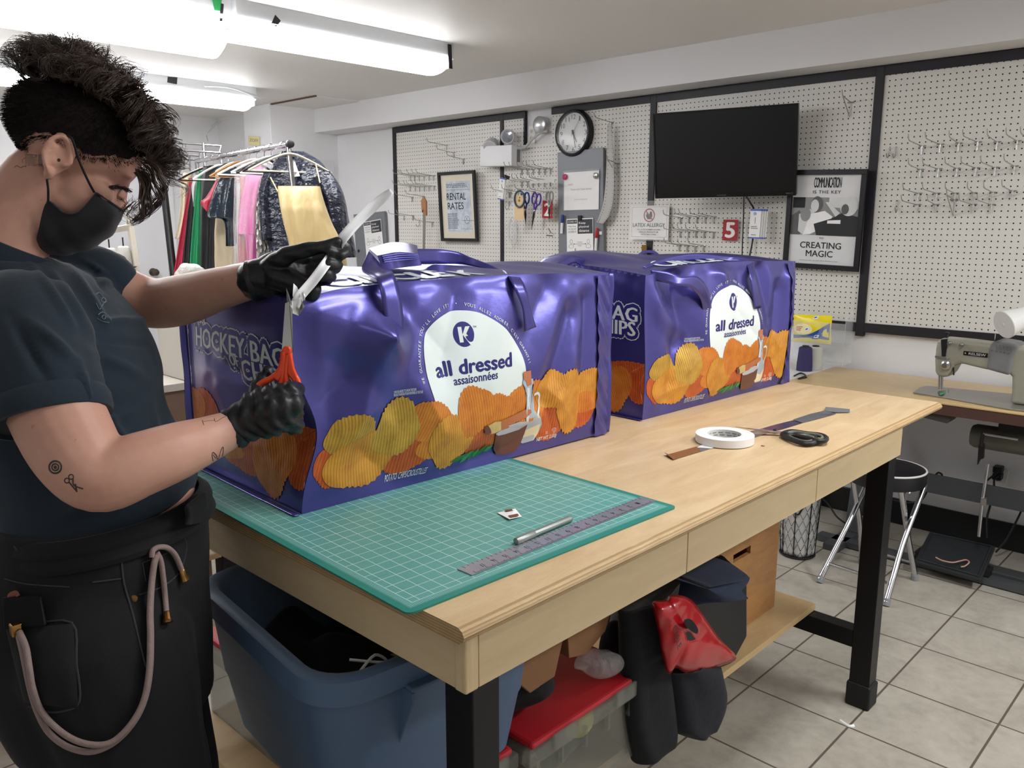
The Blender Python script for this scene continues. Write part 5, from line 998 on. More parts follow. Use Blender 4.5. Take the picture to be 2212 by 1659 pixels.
def limb(mb, pts, n=20, end=True):                          # pts = (px, py, depth, radius)
    c = spline([(*q[:3], ) for q in pts], 6); r = spline([(q[3], 0, 0) for q in pts], 6); P3 = [K(*q) for q in c]; R = [q.x for q in r]
    mb.tube(P3, R, n); mb.ell(P3[0], (R[0],)*3, n=10)
    if end: mb.ell(P3[-1], (R[-1],)*3, n=10)
def rings(mb, lst, grow=1.0, sub=5, n=40, cap=True, pw=2.3):   # lst = (x left, x right, y, depth, half depth): closed loft following the outline
    L = spline([(q[0], q[1], q[2]) for q in lst], sub); D = spline([(q[3], q[4], 0) for q in lst], sub); vs = []
    for a, d in zip(L, D):
        c = K((a.x+a.y)/2, a.z, d.x); h = (a.y-a.x)/2*d.x/FPX*grow
        for k in range(n):
            t = 2*math.pi*k/n; ct, st_ = math.cos(t), math.sin(t); vs.append(c+RGT*h*math.copysign(abs(ct)**(2/pw), ct)+FH*d.y*grow*math.copysign(abs(st_)**(2/pw), st_))
    m = len(L); fs = [(i*n+k, i*n+(k+1) % n, (i+1)*n+(k+1) % n, (i+1)*n+k) for i in range(m-1) for k in range(n)]
    if cap: fs += [tuple(range(n)), tuple(range((m-1)*n, m*n))]
    mb.add(vs, fs)
# ---------------------------------------------------------------- skin
def skin_mat():
    t = NT('skin'); n = t.noise(22, detail=4); c = t.mix(n, lin('#c08d79'), lin('#d3a390')); c = t.mix(t.math('MULTIPLY', t.math('GREATER_THAN', t.noise(70, detail=2), 0.74), 0.35), c, lin('#9a5c4b'))
    t.base(c, 0.48, spec=0.4); b = t.b.inputs; b['Subsurface Weight'].default_value = 0.12; b['Subsurface Radius'].default_value = (0.012, 0.005, 0.003); b['Subsurface Scale'].default_value = 0.6
    t.bump(t.noise(420, detail=2), 0.12, 0.0006); return t.mat
SKIN = skin_mat()
HC = K(150, 350, 1.40); HS = -(HC-CAM).normalized(); RV = (RGT-HS*RGT.dot(HS)).normalized(); DV = (DWN-HS*DWN.dot(HS)); DV = (DV-RV*DV.dot(RV)).normalized()
HF = RV*0.81+DV*0.59; HU = RV*0.59-DV*0.81
HR = Matrix((HF, HU, HS)).transposed()
def Hd(f, u, s=0.0): return HC+HF*f+HU*u+HS*s
bd = MB()
for c, r in (((-0.012, 0.048, 0), (0.106, 0.082, 0.078)), ((0.045, 0.045, 0), (0.052, 0.055, 0.062)), ((0.040, -0.030, 0), (0.052, 0.066, 0.058)), ((0.064, -0.078, 0), (0.026, 0.024, 0.03)), ((0.03, -0.06, 0), (0.05, 0.035, 0.052)),
             ((0.057, -0.014, 0.042), (0.026, 0.02, 0.02)), ((0.057, -0.014, -0.042), (0.026, 0.02, 0.02)), ((0.079, 0.034, 0.026), (0.013, 0.010, 0.026)), ((0.079, 0.034, -0.026), (0.013, 0.010, 0.026)), ((0.083, -0.062, 0), (0.014, 0.012, 0.024))): bd.ell(Hd(*c), r, HR, 14)
bd.tube([Hd(0.082, 0.03), Hd(0.090, 0.004), Hd(0.101, -0.024), Hd(0.086, -0.034)], [0.009, 0.010, 0.013, 0.010], 12)
limb(bd, [(88, 385, 1.39, .056), (48, 450, 1.395, .062), (8, 540, 1.395, .068), (0, 620, 1.39, .078)])
rings(bd, [(-60, 110, 600, 1.38, .10), (-90, 230, 660, 1.37, .15), (-85, 300, 780, 1.37, .15), (-50, 320, 880, 1.37, .14), (-5, 375, 980, 1.37, .135), (25, 412, 1070, 1.37, .14), (40, 418, 1120, 1.36, .15), (20, 405, 1230, 1.36, .16), (30, 400, 1400, 1.36, .16), (60, 400, 1500, 1.36, .15)], 0.95)
for dd in (1.275, 1.445): limb(bd, [(235, 1400, dd, .09), (265, 1600, dd, .085), (300, 1950, dd+.06, .06), (330, 2250, dd+.13, .05)]); 
limb(bd, [(55, 700, 1.24, .062), (78, 760, 1.2, .064), (110, 860, 1.17, .063), (165, 975, 1.155, .059), (218, 1030, 1.15, .050), (300, 1004, 1.17, .0465), (380, 975, 1.205, .0425), (450, 948, 1.25, .035), (510, 922, 1.28, .0285), (545, 903, 1.285, .026)])
limb(bd, [(60, 620, 1.5, .06), (150, 608, 1.52, .054), (245, 628, 1.55, .051), (328, 655, 1.56, .0475), (400, 646, 1.53, .0465), (480, 622, 1.49, .038), (560, 603, 1.452, .030), (585, 599, 1.452, .024)])
bd.ell(K(303, 672, 1.55), (.032,)*3, n=10)
# ears
EU = RV*0.31-DV*0.95; EF = RV*0.95+DV*0.31; ER = Matrix((EF, EU, HS)).transposed()
def ear(sg):
    o = Hd(-0.0185, -0.004, 0.0715*sg); out = []; S_ = HS*sg
    for a in range(-20, 265, 11):
        t = math.radians(a); rx, ry = (0.0195, 0.0315); w = 1.0 if a < 180 else lerp(1.0, 0.62, (a-180)/85); out.append(o+EF*(rx*w*math.cos(t)+0.001)+EU*(ry*math.sin(t)+0.002)+S_*(0.009-0.004*math.cos(t)))
    bd.tube(out, 0.0046, 8); bd.ell(o-S_*0.002, (0.0185, 0.030, 0.0065), ER, 12); bd.ell(o-EU*0.030-EF*0.006+S_*0.003, (0.0095, 0.011, 0.006), ER, 8); bd.ell(o-S_*0.012+EF*0.006, (0.015, 0.024, 0.012), ER, 8)
    bd.tube([o+EU*0.018-EF*0.004+S_*0.008, o+EU*0.004-EF*0.0095+S_*0.009, o-EU*0.012-EF*0.006+S_*0.008], 0.0032, 6); bd.ell(o+EF*0.014-EU*0.008+S_*0.006, (0.0042, 0.0065, 0.005), ER, 6)
ear(1); ear(-1)
BODY = fuse(bd, 0.0042, 3, 'body', SKIN, PER)
BT = BVHTree.FromPolygons([WM[PER] @ q.co for q in BODY.data.vertices], [tuple(p.vertices) for p in BODY.data.polygons])
def hit(bvh, px, py, lift=0.0006):
    d = ray(px, py).normalized(); h = bvh.ray_cast(CAM, d); return (h[0]-d*lift) if h[0] is not None else None
def decal(bvh, name, m, polys, parent, lift=0.0007):         # ink, stitching or painted ear shade laid on a surface
    mb = MB()
    for pts, w in polys:
        pr_ = [hit(bvh, *q, lift) for q in spline([(x, y, 0) for x, y in pts], 4) for q in [(q.x, q.y)]]; pr_ = [q for q in pr_ if q is not None]
        if len(pr_) > 1: mb.tube(pr_, w, 5)
    return mb.build(name, m, parent) if mb.v else None
TAT = mat('tattoo_ink', '#3f3733', 0.6, var=0.1)
circ = lambda x, y, r, n=14: [(x+r*math.cos(2*math.pi*k/n), y+r*math.sin(2*math.pi*k/n)) for k in range(n+1)]
decal(BT, 'tattoo', TAT, [(circ(120, 1009, 13), .0016), (circ(120, 1009, 7), .0014), (circ(120, 1009, 2), .0014)], BODY, -0.0008)
decal(BT, 'tattoo', TAT, [(circ(145, 1038, 5), .0011), (circ(154, 1030, 5), .0011), ([(150, 1042), (165, 1060)], .0014), ([(158, 1034), (160, 1048), (180, 1056)], .0014), ([(163, 1045), (166, 1062)], .0014)], BODY, -0.0006)
decal(BT, 'tattoo', TAT, [([(463, 1004), (458, 985), (460, 977), (468, 985), (470, 995), (478, 970), (482, 967), (480, 985), (472, 996), (466, 1002)], .0008), ([(460, 982), (466, 990)], .0006)], BODY, -0.0003)
decal(BT, 'tattoo', TAT, [([(437, 908), (440, 918)], .0006), ([(440, 911), (452, 909), (463, 908)], .0004), ([(463, 904), (466, 911), (480, 903), (492, 898)], .0005)], BODY, -0.0002)
decal(BT, 'tattoo', mat('tattoo_faded', '#7d6a60', 0.6), [([(55, y_), (92, y_+1)], .0012) for y_ in (334, 337, 340, 343, 346, 349, 352, 355, 358)], BODY, -0.0009)
decal(BT, 'tattoo', TAT, [([(31, 362), (36, 358), (45, 362), (52, 359), (57, 361)], .0006), ([(56, 340), (48, 346), (50, 352)], .0004)], BODY, -0.0002)
decal(BT, 'ear_canal_shade', mat('ear_shadow', '#4a251d', 0.7), [(circ(127, 346, 1.5), .0032)], BODY, -0.0022)  # dark spot painted for the shade in the ear opening
# eye, lids, brow
eh = hit(BT, 256, 419, 0)
ENEAR = (eh if eh is not None else Hd(.07, .014, .03))+ray(256, 419).normalized()*0.0085
for sg in (1, -1):
    e = ENEAR if sg > 0 else ENEAR-HS*2*((ENEAR-HC).dot(HS)); ey = MB().ell(e, (0.0116,)*3, HR, 12).build('eye', mat('eye_white', '#c9c2ba', 0.25, var=0.02), PER)
    g = (HF*0.86-HU*0.50+HS*sg*0.22).normalized(); MB().lathe(e, g, [(0.0058, 0.0103), (0.004, 0.0113), (0, 0.0119)], 16).build('iris', mat('dark_iris', '#2a1c14', 0.12, var=0), ey)
    lid = MB(); Rl = Matrix((HF, HU, HS)).transposed()
    def lidf(u, v): a = math.pi*(u-0.5)*1.05; b = math.radians(lerp(-20, 88, v)); d = HF*math.cos(b)*math.cos(a)+HS*math.sin(a)*math.cos(b)+HU*math.sin(b); return e+d*0.0132-HF*0.0002
    lid.grid(lidf, 14, 8).build('eyelid', SKIN, PER, solid=0.0012, off=1)
    lo = MB().grid(lambda u, v: e+(HF*math.cos(math.radians(lerp(-44, -88, v)))*math.cos(math.pi*(u-.5))+HS*math.sin(math.pi*(u-.5))*math.cos(math.radians(lerp(-44, -88, v)))+HU*math.sin(math.radians(lerp(-44, -88, v))))*0.0127, 12, 6).build('eyelid', SKIN, PER, solid=0.0012, off=1)
    ls = MB()
    for k in range(16): a = math.pi*(k/15-0.5)*0.9; d = HF*math.cos(a)+HS*math.sin(a); ls.tube([e+d*0.0128-HU*.0045, e+d*0.0165-HU*0.0075, e+d*0.019-HU*0.007], [0.0004, 0.0003, 0.0001], 4)
    ls.build('eyelashes', mat('lash', '#120d0b', 0.6, var=0), PER)
    bw = MB(); rb = random.Random(3)
    for k in range(120):
        t = rb.random(); q = hit(BT, lerp(234, 283, t)+rb.uniform(-2, 2), lerp(403, 414, t)-4*math.sin(math.pi*t)+rb.gauss(0, 2.2), 0.0002)
        if q is None: continue
        d = (RV*0.7+DV*(0.15+0.3*t)-HS*-0.15+DV*rb.uniform(-.2, .2)).normalized()
        if sg < 0: q = q-HS*2*((q-HC).dot(HS)); d = d-HS*2*d.dot(HS)
        bw.tube([q, q+d*0.008], [0.0006, 0.0002], 4)
    bw.build('eyebrow', mat('brow_hair', '#241812', 0.6, var=0), PER)
# ---------------------------------------------------------------- mask
MK = NT('mask_cloth'); MK.base(MK.mix(MK.noise(40), lin('#18161a'), lin('#211f24')), 0.75, sheen=0.2); MK.bump(MK.noise(900, detail=1), 0.2, 0.0005)
def HP_(px, py, s): d = ray(px, py); return CAM+d*(((HC-CAM).dot(HS)+s)/d.dot(HS))           # picture point at side offset s of the head's middle plane
cols = [[(206, 414, .062), (190, 434, .066), (166, 456, .068), (138, 456, .066), (103, 433, .060), (84, 494, .05), (78, 522, .03)],
        [(228, 428, .05), (222, 452, .055), (196, 482, .060), (160, 496, .060), (122, 496, .056), (96, 518, .048), (86, 532, .03)],
        [(250, 443, .030), (246, 470, .036), (222, 502, .040), (186, 522, .042), (146, 532, .040), (112, 538, .034), (92, 540, .02)],
        [(266, 453, 0), (257, 482, 0), (236, 510, 0), (204, 532, 0), (164, 546, 0), (124, 549, 0), (96, 546, 0)]]
C3 = [spline([HP_(*q) for q in c], 5) for c in cols]
def mirror(p): return p-HS*2*((p-HC).dot(HS))
full = C3+[[mirror(p) for p in c] for c in C3[-2::-1]]; rows = [spline([c[i] for c in full], 6) for i in range(len(C3[0]))]
mm = MB(); nR, nC = len(rows), len(rows[0]); vs = []
for i, r in enumerate(rows):
    pl_ = 0.0016*math.sin(i*2*math.pi/7)*sstep(2, 6, i)*(1-sstep(22, 28, i))
    for j, p in enumerate(r): vs.append(p+(p-HC).normalized()*(pl_*math.sin(math.pi*j/(nC-1))+0.002))
mm.add(vs, [(i*nC+j, i*nC+j+1, (i+1)*nC+j+1, (i+1)*nC+j) for i in range(nR-1) for j in range(nC-1)]); MASK = mm.build('face_mask', MK.mat, PER, solid=0.0012, off=1, ang=180)
em = MB(); em.tube([q+(q-HC).normalized()*0.004 for q in rows[0]], 0.0016, 6); em.tube([c+(c-HC).normalized()*0.004 for c in C3[0][:21]], 0.0014, 6); em.build('mask_edge', MK.mat, MASK)
LP = mat('mask_elastic', '#131116', 0.7)
for sg in (1, -1):
    def Q(px, py, s): p = HP_(px, py, s); return p if sg > 0 else mirror(p)
    MB().tube(spline([Q(204, 416, .068), Q(190, 390, .074), Q(170, 345, .079), Q(160, 312, .083), Q(152, 296, .082), Q(138, 292, .076)], 6), 0.0021, 6, flat=0.6).build('ear_loop', LP, MASK)
    MB().tube(spline([Q(104, 436, .064), Q(104, 410, .072), Q(101, 385, .076), Q(98, 366, .078)], 6), 0.0021, 6, flat=0.6).build('ear_loop', LP, MASK)
# ---------------------------------------------------------------- hair
rh = random.Random(5)
HAIRM = NT('dark_brown_hair'); HAIRM.base(HAIRM.mix(HAIRM.noise(30), lin('#281c17'), lin('#574135')), 0.34, spec=0.7); HAIRM = HAIRM.mat
STUB = mat('shaved_hair', '#1c1514', 0.85, var=0.2, vs=200, spec=.2)
SKC = Hd(-0.012, 0.048); SR_ = Vector((0.1085, 0.0845, 0.0805))
def scalp(a, b, g=1.0):          # a around (0 = front, pi/2 = near side), b up
    return SKC+(HF*SR_.x*math.cos(a)*math.cos(b)+HU*SR_.y*math.sin(b)+HS*SR_.z*math.sin(a)*math.cos(b))*g
def hairline(a):                 # lowest b of hair at azimuth a
    a = abs(math.atan2(math.sin(a), math.cos(a)))
    return lerp(0.52, -0.02, sstep(0.15, 0.9, a)) if a < 0.9 else (lerp(-0.02, -0.32, sstep(0.9, 1.35, a)) if a < 1.35 else lerp(-0.32, -0.95, sstep(1.75, 2.7, a)))
cap_ = MB().grid(lambda u, v: scalp(2*math.pi*u, lerp(hairline(2*math.pi*u)+0.05+0.03*math.sin(40*u*6.28), math.pi/2, v), 1.006), 96, 24, cu=True)
HAIR = cap_.build('hair', STUB, PER, ang=180)
def strands(name, lst, m, bev):
    vs = []; fs = []; Mi = WM[PER].inverted()
    for pts, r0 in lst:
        n = len(pts); b0 = len(vs); o1 = (pts[-1]-pts[0]).orthogonal().normalized(); o2 = (pts[-1]-pts[0]).normalized().cross(o1)
        for i, p in enumerate(pts):
            r = bev*r0*(1-0.75*i/(n-1))
            for k in range(3): vs.append(p+o1*(r*math.cos(2.0944*k))+o2*(r*math.sin(2.0944*k)))
        for i in range(n-1):
            for k in range(3): fs.append((b0+i*3+k, b0+i*3+(k+1) % 3, b0+i*3+3+(k+1) % 3, b0+i*3+3+k))
    return MB().add(vs, fs).build(name, m, HAIR, ang=180)
sh_ = []
for k in range(9000):
    a = rh.uniform(0, 2*math.pi); hl = hairline(a); b = hl-0.07*abs(rh.gauss(0, 1))+(rh.uniform(0, 1.35) if rh.random() < .86 else 0); b = min(b, 1.5); p = scalp(a, b); n = (p-SKC).normalized(); d = (n*0.7-HU*0.5+Vector((rh.uniform(-.3, .3), rh.uniform(-.3, .3), rh.uniform(-.3, .3)))).normalized(); L = lerp(0.004, 0.011, sstep(hl, hl+0.6, b)); sh_.append(([p-n*0.002, p+d*L], 1.0))
strands('short_hair', sh_, STUB, 0.0005)
cl = []
G = Vector((0, 0, -1))
while len(cl) < 4300:
    a = rh.uniform(-math.pi, math.pi); b = math.asin(rh.uniform(0.40, 1.0)); aa = abs(a)
    if b < (lerp(0.48, 0.80, sstep(0.6, 1.5, aa)) if aa < 1.9 else lerp(0.80, 0.50, sstep(1.9, 2.6, aa))): continue
    p = scalp(a, b, 1.0); n = (p-SKC).normalized(); fw = sstep(1.9, 0.5, aa)*sstep(1.45, 0.9, b); L = rh.uniform(0.060, 0.092)*(0.74+0.16*fw)
    if fw > 0.7 and rh.random() < 0.14: L *= 1.4
    ph = rh.uniform(0, 6.28); rad = rh.uniform(0.007, 0.014); turns = rh.uniform(1.2, 2.6); d = (n*1.25+HF*rh.uniform(-0.2, 0.35)+V(0, 0, 0.25)+Vector((rh.uniform(-.45, .45), rh.uniform(-.45, .45), rh.uniform(-.45, .45)))).normalized(); path = []; q = p.copy(); N = 18
    for i in range(N):
        t = i/(N-1); q = q+d*(L/N); d = (d+(G*(0.15+0.13*fw)+HF*0.03*(0.2+fw*.5))*(0.3+1.3*t)).normalized(); rel = q-SKC; loc = Vector((rel.dot(HF)/SR_.x, rel.dot(HU)/SR_.y, rel.dot(HS)/SR_.z))
        if loc.length < 1.05: q = SKC+rel*(1.05/loc.length); d = (d+(q-SKC).normalized()*0.4).normalized()
        path.append((q.copy(), d.copy(), t))
    o1 = path[0][1].orthogonal().normalized(); sp = rh.uniform(0.6, 1.3)
    for s in range(9):
        ox, oy = rh.gauss(0, .0019)*sp, rh.gauss(0, .0019)*sp; dp = rh.uniform(-.22, .22); fr = rh.uniform(0.95, 1.07); pts = []
        for q, d, t in path:
            e1 = (o1-d*o1.dot(d)).normalized(); e2 = d.cross(e1); an = ph+dp+turns*fr*2*math.pi*t; r = rad*min(1, t*2.2)*(1+0.7*t); pts.append(q+e1*(r*math.cos(an)+ox*(1+t))+e2*(r*math.sin(an)+oy*(1+t)))
        cl.append((pts, 1.0))
for lock in ([(306, 352), (334, 388), (346, 424), (332, 452), (303, 458), (286, 446), (296, 432)], [(300, 366), (322, 408), (320, 448), (301, 476), (280, 470), (273, 452), (284, 440)], [(310, 345), (345, 372), (352, 402), (338, 432), (318, 440)], [(296, 372), (312, 420), (306, 462), (290, 482), (276, 474)]):
    for s in range(22):
        j = [rh.gauss(0, 3.5) for _ in range(2)]; w_ = rh.uniform(.85, 1.15); dz = rh.gauss(0, .007); c = spline([(x, y, 0) for x, y in lock], 5); cl.append(([K(q.x+j[0]*(1+i/len(c))+w_*5*math.sin(i*.75+dz*60), q.y+j[1]*(1+i/len(c))*w_, 1.385+dz-.02*math.sin(i*.22)) for i, q in enumerate(c)], 1.0))
strands('curls', cl, HAIRM, 0.0012)
# ---------------------------------------------------------------- shirt
SHIRT = cloth('navy_shirt', '#1a2733', 0.3, 0.15, 0.9, 0.12, 6)
rs_ = random.Random(2)
FOLD = [((60, 560), (170, 720), 9, .005), ((100, 565), (215, 760), 10, .006), ((150, 570), (240, 720), 10, .005), ((205, 700), (330, 690), 10, .005), ((210, 735), (335, 745), 9, -.003), ((60, 690), (170, 790), 14, .006), ((20, 680), (120, 850), 14, -.004), ((170, 780), (200, 900), 10, .005), ((190, 860), (310, 1000), 14, .006), ((180, 930), (300, 880), 12, .005), ((330, 880), (350, 1000), 8, .004), ((195, 760), (330, 820), 14, .004), ((215, 600), (245, 620), 7, .004), ((180, 560), (240, 600), 6, .004), ((200, 580), (230, 640), 6, -.003)]
def fold(q, n):
    v = q-CAM; d = v.dot(FWD); px, py = 1106+FPX*v.dot(RGT)/d, 829.5+FPX*v.dot(DWN)/d; r = 0
    if n.dot(FWD) < 0.3:
        for a, b, w, amp in FOLD:
            bx, by = b[0]-a[0], b[1]-a[1]; t = max(0, min(1, ((px-a[0])*bx+(py-a[1])*by)/(bx*bx+by*by))); e = math.hypot(px-a[0]-t*bx, py-a[1]-t*by)
            if e < 2.5*w: r += amp*math.exp(-(e/(w*.8))**2)*math.sin(math.pi*min(1, max(0.08, t)))
    return 1.9*r+0.002*math.sin(q.z*60+q.x*45)*math.sin(q.y*38)
sm = MB(); G2 = 1.035
rings(sm, [(-60, 95, 560, 1.385, .075), (-90, 190, 600, 1.40, .11), (-100, 240, 655, 1.38, .155), (-95, 300, 735, 1.37, .17), (-85, 325, 800, 1.37, .168), (-70, 327, 860, 1.37, .16), (-45, 342, 905, 1.37, .155), (-20, 372, 955, 1.37, .152), (5, 392, 1005, 1.37, .152), (22, 406, 1045, 1.37, .157), (34, 397, 1080, 1.37, .163), (42, 392, 1125, 1.37, .166), (45, 388, 1165, 1.36, .166)], 1.0)
limb(sm, [(25, 690, 1.28, .078), (45, 705, 1.235, .082), (72, 770, 1.2, .081), (100, 850, 1.175, .077), (110, 893, 1.17, .075)], end=False)
limb(sm, [(60, 610, 1.47, .07), (140, 595, 1.52, .066), (200, 602, 1.535, .062), (232, 613, 1.54, .058), (241, 617, 1.549, .055)], end=False)
SH = fuse(sm, 0.0062, 4, 't_shirt', SHIRT, PER, fold)
# remove the ball ends of the sleeves by open cuffs: ribbed roll around each arm
def cuff(pts, r, w, nm='sleeve_cuff'):
    a, b = K(*pts[0]), K(*pts[1]); ax = (b-a).normalized(); L = (b-a).length
    MB().lathe(a, ax, [(r-0.004, 0), (r, 0.001), (r+0.003, L*0.25), (r+0.003, L*0.75), (r, L-0.001), (r-0.005, L), (r-0.007, L*0.8)], 40).build(nm, SHIRT, SH)
cuff([(101, 862, 1.175), (112, 912, 1.168)], .0795, 1); cuff([(216, 606, 1.538), (241, 618, 1.552)], .0575, 1)
cb_ = MB(); cen = K(15, 552, 1.39); ax = (K(60, 450, 1.39)-K(20, 540, 1.39)).normalized()
cb_.lathe(K(18, 560, 1.388), ax, [(.074, -.012), (.0755, .0), (.071, .016), (.067, .026), (.063, .027), (.064, .01)], 44).build('collar', SHIRT, SH)
BS = BVHTree.FromPolygons([WM[PER] @ q.co for q in SH.data.vertices], [tuple(p.vertices) for p in SH.data.polygons])
decal(BS, 'embroidered_logo', mat('embroidery', '#6b7f8c', 0.7), [([(207, 636), (214, 632), (222, 640), (230, 650)], .0007), ([(208, 655), (215, 668), (224, 655), (230, 652)], .0006), (circ(224, 648, 5), .0006), ([(212, 680), (222, 674), (236, 685), (240, 692)], .0007), ([(210, 688), (220, 694), (236, 697)], .0006), (circ(224, 685, 4), .0006)], SH, 0.0008)
# ---------------------------------------------------------------- trousers
DEN = cloth('black_denim', '#0f0e11', 0.3, 0.3, 0.9, 0.03, 5, 1400)
tm = MB(); rings(tm, [(36, 420, 1084, 1.36, .170), (22, 430, 1130, 1.36, .174), (10, 430, 1190, 1.36, .18), (-2, 429, 1280, 1.36, .19), (4, 430, 1370, 1.36, .19), (40, 436, 1460, 1.36, .185), (80, 440, 1530, 1.36, .18)])
limb(tm, [(222, 1400, 1.285, .135), (262, 1540, 1.28, .118), (298, 1680, 1.29, .108), (330, 1900, 1.32, .105), (345, 2150, 1.38, .11)]); limb(tm, [(250, 1400, 1.44, .12), (300, 1540, 1.44, .115), (330, 1680, 1.45, .108), (360, 1900, 1.5, .105), (380, 2150, 1.56, .11)])
tm.v = [q if q.z > 0.035 else Vector((q.x, q.y, 0.035)) for q in tm.v]
TR = fuse(tm, 0.0065, 4, 'trousers', DEN, PER, lambda q, n: 0.0025*math.sin(q.z*38+q.x*30)*math.sin(q.y*33+q.z*9))
wb = MB(); rings(wb, [(333, 436, 1062, 1.36, .10), (300, 445, 1080, 1.36, .13), (200, 447, 1106, 1.36, .15), (60, 446, 1128, 1.36, .165)], cap=True); 
def band(lst, nm, th=0.004):
    L = spline([(q[0], q[1], q[2]) for q in lst], 5); 
    return L
rol = MB()
for i, (yy, x1, r) in enumerate(((1086, 428, .010), (1112, 434, .011))):
    c = K((45+x1)/2, yy+18, 1.36); h = (x1-45)/2*1.36/FPX; pts = []
    for k in range(48):
        t = 2*math.pi*k/48; tilt = 0.014*math.cos(t); pts.append(c+RGT*h*math.cos(t)+FH*.170*math.sin(t)+Vector((0, 0, tilt)))
    rol.tube(pts, r, 8, closed=True, flat=1.5)
rol.build('rolled_waistband', DEN, TR)
fl_ = MB().grid(lambda u, v: K(lerp(402, 443, u)+3*math.sin(v*3), lerp(lerp(1098, 1062, u**0.7), lerp(1135, 1128, u), v), 1.36-0.10*(1-u)+0.012*math.sin(3.1*v)), 12, 10); fl_.build('waistband_flap', DEN, TR, solid=0.006, ang=180)
BTR = BVHTree.FromPolygons([WM[PER] @ q.co for q in TR.data.vertices], [tuple(p.vertices) for p in TR.data.polygons])
STI = mat('denim_stitch', '#38343b', 0.8)
decal(BTR, 'stitched_seam', STI, [([(30, 1180), (60, 1205), (130, 1215), (220, 1208), (320, 1185), (395, 1158)], .0014), ([(10, 1250), (60, 1262), (150, 1268)], .0012), ([(262, 1205), (268, 1260), (285, 1320), (305, 1400), (315, 1440)], .0014), ([(200, 1258), (262, 1250)], .0012), ([(395, 1158), (403, 1180), (395, 1220), (375, 1250), (340, 1272), (300, 1285)], .0012), ([(308, 1216), (375, 1190)], .0010), ([(308, 1216), (315, 1255)], .0010)], TR, 0.0006)
decal(BTR, 'pocket_seam', STI, [([(60, 1350), (155, 1345), (165, 1430), (172, 1515), (140, 1535), (100, 1538), (62, 1525)], .0016), ([(62, 1362), (155, 1357)], .0010)], TR, 0.0006)
h = hit(BTR, 290, 1293, 0.001); MB().lathe(h, -FWD, [(0.0055, 0), (0.0055, 0.0015), (0.003, 0.0022), (0, 0.0022)], 16).build('rivet', mat('brass', '#8a6a3a', 0.4, 0.8), TR)
# cargo pocket with the phone
def onT(px, py, l): q = hit(BTR, px, py, l); return q if q is not None else K(px, py, 1.19)
pk = MB()
def pf(u, v):
    px, py = lerp(lerp(12, 160, u), lerp(52, 172, u), v), lerp(lerp(1352, 1345, u), lerp(1518, 1532, u), v); b = onT(max(px, 8), py, 0.0)
    return b-FWD*(0.016*math.sin(math.pi*min(1, max(0, u)))**0.5*math.sin(math.pi*min(1, max(0.0, v*0.9+0.1)))**0.5+0.001)
pk.grid(pf, 20, 22).build('cargo_pocket', DEN, TR, ang=180)
for q in (pk.v,): pass
PKB = BVHTree.FromPolygons([WM[PER] @ q.co for q in TR.data.vertices]+pk.v, [tuple(p.vertices) for p in TR.data.polygons]+[tuple(i+len(TR.data.vertices) for i in f) for f in pk.f])
ph = thing('phone', 'dark phone sticking out of the trouser pocket', 'phone', K(60, 1320, 1.17)); a, b, c, d = [onT(x, y, 0.012) for x, y in ((10, 1288), (92, 1284), (104, 1350), (14, 1358))]
MB().prism([d, c, b, a], -FWD*0.008).build('case', mat('phone_case', '#08080c', 0.6, var=0.05, spec=.2), ph, smooth=False, bevel=0.003)
# ---------------------------------------------------------------- cord lanyard hung from the pocket
def off(q, l):
    h = hit(PKB, q[0], q[1], l); return h if h is not None else K(q[0], q[1], 1.17)
t = thing('lanyard', 'taupe rope lanyard with gold ends looped over the trousers', 'lanyard', onT(330, 1400, .01)); RM = cloth('taupe_rope', '#8b7671', 0.3, 0.1, 0.8, 0.1, 60, 700); GOLD = mat('gold_metal', '#b98f55', 0.25, 1.0, var=0.05)
def rope(pts, l): MB().tube(spline([off(q, l) for q in pts], 6), 0.0042, 10).build('rope', RM, t)
pz = lambda x, y: (x*.37325, 1040+y*.37325)
rope([pz(*q) for q in ((100, 860), (125, 960), (150, 1080), (175, 1200), (215, 1330), (280, 1450), (380, 1530), (500, 1565), (600, 1545), (700, 1480), (790, 1370), (845, 1240), (870, 1080), (875, 900), (872, 750), (880, 600), (895, 480), (915, 415))], .010)
rope([pz(*q) for q in ((112, 870), (150, 960), (170, 1080), (190, 1200), (240, 1330), (330, 1430), (440, 1500), (560, 1525), (660, 1500), (760, 1400), (830, 1270), (862, 1100), (868, 900), (866, 760), (875, 600), (890, 480), (905, 425))], .014)
rope([pz(*q) for q in ((880, 440), (885, 400), (920, 380), (970, 385), (1010, 420), (1035, 470), (1050, 510))], .012); rope([pz(*q) for q in ((905, 410), (930, 460), (945, 560), (955, 660), (963, 755))], .008)
for p, q in (((1048, 505), (1068, 570)), ((963, 752), (970, 818))):
    a, b = off(pz(*p), .011), off(pz(*q), .011); MB().lathe(a, b-a, [(0.004, 0), (0.0055, 0.002), (0.0062, 0.012), (0.0085, (b-a).length*0.92), (0.007, (b-a).length), (0, (b-a).length)], 16).build('cord_end', GOLD, t)
a = off(pz(92, 855), .014); MB().box(a, (.014, .014, .018)).build('clamp', GOLD, t, smooth=False, bevel=0.002)
MB().tube(spline([off(pz(*q), .014) for q in ((88, 840), (70, 800), (62, 740), (72, 690), (95, 680), (90, 760), (82, 835))], 5), 0.0016, 6, closed=False).build('hook', GOLD, t); MB().tube(spline([off(pz(*q), .015) for q in ((60, 700), (62, 665), (95, 650), (105, 665))], 5), 0.005, 6, flat=0.4).build('tab', mat('rust_leather', '#7d4436', 0.6), t)
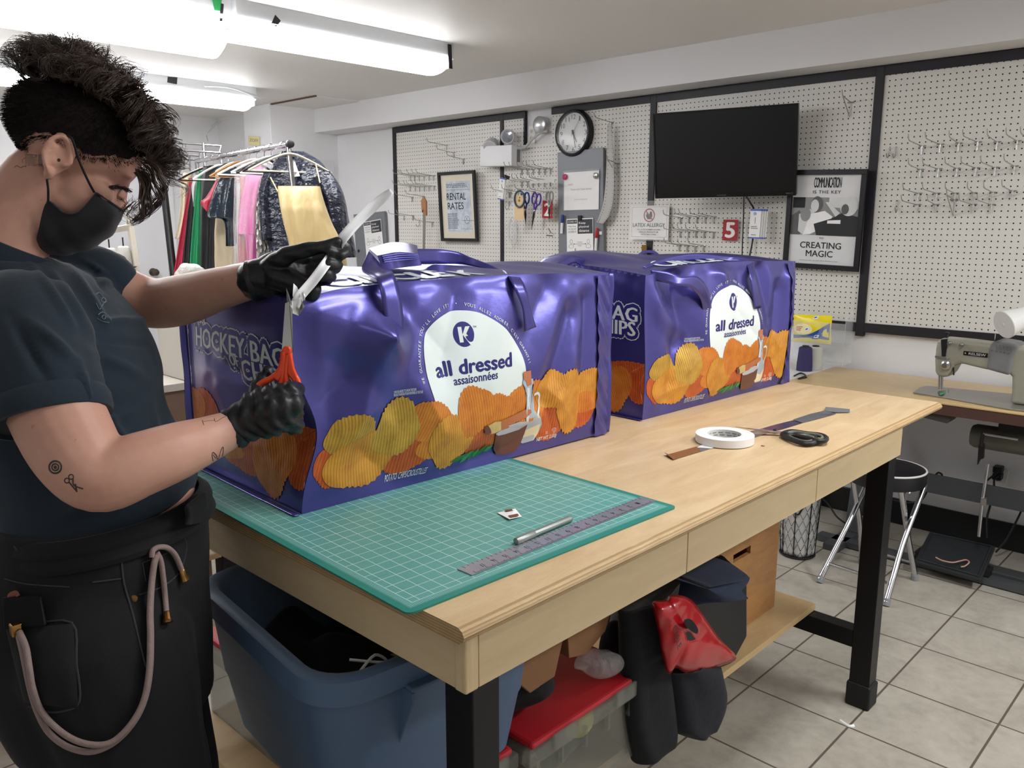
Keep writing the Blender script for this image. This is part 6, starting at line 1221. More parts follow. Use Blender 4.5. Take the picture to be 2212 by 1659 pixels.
# shoes
for dd, xx in ((1.36, 350), (1.54, 385)):
    c = K(xx, 2150, dd); c.z = 0.05; MB().ell(c+RGT*0.05, (0.13, 0.05, 0.05), Matrix((RGT, FH, Vector((0, 0, 1)))).transposed(), 12).build('shoe', mat('black_shoe', '#121214', 0.5), PER)
# ---------------------------------------------------------------- gloves
GL = NT('black_nitrile'); GL.base(GL.mix(GL.noise(20), lin('#141416'), lin('#1c1c1f')), 0.42, spec=0.5); GL.bump(GL.noise(16, detail=4, rough=0.6), 0.35, 0.012); GL = GL.mat
def cuffwr(mb, a, b, r0, r1):
    mb.tube([K(*a), K(*lerp3(a, b, .5)), K(*b)], [r0, (r0+r1)/2, r1], 20)
def lerp3(a, b, t): return tuple(x+(y-x)*t for x, y in zip(a, b))
g = MB()      # right hand, closed round the scissor handles
limb(g, [(508, 924, 1.28, .0315), (535, 908, 1.283, .033), (560, 895, 1.285, .034)]); limb(g, [(555, 885, 1.287, .031), (590, 868, 1.285, .027), (622, 853, 1.285, .021)]); limb(g, [(560, 910, 1.285, .028), (590, 905, 1.28, .028), (618, 900, 1.282, .020)]); limb(g, [(570, 890, 1.275, .026), (600, 880, 1.272, .025), (626, 875, 1.275, .020)])
for ky, dy in ((842, 0), (866, 4), (890, 8), (913, 10)): limb(g, [(615, ky, 1.285, .0125), (636, ky+dy*.3, 1.295, .0122), (641, ky+dy, 1.325, .0112), (625, ky+dy+2, 1.35, .0102), (598, ky+dy-2, 1.352, .009)], 14)
limb(g, [(548, 872, 1.31, .016), (556, 840, 1.34, .0125), (572, 812, 1.355, .0112), (581, 800, 1.355, .009)], 14)
RW = lambda q, n: 0.0016*math.sin(((q-K(540, 905, 1.28)).dot((K(600, 880, 1.28)-K(520, 920, 1.28)).normalized()))*330+2*math.sin(q.z*90))
fuse(g, 0.0026, 3, 'glove', GL, PER, RW)
g = MB()      # left hand, pinching the strip
limb(g, [(554, 604, 1.452, .0355), (585, 599, 1.452, .0355), (610, 593, 1.452, .033)]); limb(g, [(590, 578, 1.455, .028), (630, 566, 1.46, .023), (655, 558, 1.465, .018)]); limb(g, [(590, 612, 1.45, .028), (625, 612, 1.452, .025), (648, 608, 1.455, .018)]); limb(g, [(605, 595, 1.455, .028), (640, 588, 1.46, .022)])
for L in ([(648, 548, 1.468, .0125), (700, 537, 1.475, .0118), (738, 533, 1.46, .0108), (746, 543, 1.425, .0098), (736, 553, 1.41, .009)], [(652, 568, 1.465, .0128), (702, 560, 1.47, .0122), (728, 555, 1.445, .0112), (722, 546, 1.412, .0105), (712, 543, 1.402, .0098)],
          [(650, 590, 1.46, .0128), (700, 582, 1.46, .0122), (726, 576, 1.435, .0112), (722, 571, 1.41, .0105), (710, 570, 1.40, .0098)], [(644, 612, 1.452, .0122), (690, 606, 1.45, .0115), (712, 599, 1.428, .0108), (708, 594, 1.405, .0102), (694, 597, 1.40, .0095)]): limb(g, L, 14)
limb(g, [(585, 575, 1.43, .018), (620, 552, 1.412, .0155), (662, 540, 1.405, .0128), (700, 533, 1.405, .0118), (728, 525, 1.41, .0102)], 14)
limb(g, [(600, 600, 1.43, .024), (640, 615, 1.428, .022), (672, 628, 1.425, .018)], 14)
fuse(g, 0.0026, 3, 'glove', GL, PER, lambda q, n: 0.0008*math.sin(q.z*260+q.x*120))
for (a, r) in (((512, 922, 1.28), .0325), ((552, 606, 1.452), .0355)):
    c = K(*a); d = (K(580, 885, 1.285)-c).normalized() if a[0] < 530 else (K(620, 590, 1.452)-c).normalized()
    MB().lathe(c-d*0.008, d, [(r-0.003, 0), (r+0.0012, 0.0005), (r+0.0008, 0.006), (r-0.002, 0.012)], 36).build('glove_rim', GL, PER)
# ---------------------------------------------------------------- what the hands hold
def orange():
    t = thing('scissors', 'orange handled scissors held upright in the gloved right hand', 'scissors', K(620, 757, 1.335)); OR = mat('orange_plastic', '#e8481e', 0.35, var=0.03); ST = mat('bright_steel', '#c9c6bf', 0.22, 1.0, var=0.03)
    for k, pts in enumerate((((624, 652), (616, 655), (608, 765), (612, 782), (625, 785), (632, 765)), ((626, 655), (631, 668), (633, 760), (628, 785), (616, 780), (618, 755)))):
        MB().prism([K(x, y, 1.337+0.003*k) for x, y in pts], FWD*0.002).build('blade', ST, t, smooth=False)
    for pts in ([(613, 758), (610, 785), (601, 805), (585, 818), (565, 828), (552, 842), (548, 860), (556, 878), (575, 872), (592, 850), (606, 830), (612, 800)], [(624, 762), (627, 790), (634, 808), (643, 824), (646, 850), (640, 880), (628, 890), (620, 870), (619, 835), (618, 800)]):
        MB().tube(spline([K(x, y, 1.336) for x, y in pts], 4, closed=True), 0.0052, 10, closed=True).build('handle', OR, t)
    for s, x, y in ((0, 608, 782), (1, 629, 782)): MB().prism([K(*q, 1.331) for q in (((613, 752), (605, 790), (588, 816), (600, 824), (613, 806), (617, 770)), ((622, 764), (620, 806), (634, 826), (645, 822), (634, 795), (628, 764)))[s]], FWD*0.010).build('shank', OR, t, smooth=False, bevel=0.002)
    MB().lathe(K(620, 757, 1.336), -FWD, [(0.0072, -0.003), (0.0072, 0.003), (0.0055, 0.0045), (0, 0.0045)], 20).build('pivot_screw', OR, t)
orange()
t = thing('plastic_strip', 'long white plastic strip held up between the gloved fingers', 'strip', K(720, 545, 1.4)); WS = mat('white_film', '#fbfafc', 0.25, var=0.02, vs=60, coat=0.3)
def film(ctr, w, nm, dz):
    C = spline([(x, y, d) for x, y, d in ctr], 5); vs = []
    for i, p in enumerate(C):
        a = C[max(0, i-1)]; b = C[min(len(C)-1, i+1)]; tx, ty = b.x-a.x, b.y-a.y; l = math.hypot(tx, ty); nx, ny = -ty/l, tx/l; ww = w*(0.6+0.4*min(1, i/4))
        for j in range(5): f = (j/4-0.5)*2; vs.append(K(p.x+nx*ww*f, p.y+ny*ww*f, p.z+dz+0.004*math.sin(i*0.5)*f+0.003*(1-f*f)))
    n = len(C); MB().add(vs, [(i*5+j, i*5+j+1, i*5+j+6, i*5+j+5) for i in range(n-1) for j in range(4)]).build(nm, WS, t, solid=0.0006, ang=180)
film([(846, 412, 1.43), (815, 438, 1.43), (775, 476, 1.42), (742, 512, 1.408), (722, 545, 1.412), (700, 575, 1.385), (675, 608, 1.37), (648, 640, 1.36), (636, 662, 1.36)], 11, 'strip', 0.0)
film([(838, 420, 1.432), (800, 455, 1.432), (765, 490, 1.424), (735, 525, 1.412), (705, 565, 1.40)], 9, 'strip', 0.004)
SF = mat('crumpled_foil', '#b9b8b4', 0.28, 0.7, var=0.3, vs=80, bump=0.5, bs=60)
for k, pts in enumerate((((618, 622), (626, 640), (630, 665), (620, 655)), ((630, 650), (650, 645), (658, 662), (645, 682), (630, 676)), ((634, 612), (642, 620), (650, 640), (640, 650), (632, 640)), ((655, 630), (663, 624), (658, 650), (648, 655)))):
    MB().prism([K(x, y, 1.35+0.004*k+0.01*(i % 2)) for i, (x, y) in enumerate(pts)], FWD*0.0006).build('foil_shred', SF if k != 2 else WS, t, smooth=False)
# ================================================================ clothes rack and the far left corner
RE = K(622, 312, 4.0); RD = Vector((-0.989, 0.145, 0)); RW_ = Vector((0.145, 0.989, 0))
def bar(px): 
    k = (px-1106)/FPX; e = RE-CAM; return RE+RD*((k*e.dot(FWD)-e.dot(RGT))/(RD.dot(RGT)-k*RD.dot(FWD)))
def dep(p): return (p-CAM).dot(FWD)
CHR = mat('chrome', '#c4c4c8', 0.12, 1.0, var=0.02)
t = thing('clothes_rack', 'chrome clothes rack crowded with garments near the corner', 'clothes rack', (RE.x, RE.y, 0))
BE = bar(425); MB().tube([RE-RD*0.03, BE], 0.014, 14).build('rail', CHR, t); MB().lathe(RE-RD*0.03, -RD, [(0.018, -0.02), (0.018, 0.006), (0.01, 0.01), (0, 0.01)], 18).build('end_cap', BLACKM(), t)
lo = K(650, 545, 4.0); ld = (lo-RE).normalized(); ft = RE+ld*((0.08-RE.z)/ld.z); ft2 = V(BE.x, BE.y, 0.08)
MB().tube([RE, ft], 0.0135, 14).build('post', CHR, t); MB().tube([BE, ft2], 0.0135, 14).build('post', CHR, t)
for f in (ft, ft2): 
    b = MB().tube([f-RW_*0.25, f+RW_*0.25], 0.0135, 12).build('foot_bar', CHR, t)
    for s in (-1, 1): MB().ell(f+RW_*0.24*s-V(0, 0, 0.045), (0.03, 0.03, 0.034), n=8).build('caster', BLACKM(), t)
MB().tube([ft, ft2], 0.0125, 12).build('lower_rail', CHR, t)
HG = {'white': mat('hanger_white', '#e8e6e2', 0.35), 'cream': mat('hanger_cream', '#d9d3bd', 0.4), 'black': mat('hanger_black', '#19181b', 0.4), 'wood': wood_mat('hanger_wood', '#a8713c', '#c08a50', 0.4, (8, 8, 8))}
def hanger(px, col, lb, w=0.21, rz=0.0, drop=0.045):
    c = bar(px); e = (RW_*math.cos(rz)+RD*math.sin(rz)); t = thing('clothes_hanger', lb, 'hanger', c, 'hangers on the chrome rack'); r = 0.017
    hk = [c+e*(r*math.cos(a))+V(0, 0, r*math.sin(a)+0.002) for a in [math.radians(200-k*24) for k in range(10)]]; hk += [c+V(0, 0, -0.02), c+V(0, 0, -drop)]; MB().tube(hk, 0.0018, 6).build('hook', CHR, t)
    n = c+V(0, 0, -drop); a, b = n-e*w+V(0, 0, -0.085), n+e*w+V(0, 0, -0.085)
    MB().tube(spline([a, n-e*w*0.5+V(0, 0, -0.032), n, n+e*w*0.5+V(0, 0, -0.032), b], 5), 0.0065, 8, flat=0.8).build('shoulder_bar', HG[col], t); MB().tube([a, b], 0.0042, 8).build('lower_bar', HG[col], t)
hanger(626, 'cream', 'cream hanger carrying the gold skirt at the rack end'); hanger(612, 'black', 'black hanger inside the navy puffer jacket'); hanger(585, 'white', 'white hanger just behind the post, above the sequin dress'); hanger(570, 'black', 'black hanger over the pink bagged garment', rz=0.5); hanger(553, 'white', 'pale hanger hooked in the middle of the rail')
hanger(538, 'black', 'black hanger right of the wooden hanger', w=.17); hanger(522, 'wood', 'wooden hanger over the dark satin blouse', w=.18); hanger(505, 'white', 'white hanger over the beige trousers', w=.15); hanger(492, 'black', 'black hanger twisted in the crowded part of the rail', rz=0.7); hanger(478, 'white', 'white hanger tilted over the black gown', rz=-0.3, w=.16); hanger(460, 'black', 'black hanger over the green dress'); hanger(445, 'wood', 'wooden hanger at the far end with the cream blouse', w=.17)
def satin(nm, col, rough=0.35, bump=0.35, bs=10, metal=0.0, sheen=0.1, zs=0.22):
    if nm in MT: return MT[nm]
    t_ = NT(nm); t_.base(t_.mix(t_.noise(6), lin(col), lin(tuple(q*0.8 for q in lin(col)[:3]))), rough, metal, sheen=sheen); t_.bump(t_.noise(bs*2, t_.mapping(t_.tc.outputs['Object'], sc=(1, 1, zs)), 3), bump, 0.02); MT[nm] = t_.mat; return t_.mat
def garment(name, lb, cat, rows, px, m, b=0.045, dd=0.0, waves=7, amp=0.06, parent=None, pname=None):
    c = bar(px); d0 = dep(c)+dd; L = spline([(q[0], q[1], q[2]) for q in rows], 6); n = 64; vs = []; t = parent or thing(name, lb, cat, c+V(0, 0, -0.3), 'garments on the chrome rack')
    for i, q in enumerate(L):
        f = i/(len(L)-1); o = K((q.x+q.y)/2, q.z, d0); h = (q.y-q.x)/2*d0/FPX; bb = b*(0.35+0.65*min(1, f*3))
        for k in range(n):
            a = 2*math.pi*k/n; w = 1+amp*min(1, 0.2+f*1.3)*math.sin(waves*a+2*f+len(name)); vs.append(o+RGT*h*math.copysign(abs(math.cos(a))**0.8, math.cos(a))*(1+0.35*(w-1))+FH*bb*math.copysign(abs(math.sin(a))**0.8, math.sin(a))*(1+(w-1)*4))
    m_ = len(L); mb = MB().add(vs, [(i*n+k, i*n+(k+1) % n, (i+1)*n+(k+1) % n, (i+1)*n+k) for i in range(m_-1) for k in range(n)]+[tuple(range(n)), tuple(range((m_-1)*n, m_*n))])
    mb.build(pname or 'cloth', m, t, ang=180); return t
z2 = lambda x, y: (360+x*.26517, 200+y*.26517)
def Z(rows): return [(360+a*.26517, 360+b*.26517, 200+y*.26517) for a, b, y in rows]
PUF = satin('navy_puffer', '#151a2c', 0.25, 1.0, 9, zs=1.6)
g = garment('puffer_jacket', 'shiny navy puffer jacket with snap buttons hanging at the rack end', 'jacket', Z([(940, 1120, 480), (880, 1250, 560), (830, 1330, 680), (800, 1350, 800), (800, 1370, 1000), (830, 1390, 1200), (860, 1400, 1400)]), 612, PUF, 0.10, 0.10, 5, 0.03, pname='body')
for nm, rows in (('sleeve', [(1220, 1330, 640), (1260, 1410, 760), (1320, 1450, 880), (1350, 1480, 1040), (1390, 1520, 1200), (1420, 1545, 1340)]), ('sleeve', [(790, 880, 640), (770, 850, 800), (775, 860, 1000), (790, 880, 1200)])): garment('puffer_jacket', '', '', Z(rows), 612, PUF, 0.07, 0.06, 5, 0.03, parent=g, pname=nm)
for q in ((1247, 645), (1207, 685), (1137, 750), (1115, 595)): MB().ell(K(*z2(*q), dep(bar(612))-0.0), (.007, .007, .007), n=6).build('snap_button', STEEL(), g)
qd = dep(bar(612))-0.02; MB().prism([K(*z2(*q), qd) for q in ((1010, 560), (1040, 550), (1085, 680), (1040, 685))], FWD*0.002).build('care_label', PAPER(), g, smooth=False)
SKT = satin('gold_satin', '#c8b07c', 0.36, 0.5, 8); g = garment('skirt', 'pale gold satin skirt hanging by two thin straps', 'skirt', Z([(905, 1250, 760), (912, 1265, 830), (935, 1300, 950), (965, 1350, 1080), (1000, 1415, 1210), (1020, 1450, 1330), (1035, 1470, 1450)]), 632, SKT, 0.06, -0.10, 6, 0.05)
for a, b in (((845, 690), (905, 805)), ((1215, 585), (1250, 735))): MB().tube([K(*z2(*a), dep(bar(630))-0.08), K(*z2(*b), dep(bar(632))-0.12)], 0.003, 6, flat=0.5).build('strap', SKT, g)
def seq():
    t_ = NT('grey_sequins'); v = t_.n('ShaderNodeTexVoronoi'); v.inputs['Scale'].default_value = 90; t_.l(t_.mapping(t_.tc.outputs['Object'], sc=(1, 1, 0.45)), v.inputs['Vector']); t_.base(t_.ramp(t_.xyz(v.outputs['Color'])[0], [(0.2, '#4a4748'), (0.6, '#77726f'), (0.9, '#d6d2cc')]), 0.3, 0.5); t_.bump(v.outputs['Distance'], 0.8, 0.01); return t_.mat
garment('sequin_dress', 'shimmering grey sequin dress behind the chrome post', 'dress', Z([(770, 880, 690), (752, 900, 800), (740, 930, 950), (735, 965, 1120), (740, 990, 1280), (740, 1000, 1420)]), 588, seq(), 0.06, 0.0, 6, 0.05)
g = garment('dress', 'bright pink garment inside a clear plastic cover', 'dress', Z([(650, 790, 600), (640, 770, 720), (610, 750, 880), (590, 735, 1050), (585, 740, 1150), (640, 740, 1160), (660, 740, 1300), (670, 740, 1450)]), 560, satin('pink_cloth', '#d0559f', 0.5, 0.3), 0.04, 0.02, 5, 0.05)
garment('dress', '', '', Z([(590, 660, 640), (600, 670, 800), (590, 650, 1000), (585, 680, 1160), (585, 690, 1300), (590, 700, 1450)]), 560, satin('red_cloth', '#a8323f', 0.5, 0.3), 0.03, 0.06, 5, 0.05, parent=g, pname='red_lining')
garment('plastic_cover', 'crinkled clear plastic garment cover over the pink dress', 'cover', Z([(600, 820, 570), (560, 800, 680), (560, 770, 850), (555, 755, 1050), (560, 745, 1250), (565, 745, 1450)]), 558, clear_plastic('crinkled_film', '#ffffff', 0.08, 0.22, 1.0, 45), 0.065, 0.02, 9, 0.05)
garment('blouse', 'dark teal satin blouse with wide sleeves', 'blouse', Z([(470, 570, 610), (430, 560, 700), (385, 560, 820), (345, 560, 960), (350, 560, 1020), (480, 560, 1045), (500, 560, 1250)]), 520, satin('teal_satin', '#1c2a36', 0.22, 0.9, 8, zs=0.7), 0.05, 0.0, 5, 0.08)
garment('jacket', 'crimson garment showing between the black gown and the satin blouse', 'garment', Z([(430, 460, 650), (395, 450, 740), (330, 430, 850), (285, 400, 890), (300, 380, 930), (340, 365, 970)]), 500, satin('crimson', '#b0183c', 0.5, 0.3), 0.04, 0.05, 4, 0.05)
garment('trousers', 'pale beige trousers hanging below the satin blouse', 'trousers', Z([(400, 500, 1000), (395, 510, 1100), (398, 520, 1200), (400, 560, 1280), (400, 575, 1350), (405, 585, 1460)]), 505, satin('beige_cloth', '#c6b79b', 0.7, 0.3), 0.04, 0.05, 3, 0.1)
garment('shirt', 'cream collar of a shirt beside the wooden hangers', 'shirt', Z([(430, 500, 620), (400, 520, 640), (410, 500, 700), (440, 480, 730)]), 508, satin('cream_cloth', '#d8cbb2', 0.7, 0.2), 0.04, 0.04, 4, 0.05)
garment('gown', 'long black gown hanging straight beside the green dress', 'gown', Z([(300, 450, 600), (290, 420, 700), (285, 400, 900), (285, 395, 1100), (285, 395, 1300), (285, 395, 1460)]), 478, satin('black_cloth', '#121216', 0.6, 0.3), 0.05, 0.05, 5, 0.06)
garment('dress', 'long emerald green dress between white and black garments', 'dress', Z([(262, 292, 640), (250, 290, 760), (235, 290, 950), (215, 290, 1150), (200, 290, 1350), (195, 290, 1460)]), 462, satin('emerald', '#12925a', 0.6, 0.25), 0.04, 0.05, 5, 0.06)
garment('dress', 'narrow strip of a white dress left of the green dress', 'dress', Z([(235, 275, 670), (215, 258, 760), (222, 250, 850), (235, 245, 930)]), 458, satin('white_cloth', '#cfd0cf', 0.7, 0.2), 0.04, 0.06, 4, 0.05)
garment('dress', 'long black dress left of the green dress', 'dress', Z([(205, 240, 720), (200, 240, 850), (180, 235, 1000), (160, 225, 1200), (140, 215, 1460)]), 455, satin('black_cloth', '#121216', 0.6, 0.3), 0.04, 0.08, 5, 0.06)
garment('dress', 'long crimson dress sweeping out at the far left of the rack', 'dress', Z([(180, 215, 700), (175, 212, 850), (140, 195, 1050), (105, 175, 1250), (65, 160, 1480)]), 450, satin('crimson', '#b0183c', 0.5, 0.3), 0.04, 0.10, 5, 0.06)
garment('blouse', 'cream patterned sleeveless blouse at the far end of the rack', 'blouse', Z([(140, 215, 650), (120, 200, 720), (125, 185, 850), (115, 180, 1000), (95, 160, 1120), (80, 140, 1190)]), 440, satin('cream_pattern', '#c9bda2', 0.7, 0.3, 30), 0.04, 0.06, 5, 0.05)
# yellow note on the column
q = Quad(*[P(*z2(*c), 'y', 3.444) for c in ((665, 350), (757, 362), (757, 432), (665, 425))]); t = thing('paper_note', 'yellow paper note reading ZOFF on the column', 'note', q.at(.5, .5)); b = MB(); q.rect(b, 0, 0, 1, 1, 0, 0.001); b.build('paper', mat('note_yellow', '#d9cd98', 0.7), t, smooth=False); b = MB(); q.text(b, 'ZOFF', 0.14, 0.3, 0.9, 0.62, 0.0016); b.build('lettering', mat('pencil', '#6d6a55', 0.7), t, smooth=False)
# thin chrome shelf rods behind
t = thing('rod_rack', 'rack of thin chrome rods by the far wall', 'rack', K(420, 340, 5.6)); ra = lambda x, y: K(*z2(x, y), 5.6)
for i, (a, b) in enumerate((((100, 412), (440, 435)), ((100, 470), (440, 490)), ((90, 505), (265, 515)), ((85, 543), (320, 550)))): MB().tube([ra(*a), ra(*b)], 0.006, 8).build('rod', CHR, t)
pq = ra(300, 412); MB().tube([pq, V(pq.x, pq.y, 0)], 0.012, 10).build('post', CHR, t)
for a, b in (((103, 505), (108, 640)), ((187, 510), (190, 640)), ((268, 480), (270, 560)), ((445, 430), (430, 480))): MB().tube([ra(*a), ra(*b)], 0.006, 8).build('rod', CHR, t)
b = MB()
for dx in (0, 4, -5): b.tube(spline([P(472-dx, 262, 'y', 3.62), P(450-dx, 280, 'y', 3.55), P(441+dx*2, 305, 'y', 3.5)], 5), 0.003, 5)
tag(b.build('loose_wires', mat('old_white_wire', '#c9c8c6', 0.5)), 'bunch of thin white wires hanging in the ceiling corner', 'wires')
a, b = K(350, 375, 5.0), K(377, 610, 5.0); d = (b-a).normalized(); e = a+d*((0.0-a.z)/d.z); tag(MB().tube([a-d*0.05, e], 0.022, 10).build('pole', BLACKM()), 'black pole leaning in front of the white door', 'pole')
# metal panel with notice on the back wall by the corner
q = Quad(*[P(x, y, 'y', YW-0.03) for x, y in ((772, 461), (835, 457), (834, 600), (764, 604))]); b = MB(); q.rect(b, 0, 0, 1, 1, -0.02, 0.02); tag(b.build('metal_panel', GM, smooth=False, bevel=0.003), 'short grey metal panel low beside the corner and first pegboard', 'metal panel')
covid(Quad(*[P(x, y, 'y', YW-0.034) for x, y in ((790, 479), (828, 472), (826, 560), (788, 565))]), 'physical distance notice on the short grey panel near the corner')
tag(MB().lathe(P(775, 542, 'y', YW-0.031), (0, -1, 0), [(0.012, 0), (0.012, 0.004), (0, 0.006)], 14).build('magnet', BLACKM()), 'small black round magnet on the short grey panel', 'magnet')
# thread stand by the door
t = thing('thread_stand', 'pale wooden thread stand behind the masked face', 'thread stand', K(265, 600, 3.4)); wp = wood_mat('pale_wood', '#b5ad9f', '#c6beb0', 0.6, (10, 10, 3)); D3 = 3.4
a, b = K(279, 468, D3), K(298, 600, D3); d = (b-a).normalized(); e = a+d*((0.8635-a.z)/d.z); MB().tube([a, e], 0.014, 4).build('upright', wp, t, smooth=False); MB().tube([K(225, 500, D3), K(284, 490, D3)], 0.016, 4).build('cross_bar', wp, t, smooth=False)
tr = K(270, 578, D3); MB().lathe(tr, (0, 0, 1), [(0.05, 0), (0.055, 0.006), (0.04, 0.006)], 20).build('tray', mat('dark_wood', '#4c3a30', 0.6), t); MB().tube([tr, K(232, 582, D3)], 0.01, 8).build('tray_arm', mat('dark_wood', '#4c3a30', 0.6), t)
for x, y, lb in ((270, 574, 'white thread cone on the stand tray nearest the door'), (240, 578, 'white thread cone half hidden behind the shoulder')):
    c = K(x, y, D3); u = thing('thread_cone', lb, 'thread cone', c, 'white thread cones on the stand'); MB().lathe(c, (0, 0, 1), [(0.03, 0.0), (0.033, 0.01), (0.022, 0.075), (0.016, 0.08), (0, 0.08)], 20).build('thread', mat('white_thread', '#cfccc6', 0.8, bump=0.4, bs=200), u); MB().tube([c+V(0, 0, 0.07), c+V(0, 0, 0.115)], 0.003, 6).build('spindle', BLACKM(), u)
pc = K(205, 560, 3.0); m = MB().ell(pc, (0.055, 0.055, 0.05), n=14); m.tube([pc, V(pc.x, pc.y, 0.875)], 0.012, 10); m.lathe((pc.x, pc.y, 0.8635), (0, 0, 1), [(0.06, 0), (0.06, 0.01), (0.02, 0.016), (0, 0.016)], 20); o = tag(m.build('mannequin_head', cloth('dark_brown_plush', '#2a1d1a', 0.6, 0.3, 0.9)), 'dark brown fuzzy cushion on a stand behind the shoulder', 'cushion')  # dark round shape taken for a mannequin head; the stand is added
cc = K(412, 598, 3.1); tag(MB().bb((cc.x-.1, cc.y-.1, 0.8635), (cc.x+.1, cc.y+.1, cc.z-.05)).build('carton', mat('carton_white', '#c9c4bb', .6), smooth=False, bevel=.003), 'plain pale carton under the plastic bundle on the bench', 'box')
m = MB(); rr = random.Random(4); m.ell(cc, (0.055, 0.055, 0.05), n=18); m.v = [cc+(q-cc)*(1+0.12*math.sin(q.x*90+q.z*60)*math.sin(q.y*80)) for q in m.v]; tag(m.build('plastic_bundle', clear_plastic('milky_film', '#e9e7e0', 0.2, 0.7, 1.0, 35), ang=180), 'crumpled bundle of clear plastic behind the left forearm', 'bundle')
# neighbouring work bench
t = thing('work_bench', 'pale topped work bench standing behind the person', 'bench', (-2.9, 0.4, 0)); tp = wood_mat('scuffed_top', '#d3cdc2', '#dcd7cd', 0.5, (3, 9, 9)); br = mat('brown_panel', '#8a7160', 0.6)
MB().bb((-4.5, 0.1, 0.835), (-2.9, 1.5, 0.862)).build('bench_top', [tp], t, smooth=False, bevel=0.002); MB().bb((-4.45, 0.15, 0.70), (-2.93, 1.47, 0.834)).build('apron', br, t, smooth=False)
MB().bb((-4.45, 0.15, 0.16), (-2.9, 1.40, 0.182)).build('lower_shelf', BIRCH, t, smooth=False, bevel=0.002); MB().bb((-4.45, 0.15, 0.02), (-2.95, 1.38, 0.159)).build('plinth', br, t, smooth=False)
for y in (0.12, 1.41): 
    for x in (-4.4, -2.98): MB().bb((x, y, 0), (x+0.07, y+0.07, 0.70)).build('leg', BLKST, t, smooth=False)
m = MB().lathe((K(0, 1130, 2.3).x, K(0, 1130, 2.3).y, 0.0), (0, 0, 1), [(0.075, 0), (0.08, 0.02), (0.08, 0.93), (0.07, 0.95), (0.02, 0.955), (0, 0.955)], 28); tag(m.build('fabric_roll', cloth('pink_roll', '#d48a90', 0.3)), 'pink fabric roll standing behind the person at the picture edge', 'fabric roll')
m = MB().prism([P(x, y, 'z', 0.0015) for x, y in ((430, 1366), (480, 1352), (481, 1358), (431, 1373))], (0, 0, 0.0006)); tag(m.build('floor_tape', mat('green_tape', '#1f9a50', 0.5), smooth=False), 'strip of green tape stuck on the floor tiles', 'tape')
# ================================================================ sewing corner on the right
ZS_ = 0.735
A0 = P(1813, 789, 'z', ZS_); YF_ = P(2212, 894, 'z', ZS_).y
t = thing('sewing_table', 'yellowed wood sewing table against the back wall', 'sewing table', (A0.x, YF_, 0)); LAM = wood_mat('worn_laminate', '#bd9f6c', '#ceb281', 0.3, (2.5, 14, 14), 2.0)
MB().bb((A0.x, YF_, ZS_-0.008), (0.5, YW-0.03, ZS_)).build('table_top', LAM, t, smooth=False, bevel=0.002); MB().bb((A0.x+0.004, YF_+0.003, ZS_-0.05), (0.495, YW-0.035, ZS_-0.009)).build('core_board', mat('dark_red_brown', '#4b3128', 0.6), t, smooth=False)
MB().prism([(P(1990, 900, 'y', YF_+.02).x, YF_+0.02, ZS_-0.05), (P(2060, 905, 'y', YF_+.02).x, YF_+0.02, ZS_-0.05), (P(2045, 915, 'y', YF_+.02).x, YF_+0.02, ZS_-0.085), (P(1992, 910, 'y', YF_+.02).x, YF_+0.02, ZS_-0.075)], (0, 0.1, 0)).build('drip_pan', mat('greasy_metal', '#4a4744', 0.5, 0.4), t, smooth=False)
FRM = mat('frame_grey', '#5a5d60', 0.45, 0.5)
lx, ly = P(1840, 1160, 'y', 3.72).x, 3.72
for x in (lx, 0.25):
    MB().prism([(x-0.03, 3.70, 0.03), (x+0.03, 3.70, 0.03), (x+0.03, 3.82, ZS_-0.05), (x-0.03, 3.82, ZS_-0.05)], (0, 0.03, 0)).build('leg', FRM, t, smooth=False, bevel=0.002); MB().bb((x-0.035, 3.48, 0.0), (x+0.035, 3.98, 0.03)).build('foot', FRM, t, smooth=False, bevel=0.002)
cz0, cz1 = P(2110, 1085, 'y', 3.85).z, P(2110, 1043, 'y', 3.85).z; MB().bb((lx, 3.845, cz0), (0.25, 3.86, cz1)).build('cross_bar', FRM, t, smooth=False, bevel=0.002)
MB().bb((lx-0.1, 3.56, 0.005), (0.3, 3.62, 0.03)).build('floor_rail', FRM, t, smooth=False)
# machine
YM = 3.60
def S3(x, y, dy=0.0): q = P(1612+x*.27125, 450+y*.27125, 'y', YM+dy); return q
t = thing('sewing_machine', 'grey green industrial sewing machine with a RELSEW plate', 'sewing machine', S3(1800, 1500)); HM = mat('hammered_green_grey', '#9b998a', 0.35, 0.2, var=0.05, vs=30, bump=0.12, bs=200)
out = [(1497, 1215), (1505, 1120), (1520, 1055), (1545, 1036), (1600, 1040), (1780, 1058), (1960, 1082), (2230, 1108), (2420, 1130), (2430, 1600), (2100, 1556), (2112, 1450), (2112, 1345), (2085, 1312), (1900, 1284), (1790, 1258), (1705, 1236), (1660, 1258), (1630, 1310), (1600, 1342), (1560, 1348), (1515, 1338), (1500, 1300)]
MB().prism([S3(*q) for q in out], (0, 0.105, 0)).build('machine_head', HM, t, smooth=False, bevel=0.014, seg=4)
pl_ = [(1330, 1470), (1380, 1430), (1440, 1418), (2100, 1480), (2420, 1510), (2420, 1640), (2090, 1600), (1560, 1505), (1400, 1480)]
MB().prism([V(P(1612+x*.27125, 450+y*.27125, 'z', ZS_+0.004).x, min(4.0, P(1612+x*.27125, 450+y*.27125, 'z', ZS_+0.004).y), ZS_+0.001) for x, y in pl_], (0, 0, 0.006)).build('bed_plate', mat('worn_bed', '#8e8c84', 0.3, 0.6), t, smooth=False, bevel=0.001)
def blk(nm, pts, d, m, y=-0.003, bev=0.002, par=None): return MB().prism([S3(*q, y) for q in pts], (0, d, 0)).build(nm, m, par or t, smooth=False, bevel=bev)
